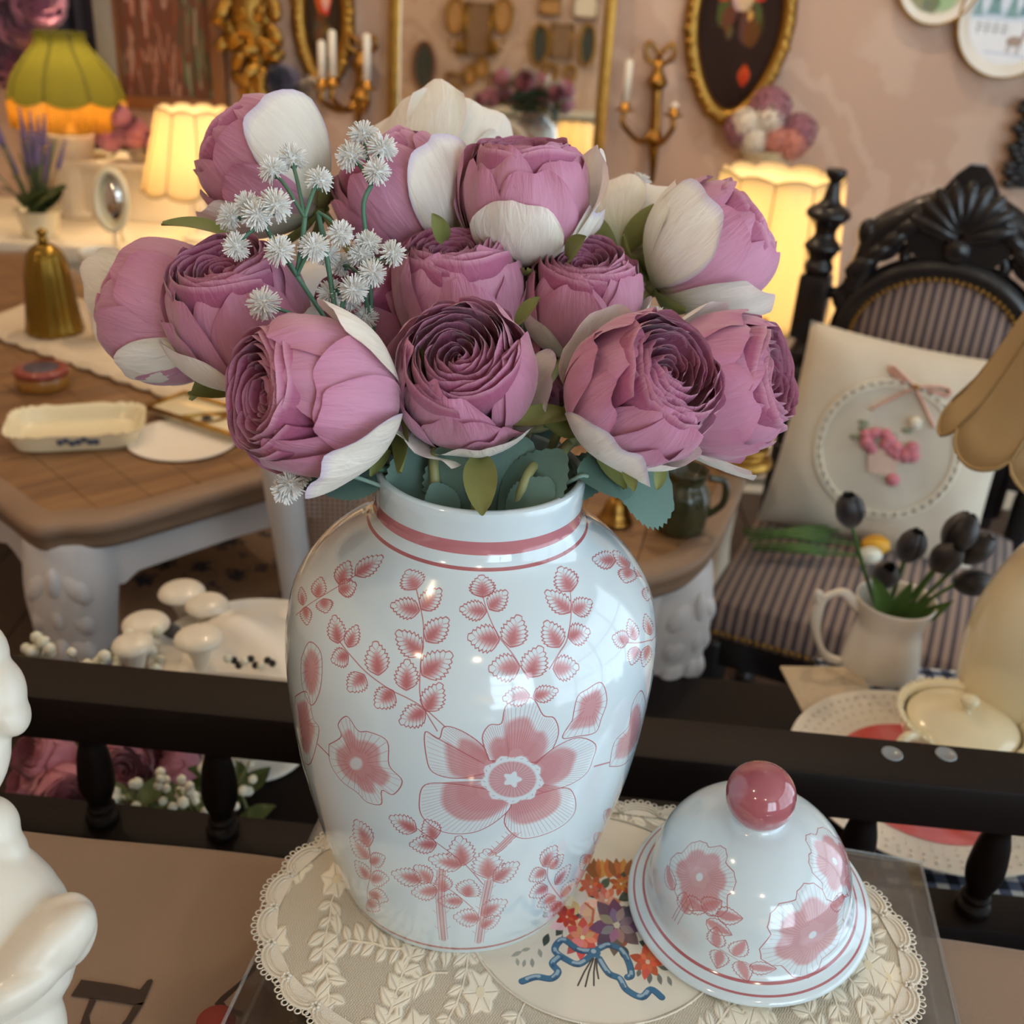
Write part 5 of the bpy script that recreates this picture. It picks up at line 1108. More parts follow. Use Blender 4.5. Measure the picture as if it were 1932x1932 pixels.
M_TGREEN = mat('tulip_green', '#4d6f33', .5, var=.2, vscale=40, translucent=.1)
def tulip_petal(k):
    def pos(u, v):
        a = (2 * u - 1); w_ = .62 * math.sin(PI * min(1, v * .86 + .08)) ** .7; R = .50 * math.sin(PI * min(.93, v * .78 + .10)) ** .8 * (1.0 + .06 * (k % 2)); ph = a * w_ / max(.25, R) * .62
        return (R * math.cos(ph), R * math.sin(ph), v * 1.35 - .05 * a * a * v)
    return MB().grid(pos, 6, 9)
TP = {}
def tulip(p, R, ax, mt, base, label, grp, leaf=None):
    root = thing('tulip', label, 'tulip', base, 0, grp); q = Vector(ax).to_track_quat('Z', 'Y').to_matrix().to_4x4()
    for k in range(6):
        key = (mt.name, k % 2)
        if key not in TP: TP[key] = tulip_petal(k).mesh('petal', mt)
        put('petal', TP[key], root, Matrix.Translation(p - base) @ q @ Matrix.Rotation(k * PI / 3, 4, 'Z') @ Matrix.Diagonal((R * (1 if k % 2 else .92), R * (1 if k % 2 else .92), R, 1)))
    MB().tube([v - base for v in spline3([base, base.lerp(p, .5) + Vector(ax) * -.008, p + Vector(ax).normalized() * R * .1], 6)], .0026, 6).build('stem', M_TGREEN, root)
    if leaf:
        for lx, ly in leaf:
            tip = aty(lx, ly, base.y - .02); b0 = base.copy(); y = tip - b0; L = y.length; y.normalize(); x_ = y.cross(TOWARD).normalized(); z_ = x_.cross(y); mx = Matrix.Identity(4)
            for i in range(3): mx[i][0] = x_[i] * L * .42; mx[i][1] = y[i] * L; mx[i][2] = z_[i] * L * .3; mx[i][3] = 0
            me = MB().grid(lambda u, v: ((2 * u - 1) * .3 * math.sin(PI * min(1, v * .9 + .09)), v, .2 * math.sin(2.5 * v) + .1 * abs(2 * u - 1)), 4, 10).mesh('leaf', M_TGREEN); put('leaf', me, root, mx)
bt = pt_p + Vector((.004, 0, .13))
for i, (x, y, r, ax, lab, lf) in enumerate(((1606, 992, .034, (-.3, -.1, 1), 'black tulip standing highest above the pitcher', None), (1706, 1056, .034, (.1, -.2, 1), 'black tulip upright between its neighbours above the pitcher', [(1720, 1090)]), (1664, 1100, .032, (-.1, -.5, .8), 'black tulip nodding over the pitcher rim', [(1640, 1080)]), (1762, 1072, .035, (.3, -.4, .9), 'black tulip in front of the full double bloom', [(1762, 1120)]),
                                     (1788, 1040, .040, (.35, .1, .9), 'full double black tulip above the pitcher', None), (1815, 1058, .034, (.6, -.1, .9), 'black tulip leaning beside the full double bloom', None), (1800, 1100, .034, (.95, -.1, .15), 'black tulip drooping sideways towards the cream lamp', [(1800, 1130)]))):
    tulip(aty(x, y, 1.15), r, ax, M_BTUL, bt + Vector((.004 * (i - 3), .004 * (i % 2), 0)), lab, 'black tulips in the white pitcher', lf)
# cream lamp with scalloped fabric shade
def shade_mesh(rt, rb, h, nseg, scal, mt, nm, parent, z0, bell=0.0, thick=.002):
    def f(u, v):
        a = 2 * PI * u; s = v; lobe = abs(math.sin(nseg * a / 2)); r = rb + (rt - rb) * (s ** (1 - bell)); r *= 1 - .035 * (1 - lobe) ** 3
        return (r * math.cos(a), r * math.sin(a), z0 + h * s - scal * lobe ** .7 * (1 - s) ** 2 + scal * .7 * lobe ** .7 * s ** 6)
    o = MB().grid(f, nseg * 8, 14, closed_u=True).build(nm, mt, parent); sd = o.modifiers.new('thickness', 'SOLIDIFY'); sd.thickness = thick; return o
def fabric_shade(name, col, glow, estr):
    m, nt, b = node_mat(name, .8); b.inputs['Base Color'].default_value = (*lin(col), 1); tr = nt.nodes.new('ShaderNodeBsdfTranslucent'); tr.inputs[0].default_value = (*lin(glow), 1); ms = nt.nodes.new('ShaderNodeMixShader'); ms.inputs[0].default_value = .55
    tc = nt.nodes.new('ShaderNodeTexCoord'); nz = nt.nodes.new('ShaderNodeTexNoise'); nz.inputs['Scale'].default_value = 600; nt.links.new(tc.outputs['Object'], nz.inputs['Vector']); bp = nt.nodes.new('ShaderNodeBump'); bp.inputs['Strength'].default_value = .2; bp.inputs['Distance'].default_value = .001; nt.links.new(nz.outputs[0], bp.inputs['Height']); nt.links.new(bp.outputs[0], b.inputs['Normal'])
    nt.links.new(b.outputs[0], ms.inputs[1]); nt.links.new(tr.outputs[0], ms.inputs[2]); nt.links.new(ms.outputs[0], nt.nodes['Material Output'].inputs[0]); return m
M_SHADEC = fabric_shade('cream_linen_shade', '#d9c49c', '#dcc79c', 0)
M_SHADEL = fabric_shade('lit_cream_shade', '#f2e3c0', '#fff0cc', 1)
M_SHADEG = fabric_shade('olive_green_shade', '#63601f', '#57541c', 1)
M_GLOW = mat('warm_bulb', '#ffe2b0', .5, emit='#ffcf8a', estr=30)
def bulb(parent, z, e, r=.022, nm='lamp_light'):
    MB().ball((0, 0, z), r, 12, 8).build('bulb', M_GLOW, parent)
    l = bpy.data.lights.new(nm, 'POINT'); l.energy = e; l.color = (1.0, .77, .48); l.shadow_soft_size = .03
    o = bpy.data.objects.new(nm, l); C.objects.link(o); o.parent = parent; o.location = (0, 0, z + r + .015)
lx = aty(1995, 1150, 1.0)
LXX = 0
lamp = thing('table_lamp', 'cream ceramic table lamp with bell shaped linen shade beside the pitcher', 'lamp', (lx.x, 1.0, GZ)); 
MB().lathe(smooth_prof([(.05, 0), (.052, .012), (.04, .02), (.045, .04), (.07, .10), (.082, .17), (.078, .24), (.055, .31), (.03, .345), (.02, .36), (.018, .40)], 5), 48).build('base', M_CREAMC, lamp)
MB().tube([(0, 0, .4), (0, 0, .50)], .008, 10).build('neck', M_BRASS, lamp)
sh = shade_mesh(.075, .165, .25, 12, .022, M_SHADEC, 'shade', lamp, .455, .25)
M_SEAM = mat('shade_seam', '#a98e63', .8)
for k in range(12):
    a = 2 * PI * k / 12; pts = []
    for i in range(9):
        s = i / 8; r = (.165 + (.075 - .165) * (s ** .75)) * .962 + .001; pts.append((r * math.cos(a), r * math.sin(a), .455 + .25 * s))
    MB().tube(pts, .0016, 5).build('seam', M_SEAM, sh)
MB().tube([((.165 * (1 - .035 * (1 - abs(math.sin(6 * a_))) ** 3)) * math.cos(a_), (.165 * (1 - .035 * (1 - abs(math.sin(6 * a_))) ** 3)) * math.sin(a_), .455 - .022 * abs(math.sin(6 * a_)) ** .7) for a_ in np.linspace(0, 2 * PI, 145)[:-1]], .0022, 6, closed=True).build('braid', M_SEAM, sh)
# ------------------------------------------------------------------ French tables, white chair, console (the middle distance)
m, nt, b = node_mat('honey_oak', .45); tc = nt.nodes.new('ShaderNodeTexCoord'); mp = nt.nodes.new('ShaderNodeMapping'); mp.inputs['Scale'].default_value = (2.2, 26, 8); nz = nt.nodes.new('ShaderNodeTexNoise'); nz.inputs['Scale'].default_value = 1.6; nz.inputs['Detail'].default_value = 7; nz.inputs['Distortion'].default_value = .5
nt.links.new(tc.outputs['Object'], mp.inputs[0]); nt.links.new(mp.outputs[0], nz.inputs['Vector']); rp = nt.nodes.new('ShaderNodeValToRGB'); rp.color_ramp.elements[0].position = .3; rp.color_ramp.elements[1].position = .72; rp.color_ramp.elements[0].color = (*lin('#6d4c30'), 1); rp.color_ramp.elements[1].color = (*lin('#9a744c'), 1)
nt.links.new(nz.outputs[0], rp.inputs[0]); nt.links.new(rp.outputs[0], b.inputs['Base Color']); M_OAK = m
M_OAKE = mat('greyed_oak_edge', '#8a705a', .55, var=.2, vscale=8, stretch=(1, 1, 12))
M_WWOOD = mat('white_painted_wood', '#d6d3d2', .45, var=.05, vscale=15, bump=.06, bscale=60)
def french_table(name, label, c, rz, a, b_, z, ex, legs, nplank=7):
    root = thing(name, label, 'table', (c[0], c[1], 0), rz); N = 120
    def out(k, th):
        cc, ss = math.cos(th), math.sin(th); w_ = 1 + .012 * math.cos(8 * th); return (math.copysign(abs(cc) ** (2 / ex), cc) * (a + k) * w_, math.copysign(abs(ss) ** (2 / ex), ss) * (b_ + k) * w_)
    ths = [2 * PI * i / N for i in range(N)]
    mb = MB(); prof = [(-.030, z - .045), (-.012, z - .044), (-.006, z - .034), (-.010, z - .026), (0, z - .018), (0, z - .006), (-.006, z - .001), (-.030, z), (-.036, z - .0015)]
    for k, zz_ in prof: mb.v += [(*out(k, t_), zz_) for t_ in ths]
    for j in range(len(prof) - 1):
        for i in range(N): q = (i + 1) % N; mb.f.append((j * N + i, j * N + q, (j + 1) * N + q, (j + 1) * N + i))
    mb.build('moulded_edge', M_OAKE, root)
    # planked top inside the moulding
    inner = [out(-.034, t_) for t_ in ths]; xs = [p[0] for p in inner]; x0, x1 = min(xs), max(xs)
    def yr(x):
        ys = []
        for i in range(N):
            p, q = inner[i], inner[(i + 1) % N]
            if (p[0] - x) * (q[0] - x) <= 0 and abs(p[0] - q[0]) > 1e-9: ys.append(p[1] + (q[1] - p[1]) * (x - p[0]) / (q[0] - p[0]))
        return (min(ys), max(ys)) if ys else (0, 0)
    for k in range(nplank):
        xa = x0 + (x1 - x0) * k / nplank + .0006; xb = x0 + (x1 - x0) * (k + 1) / nplank - .0006; n = 10; P = [(xa + (xb - xa) * i / n, yr(xa + (xb - xa) * i / n)) for i in range(n + 1)]
        MB().prism([(x, y[0]) for x, y in P] + [(x, y[1]) for x, y in P[::-1]], .014, z0=z - .0155).build('plank', M_OAK, root, smooth=False)
    ap = MB(); zt = z - .045; prof = 60
    for i in range(N):
        t0, t1 = ths[i], ths[(i + 1) % N] if i < N - 1 else 2 * PI
        def low(th):
            s = abs(math.sin(2 * th)); return zt - .055 - .105 * s ** 3 - .022 * max(0, 1 - abs(math.cos(2 * th)) * 0 - abs(s - .25) * 6)
        for q0, q1 in ((t0, t1),):
            p0, p1 = out(-.035, q0), out(-.035, q1); p2, p3 = out(-.055, q0), out(-.055, q1); o = len(ap.v)
            ap.v += [(*p0, zt), (*p1, zt), (*p1, low(q1)), (*p0, low(q0)), (*p2, zt), (*p3, zt), (*p3, low(q1)), (*p2, low(q0))]
            ap.f += [(o, o + 3, o + 2, o + 1), (o + 4, o + 5, o + 6, o + 7), (o + 3, o + 7, o + 6, o + 2)]
    ap.build('apron', M_WWOOD, root, auto=40)
    for sx, sy in legs:
        lx_, ly_ = sx * (a - .075), sy * (b_ - .075); path = spline3([(lx_, ly_, zt), (lx_ + sx * .012, ly_ + sy * .012, zt - .1), (lx_ + sx * .004, ly_ + sy * .004, zt - .25), (lx_ - sx * .022, ly_ - sy * .022, zt - .48), (lx_ - sx * .01, ly_ - sy * .01, .05), (lx_ + sx * .008, ly_ + sy * .008, 0.0)], 6)
        lg = MB().tube(path, list(np.interp(np.linspace(0, 1, len(path)), [0, .15, .35, .7, .92, 1], [.058, .06, .046, .026, .022, .03])), 12).build('leg', M_WWOOD, root)
        cv_ = MB(); d2 = Vector((sx, sy, 0)).normalized(); sd_ = Vector((-d2.y, d2.x, 0))
        for k in range(5):
            for s_ in (-1, 1):
                c0 = Vector((lx_ + sx * .010, ly_ + sy * .010, zt - .05 - k * .045)) + d2 * .041 + sd_ * s_ * (.020 - .0015 * k); cv_.ball((0, 0, 0), (.014, .019, .030), 10, 6, M=Matrix.Translation(c0) @ Matrix.Rotation(math.atan2(d2.y, d2.x), 4, 'Z') @ Matrix.Rotation(s_ * .6, 4, 'X'))
            cv_.ball(Vector((lx_ + sx * .010, ly_ + sy * .010, zt - .04 - k * .05)) + d2 * .052, (.010, .010, .024), 8, 6)
        cv_.build('carved_acanthus', M_WWOOD, lg)
    return root
u_ = Vector((math.cos(PI / 4), math.sin(PI / 4), 0)); v_ = Vector((-u_.y, u_.x, 0)); LC = Vector((-.597, 1.150, 0))
LT = LC + u_ * .275 * .935 + v_ * .70 * .935
french_table('french_table', 'oak topped French table with white carved legs holding the gold bell vase', (LT.x, LT.y), PI / 4, .275, .70, .75, 10.0, [(1, -1), (-1, -1), (1, 1), (-1, 1)])
french_table('french_table', 'oval oak topped French table holding the navy lamp and brass bell', (.185, 1.60), math.radians(-12), .19, .50, .75, 2.7, [(.9, -.8), (.9, .8), (-.9, .3)])
OT = .7505
# lace runner with scalloped edge
M_RUN = mat('cream_lace_runner', '#d9c7ad', .9, bump=.5, bscale=260, var=.12, vscale=70)
def runner_fn(u, v):
    A, B = atz(-60, 618, OT), atz(478, 806, OT); e = A.lerp(B, u); bk = Vector((.05, .26, 0)) * v; sc_ = (.010 * abs(math.sin(u * 46)) if v < .01 else 0)
    return (e.x + bk.x, e.y + bk.y - sc_ , .7525 + .0012 * math.sin(40 * u + 9 * v))
o = MB().grid(runner_fn, 140, 8).build('lace_runner', M_RUN); sd = o.modifiers.new('thickness', 'SOLIDIFY'); sd.thickness = .0015; tag(o, 'cream lace runner with scalloped hem across the oak table', 'table runner')
A, B = atz(-60, 618, OT), atz(478, 806, OT)
MB().tube([tuple(A.lerp(B, u) + Vector((0, -.010 * abs(math.sin(u * 46)), .004))) for u in np.linspace(0, 1, 300)], .003, 5).build('scalloped_hem', M_RUN, o)
# gold ribbed bell vase
M_GOLDG = mat('gold_ribbed_glass', '#8d6f28', .22, metal=.75, var=.35, vscale=18)
p = atz(105, 628, OT)
t = thing('ribbed_bell_vase', 'tall ribbed gold glass bell standing on the lace runner', 'bell vase', (p.x, p.y, OT + .0035))
MB().lathe(smooth_prof([(.048, 0), (.050, .004), (.046, .03), (.041, .08), (.036, .125), (.028, .148), (.014, .160), (.006, .163)], 5), 60, mod=lambda a, t_: 1 + .035 * math.cos(14 * a)).build('bell', M_GOLDG, t)
MB().lathe(smooth_prof([(.006, .162), (.010, .168), (.006, .174), (.011, .182), (0, .190)], 3), 16).build('finial', M_GOLDG, t)
# small round trinket box
M_OCHRE = mat('ochre_lacquer', '#9a6a2a', .35, coat=.3, var=.1, vscale=30); M_REDL = mat('red_lacquer', '#8c3a2e', .35, coat=.4, var=.1); M_SLATE = mat('slate_inlay', '#4b4450', .4)
p = atz(82, 727, OT); t = thing('trinket_box', 'round ochre trinket box with dark red rimmed lid', 'trinket box', (p.x, p.y, OT))
MB().lathe([(.040, 0), (.041, .002), (.041, .020), (.040, .021)], 40).build('body', M_OCHRE, t)
MB().lathe([(.0425, .0215), (.043, .028), (.040, .031), (.028, .0315)], 40).build('lid', M_REDL, t); MB().lathe([(0, .0322), (.027, .0322), (.028, .031)], 40, capb=False).build('inlay', M_SLATE, t)
# ruffled china tray
p = atz(148, 822, OT); t = thing('ruffled_tray', 'rectangular cream china tray with ruffled rim and blue painted front', 'tray', (p.x, p.y, OT), .30)
def tray_fn(u, v):
    a = 2 * PI * u; ex = 5; cc, ss = math.cos(a), math.sin(a); X, Y = math.copysign(abs(cc) ** (2 / ex), cc), math.copysign(abs(ss) ** (2 / ex), ss)
    k_ = [(.0, .004), (.86, .004), (.92, .012), (1.0, .024), (1.05, .026), (1.02, .023), (.93, .006), (.90, 0)]; q = v * (len(k_) - 1); i = min(int(q), len(k_) - 2); f = q - i; r = k_[i][0] + f * (k_[i + 1][0] - k_[i][0]); zq = k_[i][1] + f * (k_[i + 1][1] - k_[i][1])
    ruf = .0035 * math.sin(26 * a) * max(0, zq - .02) / .016; return (.092 * X * r, .060 * Y * r, zq + ruf)
MB().grid(tray_fn, 140, 21, closed_u=True).build('dish', M_CREAMC, t)
M_BLUEP = mat('blue_floral_paint', '#51586a', .3); mb = MB()
for i in range(7): mb.ball((.006 + .008 * (i - 3), -.0605 + .0006 * (i % 2), .016 + .003 * math.sin(i * 2)), (.005, .0015, .005), 8, 5)
mb.build('painted_spray', M_BLUEP, t)
# round placemat and gilt tray
p = atz(345, 830, OT); t = thing('round_placemat', 'round white crocheted placemat near the carved corner of the oak table', 'placemat', (p.x, p.y, OT))
MB().lathe([(0, .001), (.072, .001), (.078, .003), (.080, .0015), (.078, 0)], 60, mod=lambda a, t_: 1 + .012 * math.sin(30 * a) * t_, capb=False).build('mat', M_NAP, t)
p = atz(398, 785, OT + .01); t = thing('gilt_tray', 'small mirrored tray with gilt rim lying on the runner', 'tray', (p.x - .0, p.y, .7565), -.5)
MB().box((0, 0, .003), (.19, .08, .006), bev=.002).build('base', M_CREAMC, t, auto=40); MB().tube([(-.095, -.04, .008), (.095, -.04, .008), (.095, .04, .008), (-.095, .04, .008)], .004, 8, closed=True).build('rim', M_GILT, t)
p = atz(395, 800, OT); t = thing('gilt_leaf_dish', 'tiny gilt leaf dish with dark trinkets on the placemat', 'dish', (p.x, p.y - .01, OT + .004), .4)
MB().grid(lambda u, v: ((u - .5) * .07, (v - .5) * .035 * math.sin(PI * min(1, u * .96 + .02)), .012 * (2 * v - 1) ** 2 + .006 * (2 * u - 1) ** 2), 16, 8).build('leaf', M_GILT, t); MB().ball((0, 0, .009), (.009, .006, .005), 8, 6).build('trinket', M_BLACKB, t)
# white footed cup and bottle behind
p = atz(208, 640, OT); t = thing('white_beaker', 'tall plain white beaker beside the gold bell vase', 'beaker', (p.x, p.y, OT + .0035))
MB().lathe(smooth_prof([(.026, 0), (.028, .004), (.030, .08), (.036, .150), (.037, .152), (.034, .150), (.027, .02), (0, .012)], 4), 36).build('cup', M_WPLATE, t)
# white chair with cane back
wc = thing('cane_back_chair', 'white painted chair with cane back seen from behind', 'chair', (-.186, 1.275, 0), math.radians(4))
M_CANE = mat('cane_weave', '#9a7c64', .7, var=.25, vscale=200)
def stile(sg): return spline3([(sg * .085, .02, 0.0), (sg * .095, .01, .25), (sg * .10, .0, .47), (sg * .104, -.004, .58), (sg * .112, -.012, .70), (sg * .122, -.02, .82), (sg * .128, -.03, .93), (sg * .118, -.04, 1.02), (sg * .065, -.045, 1.06), (0, -.047, 1.075)], 6)
for sg in (-1, 1):
    P = stile(sg); mb = MB().tube(P, list(np.interp(np.linspace(0, 1, len(P)), [0, .3, .5, .7, 1], [.018, .022, .025, .026, .022])), 12); mb.build('back_frame', M_WWOOD, wc)
    MB().tube(spline3([(sg * .08, .33, .44), (sg * .085, .345, .25), (sg * .08, .33, 0)], 5), .02, 10).build('leg', M_WWOOD, wc)
def cane_bound(z): return interp(z, [.55, .58, .70, .82, .95, 1.05], [.07, .085, .094, .10, .104, .055])
mb = MB(); n = 26
for i in range(-n, n + 1):
    x = i * .0068; zs = [z for z in np.linspace(.55, 1.05, 30) if cane_bound(z) >= abs(x)]
    if len(zs) > 1: mb.tube([(x, -.012 - .02 * (zz_ - .55), zz_) for zz_ in (zs[0], zs[-1])], .0016, 4)
for j in range(74):
    z = .555 + j * .0069
    if z < 1.045: w_ = cane_bound(z); mb.tube([(-w_, -.010 - .02 * (z - .55), z), (w_, -.010 - .02 * (z - .55), z)], .0016, 4)
ob = mb.build('cane_panel', M_CANE, wc); ob['kind'] = 'stuff'
MB().box((0, .175, .435), (.20, .36, .05), bev=.015).build('seat_rail', M_WWOOD, wc, auto=40)
m, nt, b = node_mat('dark_floral_fabric', .85); tc = nt.nodes.new('ShaderNodeTexCoord'); vo = nt.nodes.new('ShaderNodeTexVoronoi'); vo.inputs['Scale'].default_value = 22; nz = nt.nodes.new('ShaderNodeTexNoise'); nz.inputs['Scale'].default_value = 45
mxv = nt.nodes.new('ShaderNodeMix'); mxv.data_type = 'VECTOR'; mxv.inputs[0].default_value = .05; nt.links.new(tc.outputs['Object'], mxv.inputs[4]); nt.links.new(nz.outputs[1], mxv.inputs[5]); nt.links.new(mxv.outputs[1], vo.inputs['Vector'])
rp = nt.nodes.new('ShaderNodeValToRGB'); rp.color_ramp.elements[0].position = .32; rp.color_ramp.elements[1].position = .42; rp.color_ramp.elements[0].color = (*lin('#33333f'), 1); rp.color_ramp.elements[1].color = (*lin('#94785f'), 1); nt.links.new(vo.outputs[0], rp.inputs[0]); nt.links.new(rp.outputs[0], b.inputs['Base Color']); M_FLOR = m
MB().ball((0, .175, .462), (.10, .175, .04), 28, 12).build('seat', M_FLOR, wc)
fc = atz(440, 1090, .50)
fs = thing('floral_stool', 'low stool upholstered in dark navy floral fabric beside the carved table leg', 'stool', (fc.x - .08, fc.y + .12, 0), .4)
MB().lathe(smooth_prof([(.20, .36), (.215, .39), (.21, .44), (.18, .475), (.1, .49), (0, .492)], 4), 40).build('seat', M_FLOR, fs); MB().lathe([(.19, .30), (.20, .31), (.20, .36), (.19, .365)], 40).build('seat_rail', M_DARKW, fs)
for k in range(4): a = PI / 4 + k * PI / 2; MB().tube([(.15 * math.cos(a), .15 * math.sin(a), .31), (.18 * math.cos(a), .18 * math.sin(a), 0)], [.02, .013], 10).build('leg', M_DARKW, fs)
# cream console against the far wall
KZ = .76
cn = thing('cream_console', 'cream painted console against the wallpapered wall', 'console', (-1.42, 2.715, 0))
MB().box((0, 0, KZ - .02), (1.62, .49, .04), bev=.006).build('top', M_CREAM, cn, auto=40); MB().box((0, .01, KZ / 2 - .02), (1.54, .46, KZ - .04)).build('body', M_CREAM, cn, smooth=False)
for k in range(3):
    d_ = MB().box((-.5 + .5 * k, -.229, KZ / 2), (.46, .018, KZ - .16), bev=.004).build('door', M_CREAM, cn, auto=40); MB().ball((-.5 + .5 * k + .18, -.245, KZ / 2 + .05), .012, 10, 8).build('knob', M_BRASS, d_)
# upright cream panel (mantel mirror back) on the console
p0, p1 = aty(160, 300, 2.86), aty(300, 300, 2.86)
t = thing('cream_mantel_box', 'cream painted moulded box standing on the console behind the oval mirror', 'box', ((p0.x + p1.x) / 2 + .05, 2.84, KZ)); hh = p0.z - KZ
MB().box((0, 0, hh / 2), (p1.x - p0.x + .10, .16, hh), bev=.006).build('body', M_CREAM, t, auto=40); MB().box((0, -.01, hh + .008), (p1.x - p0.x + .13, .19, .016), bev=.004).build('moulding', M_CREAM, t, auto=40)
p = aty(108, 330, 2.80)
t = thing('cream_pillar', 'cream fluted pillar on the console under the green lamp', 'pillar', (p.x + .05, 2.80, KZ)); hh = aty(130, 250, 2.80).z - KZ
MB().lathe([(.060, 0), (.060, .015), (.050, .02), (.050, hh - .03), (.062, hh - .015), (.062, hh)], 48, mod=lambda a, t_: 1 + (.02 * math.cos(16 * a) if .2 < t_ < .8 else 0)).build('shaft', M_CREAM, t); pil = (p.x + .05, 2.80, KZ + hh)
# green fringed lamp
gl_ = thing('fringed_lamp', 'brass lamp with olive green bell shade and gold fringe', 'lamp', pil); ztop, zbot = aty(113, 60, 2.80).z - pil[2], aty(113, 182, 2.80).z - pil[2]
MB().lathe(smooth_prof([(.05, 0), (.052, .006), (.02, .02), (.010, .04), (.008, zbot)], 4), 20).build('stand', M_BRASS, gl_)
rb = 95 * 2.95 / F_PX
def gsh(u, v):
    a = 2 * PI * u; lobe = abs(math.sin(4 * a)); r = interp(v, [0, .1, .35, .6, .8, .9, 1], [1.0, .98, .88, .66, .46, .42, .45]) * rb * (1 - .05 * (1 - lobe) ** 3); return (r * math.cos(a), r * math.sin(a), zbot + (ztop - zbot) * v - .014 * lobe * (1 - v) ** 3)
gs = MB().grid(gsh, 96, 16, closed_u=True).build('shade', M_SHADEG, gl_); M_FRINGE = mat('gold_fringe', '#f0c866', .6, var=.15, vscale=200, translucent=.7)
M_BRAID = mat('dark_olive_braid', '#4a471c', .7)
for k in range(8):
    a = PI * k / 4; MB().tube([(gsh(a / (2 * PI), v)[0] * 1.01, gsh(a / (2 * PI), v)[1] * 1.01, gsh(a / (2 * PI), v)[2]) for v in np.linspace(0, 1, 10)], .002, 5).build('seam', M_BRAID, gs)
fr_ = MB(); hz_ = zbot - (aty(113, 236, 2.80).z - pil[2])
for k in range(150):
    a = 2 * PI * k / 150; q = gsh(k / 150, 0); fr_.tube([(q[0] * .99, q[1] * .99, q[2] + .003), (q[0] * .985, q[1] * .985, zbot - hz_ + random.uniform(-.003, .003))], .0028, 4)
of = fr_.build('fringe', M_FRINGE, gl_, label='gold hanging fringe'); of['kind'] = 'stuff'
bulb(gl_, zbot + .0, 2.6)
# white lamp with scalloped pleated shade
p = aty(330, 425, 2.62); wl = thing('scalloped_lamp', 'small white lamp with glowing scalloped shade on the console', 'lamp', (aty(372, 300, 2.62).x, 2.62, KZ)); z0, z1 = aty(372, 352, 2.62).z - KZ, aty(372, 210, 2.62).z - KZ
MB().lathe(smooth_prof([(.045, 0), (.047, .01), (.02, .02), (.013, .05), (.016, z0 * .6), (.010, z0), (.008, z0 + .02)], 4), 24).build('base', M_WPLATE, wl)
def lit_shade(root, rt, rb_, z0_, h, nseg, sc_):
    s_ = shade_mesh(rt, rb_, h, nseg, sc_, M_SHADEL, 'shade', root, z0_)
    for k in range(nseg):
        a = 2 * PI * k / nseg; MB().tube([((rb_ + (rt - rb_) * s) * .968 * math.cos(a), (rb_ + (rt - rb_) * s) * .968 * math.sin(a), z0_ + h * s) for s in np.linspace(0, 1, 6)], .0016, 5).build('seam', M_SEAM, s_)
    for rad, zq, sg in ((rt, z0_ + h, .7), (rb_, z0_, -1)):
        MB().tube([(rad * (1 - .035 * (1 - abs(math.sin(nseg * a / 2))) ** 3) * math.cos(a), rad * (1 - .035 * (1 - abs(math.sin(nseg * a / 2))) ** 3) * math.sin(a), zq + sg * sc_ * abs(math.sin(nseg * a / 2)) ** .7) for a in np.linspace(0, 2 * PI, nseg * 12 + 1)[:-1]], .0018, 5, closed=True).build('piping', M_SEAM, s_)
    return s_
lit_shade(wl, 62 * 2.75 / F_PX, 98 * 2.75 / F_PX, z0, z1 - z0, 10, .012); bulb(wl, z0 + .05, 1.4)
# lavender pot
p = aty(75, 418, 2.55); lv = thing('lavender_pot', 'cream pot of purple lavender on the console', 'potted plant', (p.x, 2.55, KZ)); hz = p.z - KZ + .02
MB().lathe(smooth_prof([(.035, 0), (.04, .01), (.05, max(.05, hz)), (.055, max(.055, hz + .01)), (.045, max(.05, hz))], 3), 28).build('pot', M_CREAMC, lv)
M_LAV = mat('lavender_bloom', '#7c6a92', .8, var=.2, vscale=80); M_LAVG = mat('lavender_green', '#5d6a45', .7, var=.2, vscale=50); rr_ = random.Random(4)
for k in range(34):
    a = rr_.uniform(0, 6.28); sp_ = rr_.uniform(0, .085); h = rr_.uniform(.10, .20); tip = Vector((sp_ * math.cos(a) * 1.25, sp_ * math.sin(a), hz + h)); b0 = Vector((.3 * sp_ * math.cos(a), .3 * sp_ * math.sin(a), hz)); MB().tube([b0, b0.lerp(tip, .5) + Vector((0, 0, .01)), tip], .0018, 4).build('stem', M_LAVG, lv)
    if k % 3 < 2: 
        dr = (tip - b0).normalized(); mb = MB()
        for i in range(7): mb.ball(tip + dr * (-.02 + i * .010), .0075 * (1 - .08 * i), 6, 4)
        mb.build('bloom', M_LAV, lv)
    else: put('leaf', LEAFD[0], lv, Matrix.Translation(b0) @ Matrix.Rotation(a, 4, 'Z') @ Matrix.Rotation(.9, 4, 'X') @ Matrix.Scale(.09, 4))
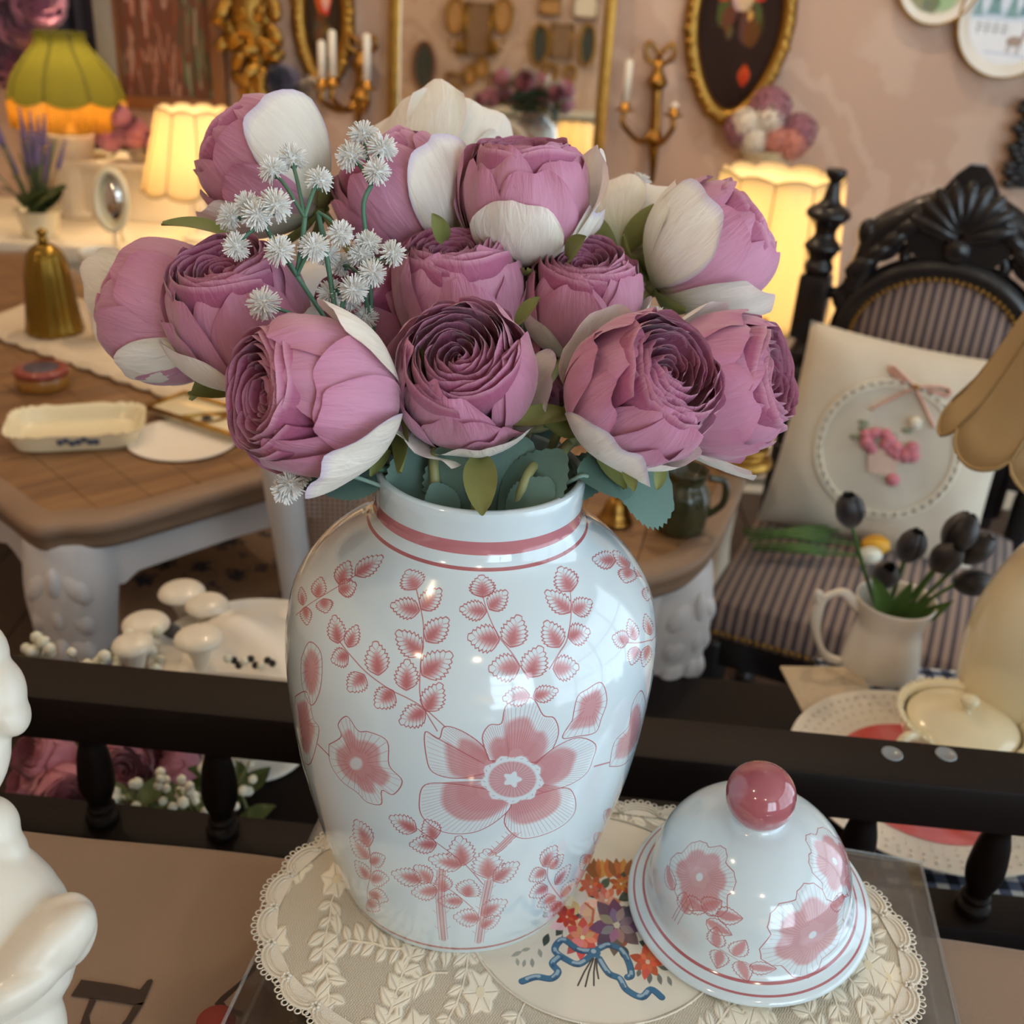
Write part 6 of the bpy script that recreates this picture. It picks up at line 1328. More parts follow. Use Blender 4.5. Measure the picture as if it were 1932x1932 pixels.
# oval easel frame, pink silk bouquet, dark bottle
M_SILVER = mat('pewter', '#b9b0a2', .3, metal=.7); p = aty(210, 378, 2.5); t = thing('oval_easel_mirror', 'small white oval easel mirror on the console', 'easel mirror', (p.x, 2.5, KZ)); hh = p.z - KZ
T = Matrix.Translation((0, 0, hh)) @ Matrix.Rotation(-.12, 4, 'X') @ Matrix.Rotation(PI / 2, 4, 'X')
MB().tube([T @ Vector((.036 * math.cos(a), .066 * math.sin(a), 0)) for a in np.linspace(0, 2 * PI, 41)[:-1]], .009, 10, closed=True).build('frame', M_CREAMC, t)
MB().lathe([(0, -.003), (1, -.003), (1, 0), (0, 0)], 40, M=T @ Matrix.Diagonal((.034, .064, 1, 1))).build('glass', mat('easel_mirror_glass', '#dcd8d0', .03, metal=1.0), t)
MB().tube([(0, .01, hh), (0, .05, 0)], .004, 6).build('easel_leg', M_CREAMC, t); MB().tube([(0, 0, 0), (0, 0, hh - .07)], .005, 6).build('foot', M_CREAMC, t)
M_GBOT = mat('dark_green_glass', '#26331f', .15, coat=.5); p = aty(185, 440, 2.42); t = thing('green_bottle', 'small dark green bottle at the edge of the oak table', 'bottle', (aty(185, 445, 2.05).x, 2.05, OT))
MB().lathe(smooth_prof([(.018, 0), (.02, .004), (.02, .05), (.008, .075), (.007, .10), (.009, .102)], 4), 20).build('glass', M_GBOT, t)
p = aty(255, 262, 2.78); M_PINKV = mat('cream_vase', '#e2d2b8', .4)
t = thing('flower_vase', 'cream vase standing on the mantel box under the tapestry', 'vase', (p.x, 2.80, KZ + aty(160, 300, 2.86).z - KZ + .017)); MB().lathe(smooth_prof([(.02, 0), (.022, .004), (.03, .02), (.025, .035), (.03, .04)], 4), 24).build('body', M_PINKV, t)
for k, (dx, dz_, r, lab) in enumerate(((-.06, .0, .035, 'pink rose low in the vase under the tapestry'), (.0, .015, .038, 'pink rose in the middle of the vase under the tapestry'), (.06, -.005, .033, 'pale pink rose drooping from the vase under the tapestry'), (-.03, .05, .03, 'pink rose highest in the vase under the tapestry'))):
    q = Vector((p.x + dx, 2.77, p.z + dz_)); peony(q, r, (dx * 4, -.6, .7), k % 4, lab, 'pink roses in the cream vase', stemto=(p.x, 2.80, t.location.z + .04))
# right oak table: navy lamp, brass bell, green jug, perfume bottle
M_NAVY = mat('navy_glaze', '#141721', .18, coat=.6, var=.15, vscale=20)
p = atz(1396, 874, OT); t = thing('navy_urn', 'navy glazed urn with gilt foot and pewter lid behind the side-on rose', 'urn', (p.x, p.y, OT)); ly = p.y
hb = aty(1425, 655, ly).z - OT
MB().lathe(smooth_prof([(.046, 0), (.048, .006), (.044, .014), (.036, .020), (.04, .028), (.034, .034)], 4), 36).build('foot', M_GILT, t)
MB().lathe(smooth_prof([(.030, .032), (.042, .06), (.046, .10), (.040, hb * .72), (.026, hb * .9), (.024, hb)], 5), 36).build('body', M_NAVY, t)
li = MB().lathe(smooth_prof([(.028, hb), (.030, hb + .004), (.026, hb + .018), (.012, hb + .028), (.006, hb + .030)], 4), 28).build('lid', mat('pewter_lid', '#8f8a84', .3, metal=.7), t); MB().ball((0, 0, hb + .036), .008, 10, 8).build('knob', M_GILT, li)
LY = 2.36; sp0 = aty(1455, 470, LY); nlz = .44
lt2 = thing('low_cream_table', 'low round cream table under the glowing scalloped lamp', 'side table', (sp0.x, LY, 0)); MB().lathe(smooth_prof([(.15, 0), (.14, .02), (.03, .06), (.03, .38), (.06, .41)], 3), 28).build('pedestal', M_CREAM, lt2); MB().lathe([(.21, .41), (.22, .42), (.22, .438), (0, .439)], 40).build('top', M_CREAM, lt2)
nl = thing('panelled_lamp', 'lamp with large glowing scalloped cream shade behind the carved chair', 'lamp', (sp0.x, LY, nlz)); zb_, zt_ = aty(1470, 588, LY).z - nlz, aty(1440, 330, LY).z - nlz
MB().lathe(smooth_prof([(.06, 0), (.062, .012), (.03, .03), (.05, .09), (.055, .15), (.03, .22), (.012, .25), (.01, zb_ + .03)], 4), 32).build('base', M_CREAMC, nl)
dsh = 2.50; lit_shade(nl, 105 * dsh / F_PX, 130 * dsh / F_PX, zb_, zt_ - zb_, 10, .014); bulb(nl, zb_ + .09, 4.2)
p = atz(1160, 982, OT); t = thing('brass_bell', 'small beaded brass hand bell on the oval oak table', 'bell', (p.x, p.y, OT))
MB().lathe(smooth_prof([(.024, 0), (.0245, .003), (.019, .012), (.015, .025), (.010, .033), (.004, .037)], 4), 32, mod=lambda a, t_: 1 + .02 * math.cos(20 * a)).build('bell', M_BRASS, t); MB().lathe(smooth_prof([(.004, .036), (.007, .042), (.004, .048), (.008, .056), (0, .063)], 3), 14).build('handle', M_BRASS, t)
M_MOSS = mat('moss_green_glaze', '#33331a', .25, coat=.5, var=.3, vscale=25); p = atz(1283, 1008, OT); t = thing('moss_jug', 'dark moss green ribbed jug on the oval oak table', 'jug', (p.x, p.y + .02, OT))
MB().lathe(smooth_prof([(.030, 0), (.034, .004), (.037, .03), (.034, .055), (.026, .07), (.03, .085), (.028, .084), (.02, .07), (0, .06)], 4), 36, mod=lambda a, t_: 1 + .04 * math.cos(9 * a)).build('body', M_MOSS, t); MB().tube(spline3([(.03, 0, .075), (.052, 0, .07), (.054, 0, .04), (.034, 0, .02)], 5), .005, 8).build('handle', M_MOSS, t)
p = atz(1225, 975, OT); t = thing('perfume_bottle', 'little dark perfume bottle between the brass bell and the jug', 'bottle', (p.x, p.y + .06, OT)); MB().lathe(smooth_prof([(.014, 0), (.016, .003), (.016, .03), (.006, .04), (.006, .048), (.009, .05), (.008, .06), (0, .062)], 3), 20).build('glass', M_NAVY, t)
# ------------------------------------------------------------------ carved dark chair with striped upholstery
CHR = math.atan2(-.187, .448); CHO = Vector((.655, 1.665, 0))
ch = thing('carved_chair', 'black carved high-back chair with taupe striped upholstery', 'chair', CHO, CHR)
M_EBONY = mat('ebonised_wood', '#120d0e', .3, coat=.25, var=.2, vscale=20, bump=.12, bscale=60)
m, nt, b = node_mat('striped_velvet', .75); b.inputs['Sheen Weight'].default_value = .3
tc = nt.nodes.new('ShaderNodeTexCoord'); sx_ = nt.nodes.new('ShaderNodeSeparateXYZ'); nt.links.new(tc.outputs['Object'], sx_.inputs[0]); a = nt.nodes.new('ShaderNodeMath'); a.operation = 'MULTIPLY'; a.inputs[1].default_value = 380; nt.links.new(sx_.outputs[0], a.inputs[0]); s_ = nt.nodes.new('ShaderNodeMath'); s_.operation = 'SINE'; nt.links.new(a.outputs[0], s_.inputs[0])
mr = nt.nodes.new('ShaderNodeMapRange'); mr.inputs[1].default_value = -1; nt.links.new(s_.outputs[0], mr.inputs[0]); rp = nt.nodes.new('ShaderNodeValToRGB'); rp.color_ramp.elements[0].position = .3; rp.color_ramp.elements[1].position = .6; rp.color_ramp.elements[0].color = (*lin('#3d2f35'), 1); rp.color_ramp.elements[1].color = (*lin('#8f7767'), 1); nt.links.new(mr.outputs[0], rp.inputs[0]); nt.links.new(rp.outputs[0], b.inputs['Base Color']); M_STRIPE = m
W2, D2, SZ = .255, .28, .48
def seatfn(u, v):
    x, y = 2 * u - 1, 2 * v - 1; e = max(abs(x), abs(y)); return (x * W2 * (1 - .08 * (v)) , y * D2, SZ + .002 + .028 * (1 - abs(x) ** 4) * (1 - abs(y) ** 4) - (.05 if e > .999 else 0))
MB().grid(seatfn, 40, 40).build('seat', M_STRIPE, ch)
MB().box((0, 0, SZ - .075), (2 * W2 - .02, 2 * D2 - .02, .07), bev=.006).build('seat_rail', M_EBONY, ch, auto=40)
nm = MB()
for k in range(44): x = -W2 + 2 * W2 * (k + .5) / 44; nm.ball((x, -D2 - .002, SZ - .040), .0052, 6, 4)
for k in range(44): y = -D2 + 2 * D2 * (k + .5) / 44; nm.ball((-W2 + .02 * (k / 44), y, SZ - .040), .0052, 6, 4)
on = nm.build('nailhead_trim', M_BRASS, ch); on['kind'] = 'stuff'
legp = smooth_prof([(.018, 0), (.024, .02), (.016, .05), (.03, .12), (.02, .16), (.028, .22), (.022, .30), (.03, .34), (.03, .42)], 4)
for sx in (-1, 1):
    for sy in (-1, 1): MB().lathe(legp, 18, c=(sx * (W2 - .035), sy * (D2 - .035), 0)).build('leg', M_EBONY, ch)
for sy in (-1, 1): MB().tube([(-W2 + .035, sy * (D2 - .035), .14), (W2 - .035, sy * (D2 - .035), .14)], .012, 10).build('stretcher', M_EBONY, ch)
# back: turned posts
BY = D2 - .01; BXW = .232; inv = (Matrix.Translation(CHO) @ Matrix.Rotation(CHR, 4, 'Z')).inverted()
postp = smooth_prof([(.026, .42), (.026, .56), (.020, .58), (.030, .62), (.020, .66), (.026, .72), (.018, .745), (.027, .765), (.020, .785), (.018, .80)], 4)
post2 = smooth_prof([(.020, .92), (.028, .935), (.022, .95), (.030, .965), (.034, .975), (.022, .99), (.019, 1.0), (.026, 1.015), (.041, 1.030), (.036, 1.042), (.018, 1.055), (.013, 1.075), (.010, 1.09), (.017, 1.10), (.0175, 1.112), (0, 1.116)], 4)
for sx in (-1, 1):
    MB().lathe(postp, 20, c=(sx * BXW, BY, 0)).build('post', M_EBONY, ch); MB().box((sx * BXW, BY, .86), (.058, .052, .125), bev=.008).build('post_block', M_EBONY, ch, auto=40); MB().lathe(post2, 20, c=(sx * BXW, BY, 0)).build('finial', M_EBONY, ch)
    MB().tube([(sx * (BXW - .02), BY, .89), (sx * (BXW - .06), BY, .895)], .012, 10).build('rail_stub', M_EBONY, ch)
    MB().tube(spline3([(sx * (BXW - .075), BY, .86), (sx * (BXW - .05), BY, .885), (sx * (BXW - .075), BY, .915), (sx * (BXW - .10), BY, .89), (sx * (BXW - .085), BY, .875)], 6), .016, 10).build('scroll', M_EBONY, ch)
    MB().box((sx * (BXW - .03), BY, .60), (.03, .03, .04), bev=.004).build('side_block', M_EBONY, ch, auto=40)
# arched padded panel
def arch(k, n=36): return [(-.155 + k, .52)] + [((.155 - k) * -math.cos(PI * i / n), .82 + (.135 - k) * math.sin(PI * i / n)) for i in range(n + 1)] + [(.155 - k, .52)]
XZ = Matrix.Translation((0, BY, 0)) @ Matrix.Rotation(PI / 2, 4, 'X')
MB().tube([(x, BY, z) for x, z in arch(-.012)] + [(.167, BY, .52)], .026, 12).build('arch_frame', M_EBONY, ch); MB().box((0, BY, .52), (.36, .045, .05), bev=.006).build('lower_back_rail', M_EBONY, ch, auto=40)
pad = arch(.006); c0 = (0, .72)
MB().grid(lambda u, v: ((lambda q: (c0[0] + (q[0] - c0[0]) * v, BY - .012 - .028 * math.sqrt(max(0, 1 - v * v)), c0[1] + (q[1] - c0[1]) * v))((np.interp(u * (len(pad)), range(len(pad) + 1), [p[0] for p in pad] + [pad[0][0]]), np.interp(u * (len(pad)), range(len(pad) + 1), [p[1] for p in pad] + [pad[0][1]])))), 78, 8, closed_u=True).build('back_pad', M_STRIPE, ch)
nm = MB()
for (x, z) in arch(.004, 40): nm.ball((x, BY - .022, z), .0048, 6, 4)
for k in range(24): 
    for sx in (-1, 1): nm.ball((sx * .151, BY - .022, .53 + k * .012), .0048, 6, 4)
on = nm.build('nailhead_trim', M_BRASS, ch); on['kind'] = 'stuff'
# carved crest: two scrolled side arms and a fan-shaped centre
for sx in (-1, 1):
    MB().tube(spline3([(sx * .165, BY, .90), (sx * .150, BY, .96), (sx * .135, BY, 1.015), (sx * .085, BY, 1.055), (sx * .03, BY, 1.085), (0, BY, 1.10)], 6), list(np.interp(np.linspace(0, 1, 31), [0, .4, 1], [.022, .026, .022])), 12).build('crest_arm', M_EBONY, ch)
    MB().tube(spline3([(sx * .15, BY, .965), (sx * .115, BY, .975), (sx * .10, BY, 1.0), (sx * .12, BY, 1.01), (sx * .128, BY, .995)], 6), .010, 8).build('crest_scroll', M_EBONY, ch)
    MB().tube(spline3([(sx * .06, BY, .955), (sx * .085, BY, .975), (sx * .075, BY, 1.0), (sx * .05, BY, .99)], 6), .011, 8).build('crest_scroll', M_EBONY, ch)
cb = MB().prism([(-.085, 1.05), (-.09, 1.01), (-.07, .985), (-.04, .965), (0, .955), (.04, .965), (.07, .985), (.09, 1.01), (.085, 1.05), (.055, 1.09), (.03, 1.13), (.012, 1.148), (-.012, 1.148), (-.03, 1.13), (-.055, 1.09)], .03, M=Matrix.Translation((0, BY + .015, 0)) @ Matrix.Rotation(PI / 2, 4, 'X')).build('crest_plaque', M_EBONY, ch, smooth=False)
lf_ = MB()
for k in range(9):
    a = PI * (.1 + .8 * k / 8); lf_.ball((0, 0, 0), (.017, .012, .046), 8, 8, M=Matrix.Translation((.048 * math.cos(a), BY - .026, 1.02 + .06 * math.sin(a))) @ Matrix.Rotation(PI / 2 - a, 4, 'Y'))
lf_.ball((0, BY - .022, 1.005), (.024, .014, .024), 14, 8); lf_.build('carved_fan', M_EBONY, ch)
for sx in (-1, 1):
    ac = MB()
    for k in range(6): ac.ball((0, 0, 0), (.016, .016, .034), 8, 6, M=Matrix.Translation((sx * (.155 - .022 * k), BY - .016, .955 + .026 * k)) @ Matrix.Rotation(sx * -.9, 4, 'Y'))
    ac.ball((sx * .155, BY - .01, 1.012), (.02, .014, .026), 8, 6)
    ac.build('carved_acanthus', M_EBONY, ch)
# cushion leaning on the chair back
M_LINENW = mat('ecru_linen', '#d6cab6', .9, var=.05, vscale=30, bump=.3, bscale=700)
CS = .19
Pc = (Matrix.Translation(CHO) @ Matrix.Rotation(CHR, 4, 'Z')) @ Vector((-.030, .105, SZ + .195))
cu = thing('linen_cushion', 'square ecru linen cushion with embroidered flower basket on the carved chair', 'cushion', Pc, CHR)
cu.rotation_euler = Euler((math.radians(-20), math.radians(2), CHR + math.radians(0)), 'XYZ')
def cush(sg):
    def f(u, v):
        x, z = 2 * u - 1, 2 * v - 1; th = .052 * (max(0, (1 - x ** 4) * (1 - z ** 4))) ** .55; pin = 1 - .05 * (1 - abs(z) ** 2) * abs(x) ** 3; pin2 = 1 - .05 * (1 - abs(x) ** 2) * abs(z) ** 3
        return (x * CS * pin, sg * th + .002 * math.sin(9 * x + 5 * z) * th / .05, z * CS * pin2)
    return f
MB().grid(cush(-1), 30, 30).build('front_panel', M_LINENW, cu); MB().grid(cush(1), 30, 30).build('rear_panel', M_LINENW, cu)
def cs_pt(x, z, k=.003):
    q = cush(-1)((x / CS + 1) / 2, (z / CS + 1) / 2); return Vector((q[0], q[1] - k, q[2]))
M_LTRIM = mat('cream_lace_trim', '#e9e0cd', .85, bump=.5, bscale=800); M_TULLE = mat('pale_tulle', '#cfc6b4', .8, bump=.3, bscale=900); M_SALM = mat('salmon_ribbon', '#d89c86', .6, sheen=.4); M_EPINK = mat('pink_embroidery', '#cf7d88', .8, var=.25, vscale=90, bump=.5, bscale=600); M_EGREEN = mat('green_embroidery', '#8b9279', .8); M_BASKET = mat('blush_basket', '#d8b9a6', .8, bump=.5, bscale=500)
cz = -.005; oc = (.0, cz)
mb = MB(); mb.v.append(tuple(cs_pt(0, cz, .001)))
for j in (1, 2, 3, 4):
    for i in range(48): a = 2 * PI * i / 48; mb.v.append(tuple(cs_pt(.112 * j / 4 * math.cos(a), cz + .112 * j / 4 * math.sin(a), .0012)))
for i in range(48):
    q = (i + 1) % 48; mb.f.append((0, 1 + i, 1 + q))
    for j in range(3): mb.f.append((1 + j * 48 + i, 1 + (j + 1) * 48 + i, 1 + (j + 1) * 48 + q, 1 + j * 48 + q))
mb.build('tulle_disc', M_TULLE, cu)
for rad in (.112, .122): MB().tube([tuple(cs_pt(rad * math.cos(a), cz + rad * math.sin(a), .003)) for a in np.linspace(0, 2 * PI, 73)[:-1]], .0028, 6, closed=True).build('lace_ring', M_LTRIM, cu)
pk = MB()
for i in range(44): a = 2 * PI * i / 44; pk.ball(cs_pt(.117 * math.cos(a), cz + .117 * math.sin(a), .004), .0035, 6, 4)
ok_ = pk.build('lace_beading', M_LTRIM, cu); ok_['kind'] = 'stuff'
rr_ = random.Random(8)
for k in range(16): MB().ball(cs_pt(rr_.uniform(-.045, .045), cz + .012 + rr_.uniform(-.016, .018) - abs(k - 8) * .0005, .004), rr_.uniform(.009, .013), 9, 6).build('embroidered_rose', M_EPINK, cu)
for k in range(10): MB().ball(cs_pt(rr_.uniform(-.058, .058), cz + .012 + rr_.uniform(-.02, .03), .002), (.010, .003, .005), 8, 5).build('embroidered_leaf', M_EGREEN, cu)
MB().grid(lambda u, v: tuple(cs_pt((2 * u - 1) * (.020 + .012 * v), cz - .045 + .045 * v, .006)), 8, 6).build('basket', M_BASKET, cu); MB().ball(cs_pt(.024, cz - .048, .004), .012, 9, 6).build('embroidered_rose', M_EPINK, cu); MB().ball(cs_pt(.034, cz + .056, .005), .012, 9, 6).build('pearl_tassel', M_LTRIM, cu)
kn = (.018, .112)
for P in ([(0, 0), (-.02, .012), (-.045, .028), (-.05, .020), (-.02, .004)], [(0, 0), (.02, .006), (.05, .010), (.055, -.002), (.02, -.002)], [(0, -.002), (-.02, -.018), (-.045, -.04), (-.062, -.055)], [(0, -.002), (.015, -.02), (.032, -.042), (.048, -.062)]):
    MB().tube([tuple(cs_pt(kn[0] + a, kn[1] + c_, .005)) for a, c_ in [(p.x, p.y) for p in spline3([(x, y, 0) for x, y in P], 4)]], .006, 6, flat=.35).build('ribbon', M_SALM, cu)
MB().ball(cs_pt(*kn, .007), .0055, 8, 6).build('ribbon_knot', M_BRASS, cu)
# loose tulips lying across the seat
def lie(px_, py_, z=SZ + .045): return atz(px_, py_, z)
for i, (x0, y0, x1, y1, mt, r, lab) in enumerate(((1402, 1005, 1625, 1028, M_YTUL, .036, 'yellow tulip lying across the striped seat'), (1410, 1020, 1632, 995, M_RTUL, .033, 'dark red tulip lying against the cushion'), (1420, 1035, 1618, 1048, M_BERRY, .030, 'cream tulip lying under the yellow one'))):
    b0, p = lie(x0, y0), lie(x1, y1, SZ + .05); ax = (p - b0).normalized(); tulip(p, r, (ax.x, ax.y, .1), mt, b0, lab, 'loose tulips on the carved chair')
    rt = [o for o in C.objects if o.name.startswith('tulip')][-1]
    for q in range(3):
        MB().tube([Vector((0, 0, 0)) + Vector((0, .004 * q, .003 * q)), (p - b0) * .5 + Vector((0, .012 * (q - 1), .008)), (p - b0) * (.7 + .1 * q) + Vector((0, .012 * (q - 1), 0))], [.002, .006, .0015], 6, flat=.4).build('leaf', M_TGREEN, rt)
# ------------------------------------------------------------------ things on the far wall
def onwall(px_, py_, off=.02): return aty(px_, py_, WY - off)
MPW = WY * 1.02 / F_PX   # metres per photo pixel near the wall (along the view axis it is close to this)
def mpp(px_, py_): p, q = onwall(px_, py_), onwall(px_ + 10, py_); return (q - p).length / 10
def oval_frame(px_, py_, wpx, hpx, label, pict, taper=0.0, lumps=46, name='oval_picture', grp=None):
    p = onwall(px_, py_, .018); k = mpp(px_, py_); a, b_ = wpx * k / 2, hpx * k / 2; t = thing(name, label, 'picture', p, 0, grp)
    def o(th, s=1.0):
        y = math.sin(th); return (a * s * math.cos(th) * (1 + taper * y), b_ * s * y)
    T = Matrix.Rotation(PI / 2, 4, 'X'); mb = MB().tube([T @ Vector((*o(th), 0)) for th in np.linspace(0, 2 * PI, 65)[:-1]], .020, 10, closed=True); fr_ = mb.build('frame', M_GILT, t)
    lm_ = MB(); r_ = random.Random(int(px_))
    for i in range(lumps):
        th = 2 * PI * i / lumps; x, y = o(th, 1.03 + .02 * (i % 2)); lm_.ball(T @ Vector((x, y, .010)), (r_.uniform(.011, .020), .012, r_.uniform(.011, .020)), 8, 6)
    lm_.build('carved_foliage', M_GILT, fr_)
    mb = MB(); mb.v.append((0, 0, 0)); mb.uv[0] = (.5, .5)
    for i in range(64): th = 2 * PI * i / 64; x, y = o(th); mb.v.append((x, 0, y)); mb.uv[len(mb.v) - 1] = (.5 + .5 * x / a, .5 + .5 * y / b_)
    for i in range(64): mb.f.append((0, 1 + i, 1 + (i + 1) % 64))
    mb.build('painting', pict, t); return t
def paint_flowers(name, bgc, blobs, n=256, wash=.06):
    cv_ = Canvas(n, n, bgc); cv_.a += RNG.normal(0, wash * .3, cv_.a.shape).astype(np.float32)
    for x, y, r, c_, k in blobs:
        for q in range(k): a = 6.28 * q / max(1, k); cv_.disc((x * n + .45 * r * n * math.cos(a), y * n + .45 * r * n * math.sin(a)), r * n * .7, tuple(min(1, max(0, v + RNG.uniform(-.08, .08))) for v in c_), .85, 3)
    m_ = image_mat(name, paint_image(name, cv_.a), .85); m_.node_tree.nodes['Principled BSDF'].inputs['Specular IOR Level'].default_value = .1; return m_
DKB = (.20, .14, .12); RD = (.75, .28, .20); CRM = (.88, .70, .58); OLV = (.38, .32, .18)
P1 = paint_flowers('dark_flower_painting', DKB, [(.35, .62, .10, OLV, 5), (.62, .55, .12, OLV, 5), (.30, .78, .10, RD, 6), (.66, .80, .11, RD, 6), (.50, .75, .12, CRM, 6), (.62, .25, .06, RD, 4), (.6, .6, .03, (.8, .7, .3), 3), (.4, .5, .04, OLV, 4)])
P2 = paint_flowers('dark_flower_study', (.24, .18, .13), [(.5, .7, .16, RD, 6), (.55, .66, .08, CRM, 4), (.45, .4, .14, OLV, 6), (.6, .35, .1, (.35, .3, .2), 5)])
oval_frame(1393, 62, 178, 300, 'shield shaped dark flower painting in gilt frame above the wall bouquet', P1, .18)
oval_frame(610, 38, 92, 215, 'slim oval flower painting in gilt frame beside the candle sconce', P2, .1)
# tapestry in a wooden frame
cv_ = Canvas(256, 256, (.42, .25, .17)); r_ = random.Random(2)
for k in range(260):
    x, y = r_.uniform(0, 256), r_.uniform(0, 256); c_ = r_.choice([(.55, .28, .18), (.68, .48, .40), (.72, .55, .48), (.45, .2, .13)]) if x < 160 and abs(x - 95) < 75 else r_.choice([(.35, .40, .28), (.25, .3, .2), (.6, .6, .48), (.5, .42, .3)])
    L = r_.uniform(8, 40); cv_.stroke([(x, y), (x + r_.uniform(-8, 8), y - L)], r_.uniform(3, 8), c_, .8)
M_TAP = image_mat('tapestry_weave', paint_image('tapestry_weave', cv_.a), .9, noise=.3)
M_FRW = mat('walnut_frame', '#7a4f30', .45, var=.2, vscale=8)
pa, pb = onwall(228, 195, .02), onwall(420, 195, .02); wt = pb.x - pa.x; zt, zb = 1.62, (pa.z + pb.z) / 2
t = thing('framed_tapestry', 'red brown tapestry picture in a walnut frame', 'picture', ((pa.x + pb.x) / 2, WY - .02, zb))
mb = MB().grid(lambda u, v: ((u - .5) * wt, -.004, (zt - zb) * v), 1, 1); mb.build('tapestry', M_TAP, t)
for c_, s_ in (((-wt / 2, -.01, (zt - zb) / 2), (.035, .035, zt - zb + .035)), ((wt / 2, -.01, (zt - zb) / 2), (.035, .035, zt - zb + .035)), ((0, -.01, 0), (wt - .035, .035, .035)), ((0, -.01, zt - zb), (wt - .035, .035, .035))): MB().box(c_, s_, bev=.004).build('frame', M_FRW, t, auto=40)
# dark curtain/door leaf in the corner with greyish edge
M_DKDOOR = mat('dark_plum_cloth', '#2c2430', .8, var=.2, vscale=10); M_GREYW = mat('grey_painted_post', '#8f867c', .5, var=.05)
p0, p1 = onwall(125, 60, .03), onwall(180, 60, .03)
o = MB().grid(lambda u, v: (p0.x - .06 + (p1.x - p0.x + .07) * u, WY - .03 - .015 * math.sin(u * 22), .80 + 1.7 * v), 40, 6).build('plum_curtain', M_DKDOOR); sd = o.modifiers.new('thickness', 'SOLIDIFY'); sd.thickness = .006; tag(o, 'dark plum curtain hanging beside the tapestry', 'curtain')
q0, q1 = onwall(182, 60, .03), onwall(222, 60, .03)
MB_o = MB().box(((q0.x + q1.x) / 2, WY - .03, ZC / 2), (q1.x - q0.x - .008, .05, ZC - .02), bev=.006).build('trim_2', M_GREYW, auto=40); struct(MB_o, 'grey painted upright trim between curtain and tapestry')
# silk wisteria hanging in the corner
for k, (x, y, lab) in enumerate(((40, 40, 'mauve silk bloom high in the corner behind the green lamp'), (15, 110, 'mauve silk bloom hanging lower in the corner behind the green lamp'), (70, 5, 'pale silk bloom at the top of the corner garland'))):
    q = onwall(x, y, .10); peony(q, .07, (.3, -.8, .2), k % 4, lab, 'silk blooms in the corner garland', mt=M_PETAL, cat='silk flower', stemto=(q.x - .05, WY - .01, q.z + .15))
# gilt carved wall ornament
pts = [onwall(x, y, .03) for x, y in ((478, -60), (470, 20), (482, 90), (490, 150), (495, 222))]; gp = pts[2]
t = thing('gilt_wall_carving', 'gilt carved foliage bracket hanging beside the tapestry', 'wall carving', gp); r_ = random.Random(6)
MB().tube([q - gp for q in spline3(pts, 6)], list(np.interp(np.linspace(0, 1, 25), [0, .3, .6, 1], [.05, .05, .03, .014])), 10).build('core', M_GILT, t)
for k in range(60):
    s = k / 59; q = spline3(pts, 15)[min(60, int(s * 60))]; w_ = float(np.interp(s, [0, .25, .5, .75, 1], [55, 60, 42, 30, 14])) * MPW * .95; c_ = q - gp + Vector((r_.uniform(-1, 1) * w_, -r_.uniform(.01, .04), r_.uniform(-.02, .02)))
    MB().ball((0, 0, 0), (.018, .010, .030), 8, 6, M=Matrix.Translation(c_) @ Euler((r_.uniform(-.5, .5), r_.uniform(-1.4, 1.4), 0)).to_matrix().to_4x4()).build('carved_leaf', M_GILT, t)
# blue and white plate-like silk bloom cluster
p = onwall(562, 172, .06); M_BLUEF = recolour(M_PETAL, 'slate_blue_petal', '#5d6b84', .85); M_IVORY = recolour(M_PETAL, 'ivory_petal', '#e8dcc6', .9)
for k, (dx, dz_, r, mt, lab) in enumerate(((-.035, .02, .045, M_BLUEF, 'slate blue silk bloom pinned to the wall by the sconce'), (.035, -.005, .042, M_IVORY, 'ivory silk bloom pinned to the wall by the sconce'), (-.01, -.035, .036, M_BLUEF, 'dark blue silk bloom lowest of those by the sconce'))):
    q = p + Vector((dx, 0, dz_)); peony(q, r, (0, -1, .2), k, lab, 'silk blooms pinned by the sconce', mt=mt, cat='silk flower', stemto=(p.x, WY - .002, p.z))
# candle sconces
M_CANDLE = mat('ivory_candle', '#ece4d4', .5)
def sconce(px_, ytop, ybot, arms, label):
    p = onwall(px_, ytop, .03); q = onwall(px_ - (ybot - ytop) * .055, ybot, .03); t = thing('candle_sconce', label, 'sconce', q, 0, 'brass candle sconces'); h = p - q; k = mpp(px_, ytop)
    MB().tube([Vector((0, 0, 0)), h * .35, h * .62, h * .85, h], [.006, .016, .013, .016, .010], 12).build('stem', M_BRASS, t)
    for sg in (-1, 1): MB().tube(spline3([h * .93, h * .96 + Vector((sg * .035, -.01, .015)), h * 1.0 + Vector((sg * .03, -.01, .035)), h * .97 + Vector((sg * .005, -.01, .02)), h * .99], 5), .006, 8).build('bow_loop', M_BRASS, t)
    for zf in (.35, .8): MB().lathe(smooth_prof([(.012, -.02), (.026, 0), (.02, .015), (.012, .03)], 3), 16, M=Matrix.Translation(h * zf)).build('leaf_cup', M_BRASS, t)
    for ax_, ay_, ch_ in arms:
        e = onwall(ax_, ay_, .12) - q; s = h * .45; ar = MB().tube(spline3([s, s.lerp(e, .4) + Vector((0, 0, -.05)), e + Vector((0, 0, -.03)), e], 6), .007, 8).build('arm', M_BRASS, t)
        MB().lathe([(.008, 0), (.024, .004), (.026, .008), (.012, .010), (.012, .025), (.010, .026)], 18, M=Matrix.Translation(e)).build('drip_pan', M_BRASS, ar)
        MB().lathe([(.010, .02), (.010, .02 + ch_), (.004, .024 + ch_), (0, .026 + ch_)], 14, M=Matrix.Translation(e)).build('candle', M_CANDLE, ar)
sconce(1243, 108, 345, [(1178, 212, .10), (1272, 222, .0001)][:1] + [(1270, 222, .012)], 'brass bow-topped candle sconce next to the shield painting')
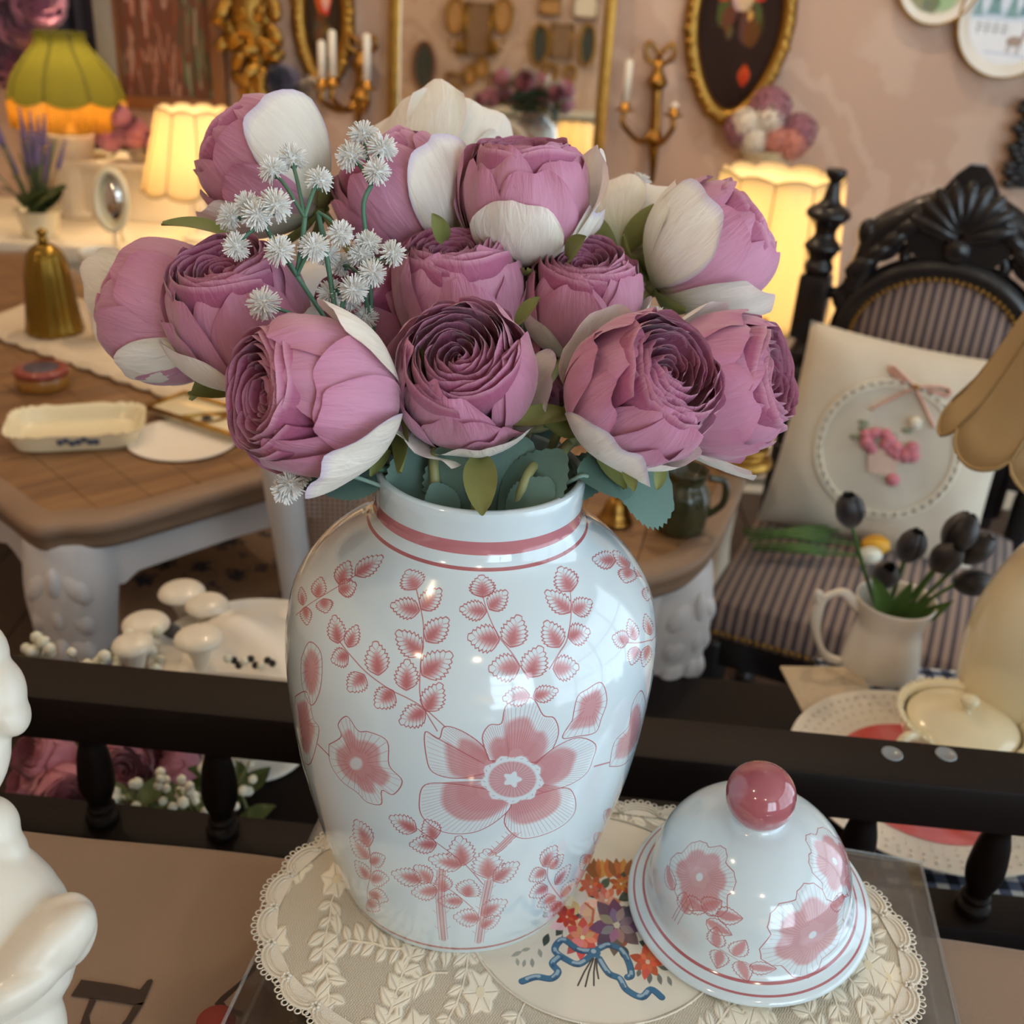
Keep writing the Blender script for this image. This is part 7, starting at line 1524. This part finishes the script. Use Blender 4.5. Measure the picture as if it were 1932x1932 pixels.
sconce(684, 95, 235, [(692, 172, .11), (628, 165, .11), (608, 168, .09)], 'brass candle sconce with ivory candles beside the slim oval painting')
# mirror with gilt frame
lA, lB = onwall(748, 0, .03), onwall(1152, 0, .03); mxl, mxr = lA.x, lB.x; zb = onwall(1132, 312, .03).z; ztop = 1.75
M_MIRROR = mat('mirror_glass', '#e8e2d6', .02, metal=1.0)
MTL = math.radians(4.0); w_ = mxr - mxl; h = ztop - zb; MP0 = Vector(((mxl + mxr) / 2, WY - .022 - h * math.sin(MTL), zb)); MN = Vector((0, -math.cos(MTL), math.sin(MTL)))
t = thing('wall_mirror', 'tall gilt framed wall mirror leaning on the wall and reflecting the opposite wall', 'mirror', MP0); t.rotation_euler = (-MTL, 0, 0)
MB().box((0, 0, h / 2), (w_, .006, h)).build('glass', M_MIRROR, t, smooth=False)
for c_, s_ in (((-w_ / 2, -.008, h / 2), (.030, .03, h + .03)), ((w_ / 2, -.008, h / 2), (.030, .03, h + .03)), ((0, -.008, 0), (w_ - .03, .03, .030)), ((0, -.008, h), (w_ - .03, .03, .030))): MB().box(c_, s_, bev=.006).build('frame', M_GILT, t, auto=40)
# wall pocket with silk hydrangeas, wall plates, dark carving
p = onwall(1448, 292, .05); t = thing('wall_pocket', 'cream fluted wall pocket vase holding silk hydrangeas', 'wall vase', (p.x, WY - .055, p.z - .05))
MB().lathe(smooth_prof([(.010, -.04), (.03, -.01), (.055, .03), (.075, .055), (.085, .065), (.08, .064), (.05, .04), (0, .03)], 4), 40, mod=lambda a, t_: 1 + .03 * math.cos(18 * a)).build('body', M_CREAMC, t)
M_HYDM = mat('dusty_mauve_hydrangea', '#a06a7a', .8, var=.3, vscale=90); M_HYDW = mat('white_hydrangea', '#eee4d2', .8, var=.06, vscale=90); M_HYDP = mat('coral_hydrangea', '#cf8a7c', .8, var=.2, vscale=90)
def hyd_mesh(mt, seed):
    r_ = random.Random(seed); mb = MB()
    for k in range(70):
        z = 1 - 1.7 * (k + .5) / 70; a = k * 2.4; s = math.sqrt(max(0, 1 - z * z)); d = Vector((s * math.cos(a), s * math.sin(a), z)); x = d.orthogonal().normalized(); y = d.cross(x); c_ = d * r_.uniform(.9, 1.05)
        for q in range(4):
            an = q * PI / 2 + k; e = x * math.cos(an) + y * math.sin(an); f = x * -math.sin(an) + y * math.cos(an); o = len(mb.v); mb.v += [tuple(c_), tuple(c_ + e * .16 + f * .11), tuple(c_ + e * .27 + d * .05), tuple(c_ + e * .16 - f * .11)]; mb.f.append((o, o + 1, o + 2, o + 3))
    mb.ball((0, 0, -.05), .7, 12, 8); return mb.mesh('bloom', mt, smooth=False)
HM = {}
for k, (x, y, r, mt, lab) in enumerate(((1452, 205, 38, M_HYDM, 'dusty mauve hydrangea at the top of the wall bouquet'), (1400, 245, 32, M_HYDM, 'dusty mauve hydrangea spilling from the wall bouquet towards the sconce'), (1505, 250, 34, M_HYDM, 'dusty mauve hydrangea at the chair side of the wall bouquet'), (1408, 232, 26, M_HYDW, 'white hydrangea next to the mauve one in the wall bouquet'), (1450, 222, 28, M_HYDW, 'white hydrangea under the top mauve bloom'), (1422, 262, 26, M_HYDW, 'white hydrangea lowest in the wall bouquet'), (1462, 262, 26, M_HYDP, 'coral hydrangea in the middle of the wall bouquet'), (1492, 272, 30, M_HYDP, 'coral hydrangea drooping over the wall pocket'))):
    q = onwall(x, y, .09 + .02 * (mt is not M_HYDM)); rt = thing('silk_hydrangea', lab, 'silk flower', q, 0, 'silk hydrangeas in the wall pocket'); R = r * mpp(x, y)
    put('bloom', HM.setdefault(mt.name, hyd_mesh(mt, k)), rt, Vector((0, -1, .3)).to_track_quat('Z', 'Y').to_matrix().to_4x4() @ Matrix.Scale(R, 4)); MB().tube([Vector((0, 0, 0)), t.location + Vector((0, 0, .05)) - q], .002, 5).build('stem', M_STEM, rt)
def wall_plate(px_, py_, rpx, label, pict, rimm):
    p = onwall(px_, py_, .012); k = mpp(px_, py_); R = rpx * k; t = thing('wall_plate', label, 'plate', p); T = Matrix.Rotation(PI / 2, 4, 'X')
    MB().lathe(smooth_prof([(0, .002), (R * .6, .002), (R * .75, .006), (R * .97, .016), (R, .019), (R * .97, .020), (R * .74, .012), (R * .70, .0095)], 3), 64, M=T, capt=False).build('rim', rimm, t)
    mb = MB(); mb.v.append((0, -.0095, 0)); mb.uv[0] = (.5, .5)
    for i in range(64): a = 2 * PI * i / 64; mb.v.append((R * .86 * math.cos(a), -.0135, R * .86 * math.sin(a))); mb.uv[len(mb.v) - 1] = (.5 + .5 * math.cos(a), .5 + .5 * math.sin(a))
    for i in range(64): mb.f.append((0, 1 + i, 1 + (i + 1) % 64))
    mb.build('painted_scene', pict, t)
    MB().tube([T @ Vector((R * math.cos(a), R * math.sin(a), .0195)) for a in np.linspace(0, 2 * PI, 65)[:-1]], .003, 6, closed=True).build('gilt_line', M_GILT, t)
n = 512; cv_ = Canvas(n, n, (.86, .89, .93)); cv_.poly([(0, 0), (n, 0), (n, n * .5), (0, n * .5)], (.93, .93, .93), 1, 20); cv_.poly([(0, n * .5), (n, n * .5), (n, n * .62), (0, n * .58)], (.70, .78, .86), .7, 18)
def fir(x, y, h, w_, c_):
    for k in range(6): z0 = y + h * k / 6.5; ww = w_ * (1 - k / 6.5); cv_.poly([(x - ww, z0), (x + ww, z0), (x, z0 + h * .32)], tuple(v + .03 * (k % 2) for v in c_), .95, 2)
fir(150, 280, 190, 48, (.35, .52, .50)); fir(250, 270, 150, 42, (.40, .56, .53)); fir(330, 280, 200, 50, (.33, .50, .48)); fir(60, 270, 120, 36, (.45, .58, .56))
for y in (205, 228): cv_.stroke([(70, y), (250, y - 10)], 6, (.55, .55, .55))
for x in (80, 130, 180, 230): cv_.stroke([(x, 240), (x, 180)], 6, (.5, .5, .5))
cv_.disc((300, 150), 46, (.62, .48, .36), 1, 3, 26); cv_.disc((352, 196), 16, (.62, .48, .36), 1, 2); cv_.stroke([(335, 165), (352, 195)], 18, (.62, .48, .36))
for x in (268, 285, 322, 336): cv_.stroke([(x, 140), (x - 4, 85)], 7, (.55, .42, .32))
for sg in (-1, 1): cv_.stroke([(354, 205), (354 + sg * 16, 228), (354 + sg * 12, 246)], 4, (.4, .3, .24))
cv_.stroke([(150, 90), (420, 70)], 16, (.80, .82, .88), .8)
M_WINTER = image_mat('winter_deer_scene', paint_image('winter_deer_scene', cv_.a), .2, .5)
M_MEADOW = paint_flowers('pastoral_plate_scene', (.80, .80, .70), [(.3, .3, .2, (.62, .66, .5), 5), (.6, .35, .22, (.7, .72, .58), 5), (.5, .5, .15, (.85, .8, .66), 4), (.45, .2, .12, (.5, .56, .42), 5), (.7, .6, .1, (.6, .62, .55), 4)])
wall_plate(1905, 38, 102, 'wall plate painted with firs and a deer in snow', M_WINTER, M_WPLATE); wall_plate(1770, -38, 78, 'wall plate painted with a pale pastoral scene', M_MEADOW, M_WPLATE)
p = onwall(1960, 275, .03); t = thing('dark_wall_carving', 'dark carved wooden wall ornament above the carved chair', 'wall carving', p); r_ = random.Random(9)
MB().box((0, .01, 0), (.10, .03, .22), bev=.006).build('backboard', M_EBONY, t, auto=40)
for k in range(14): MB().ball((-.055 + .012 * math.sin(k * 1.9), -.005, -.10 + k * .0155), (.022, .014, .013), 10, 6).build('carved_leaf', M_EBONY, t)

# ------------------------------------------------------------------ the wall opposite, seen in the mirror
def opp(px_, py_, yw=YB + .02):
    d = ray(px_, py_); s_ = (MP0 - CAMP).dot(MN) / d.dot(MN); h_ = CAMP + d * s_; r_ = d - MN * (2 * d.dot(MN)); return h_ + r_ * ((yw - h_.y) / r_.y)
kO = (opp(910, 60) - opp(900, 60)).length / 10
M_DKGREEN = mat('dark_green_print', '#3a4038', .5, var=.2, vscale=30); M_SEPIA = mat('sepia_print', '#8a6a4c', .6, var=.25, vscale=40); M_OCH = mat('ochre_print', '#b98a52', .6, var=.25, vscale=30)
def opp_frame(x, y, wpx, hpx, oval, mt, label, fm=None):
    p = opp(x, y); a, b_ = wpx * kO / 2, hpx * kO / 2; t = thing('small_frame', label, 'picture frame', p, 0, 'small frames on the opposite wall')
    P = [(a * math.cos(q), 0, b_ * math.sin(q)) for q in np.linspace(0, 2 * PI, 33)[:-1]] if oval else [(-a, 0, -b_), (a, 0, -b_), (a, 0, b_), (-a, 0, b_)]
    MB().tube([(x_, .006, z_) for x_, y_, z_ in P], max(.012, min(a, b_) * .16), 8, closed=True).build('frame', fm or M_GILT, t); o = MB(); o.v = [(x_, .004, z_) for x_, y_, z_ in P]; o.f = [tuple(range(len(P)))[::-1]]; o.build('picture', mt, t, smooth=False)
for a in ((860, 30, 34, 60, True, M_OCH, 'oval ochre print at one side of the clustered frames'), (903, 55, 46, 90, False, M_SEPIA, 'tall sepia print between the two oval ochre prints'), (950, 30, 34, 60, True, M_OCH, 'oval ochre print in gilt frame near the tall sepia print'), (858, 152, 34, 24, False, M_SEPIA, 'small sepia print low on the opposite wall'), (940, 155, 30, 26, False, M_SEPIA, 'small square print low under the oval ochre print'), (888, 142, 20, 32, True, M_OCH, 'tiny oval print hanging low between two square prints'), (910, 128, 22, 32, True, M_OCH, 'tiny oval print just above its neighbour'),
          (1018, 85, 32, 72, True, M_DKGREEN, 'dark green oval print beside the square portrait'), (1060, 78, 40, 58, False, M_SEPIA, 'square portrait between two dark ovals'), (1108, 86, 30, 72, True, M_DKGREEN, 'dark green oval print by the mirror edge'), (1038, 12, 40, 26, False, M_OCH, 'small gilt print high over the dark oval'), (1105, 12, 44, 40, False, M_CREAM, 'small cream print in walnut frame'), (1040, 135, 24, 26, True, M_SEPIA, 'tiny round print under the square portrait'), (1076, 138, 20, 26, True, M_SEPIA, 'tiny oval print under the dark green oval'), (800, 125, 40, 84, True, M_DKGREEN, 'large dark oval print nearest the corner')):
    opp_frame(*a, fm=M_FRW if 'walnut' in a[6] or 'large dark' in a[6] else None)
for x, lab in ((866, 'gilt wall ornament with three round buds under the first oval'), (934, 'gilt wall ornament with three round buds under the second oval')):
    p = opp(x, 92); t = thing('gilt_wall_ornament', lab, 'wall ornament', p, 0, 'gilt wall ornaments opposite the mirror'); MB().ball((0, 0, 0), (.03, .012, .05), 12, 8).build('backplate', M_GILT, t)
    for k in (-1, 0, 1): 
        ar = MB().tube([(0, .01, 0), (k * .05, .06, -.02), (k * .06, .07, .02)], .006, 8).build('arm', M_GILT, t); MB().ball((k * .06, .07, .045), .015, 10, 8).build('bud', M_GILT, ar)
p = opp(960, 205); M_MARB = mat('cream_marble', '#e8dcc2', .4, var=.06, vscale=5)
t = thing('cream_mantelpiece', 'cream mantelpiece against the opposite wall', 'mantelpiece', (p.x, YB + .15, 0)); zt = p.z
MB().box((0, 0, zt - .02), (1.7, .28, .05), bev=.008).build('shelf', M_MARB, t, auto=40); MB().box((0, -.03, zt / 2 - .03), (1.55, .20, zt - .06)).build('body', M_MARB, t, smooth=False)
# lamp and flowers standing in front of the mantelpiece, seen only in the mirror
q = opp(1082, 300, -.9); q2 = opp(1082, 232, -.9)
st = thing('round_side_table', 'small round cream side table opposite the mirror', 'side table', (q.x, -.9, 0)); MB().lathe(smooth_prof([(.14, 0), (.13, .02), (.03, .05), (.03, .55), (.05, .67)], 3), 28).build('pedestal', M_CREAM, st); MB().lathe([(.19, .67), (.20, .68), (.20, .695), (0, .696)], 40).build('top', M_CREAM, st)
ml = thing('mirror_lamp', 'small lit lamp with scalloped shade reflected in the mirror', 'lamp', (q.x, -.9, .696)); zb2 = max(.10, q.z - .696); MB().lathe(smooth_prof([(.05, 0), (.05, .01), (.015, .03), (.015, zb2)], 3), 20).build('base', M_WPLATE, ml)
lit_shade(ml, .10, .16, zb2, max(.16, q2.z - q.z), 10, .012); bulb(ml, zb2 + .05, 2, nm='lamp_light_offscreen')
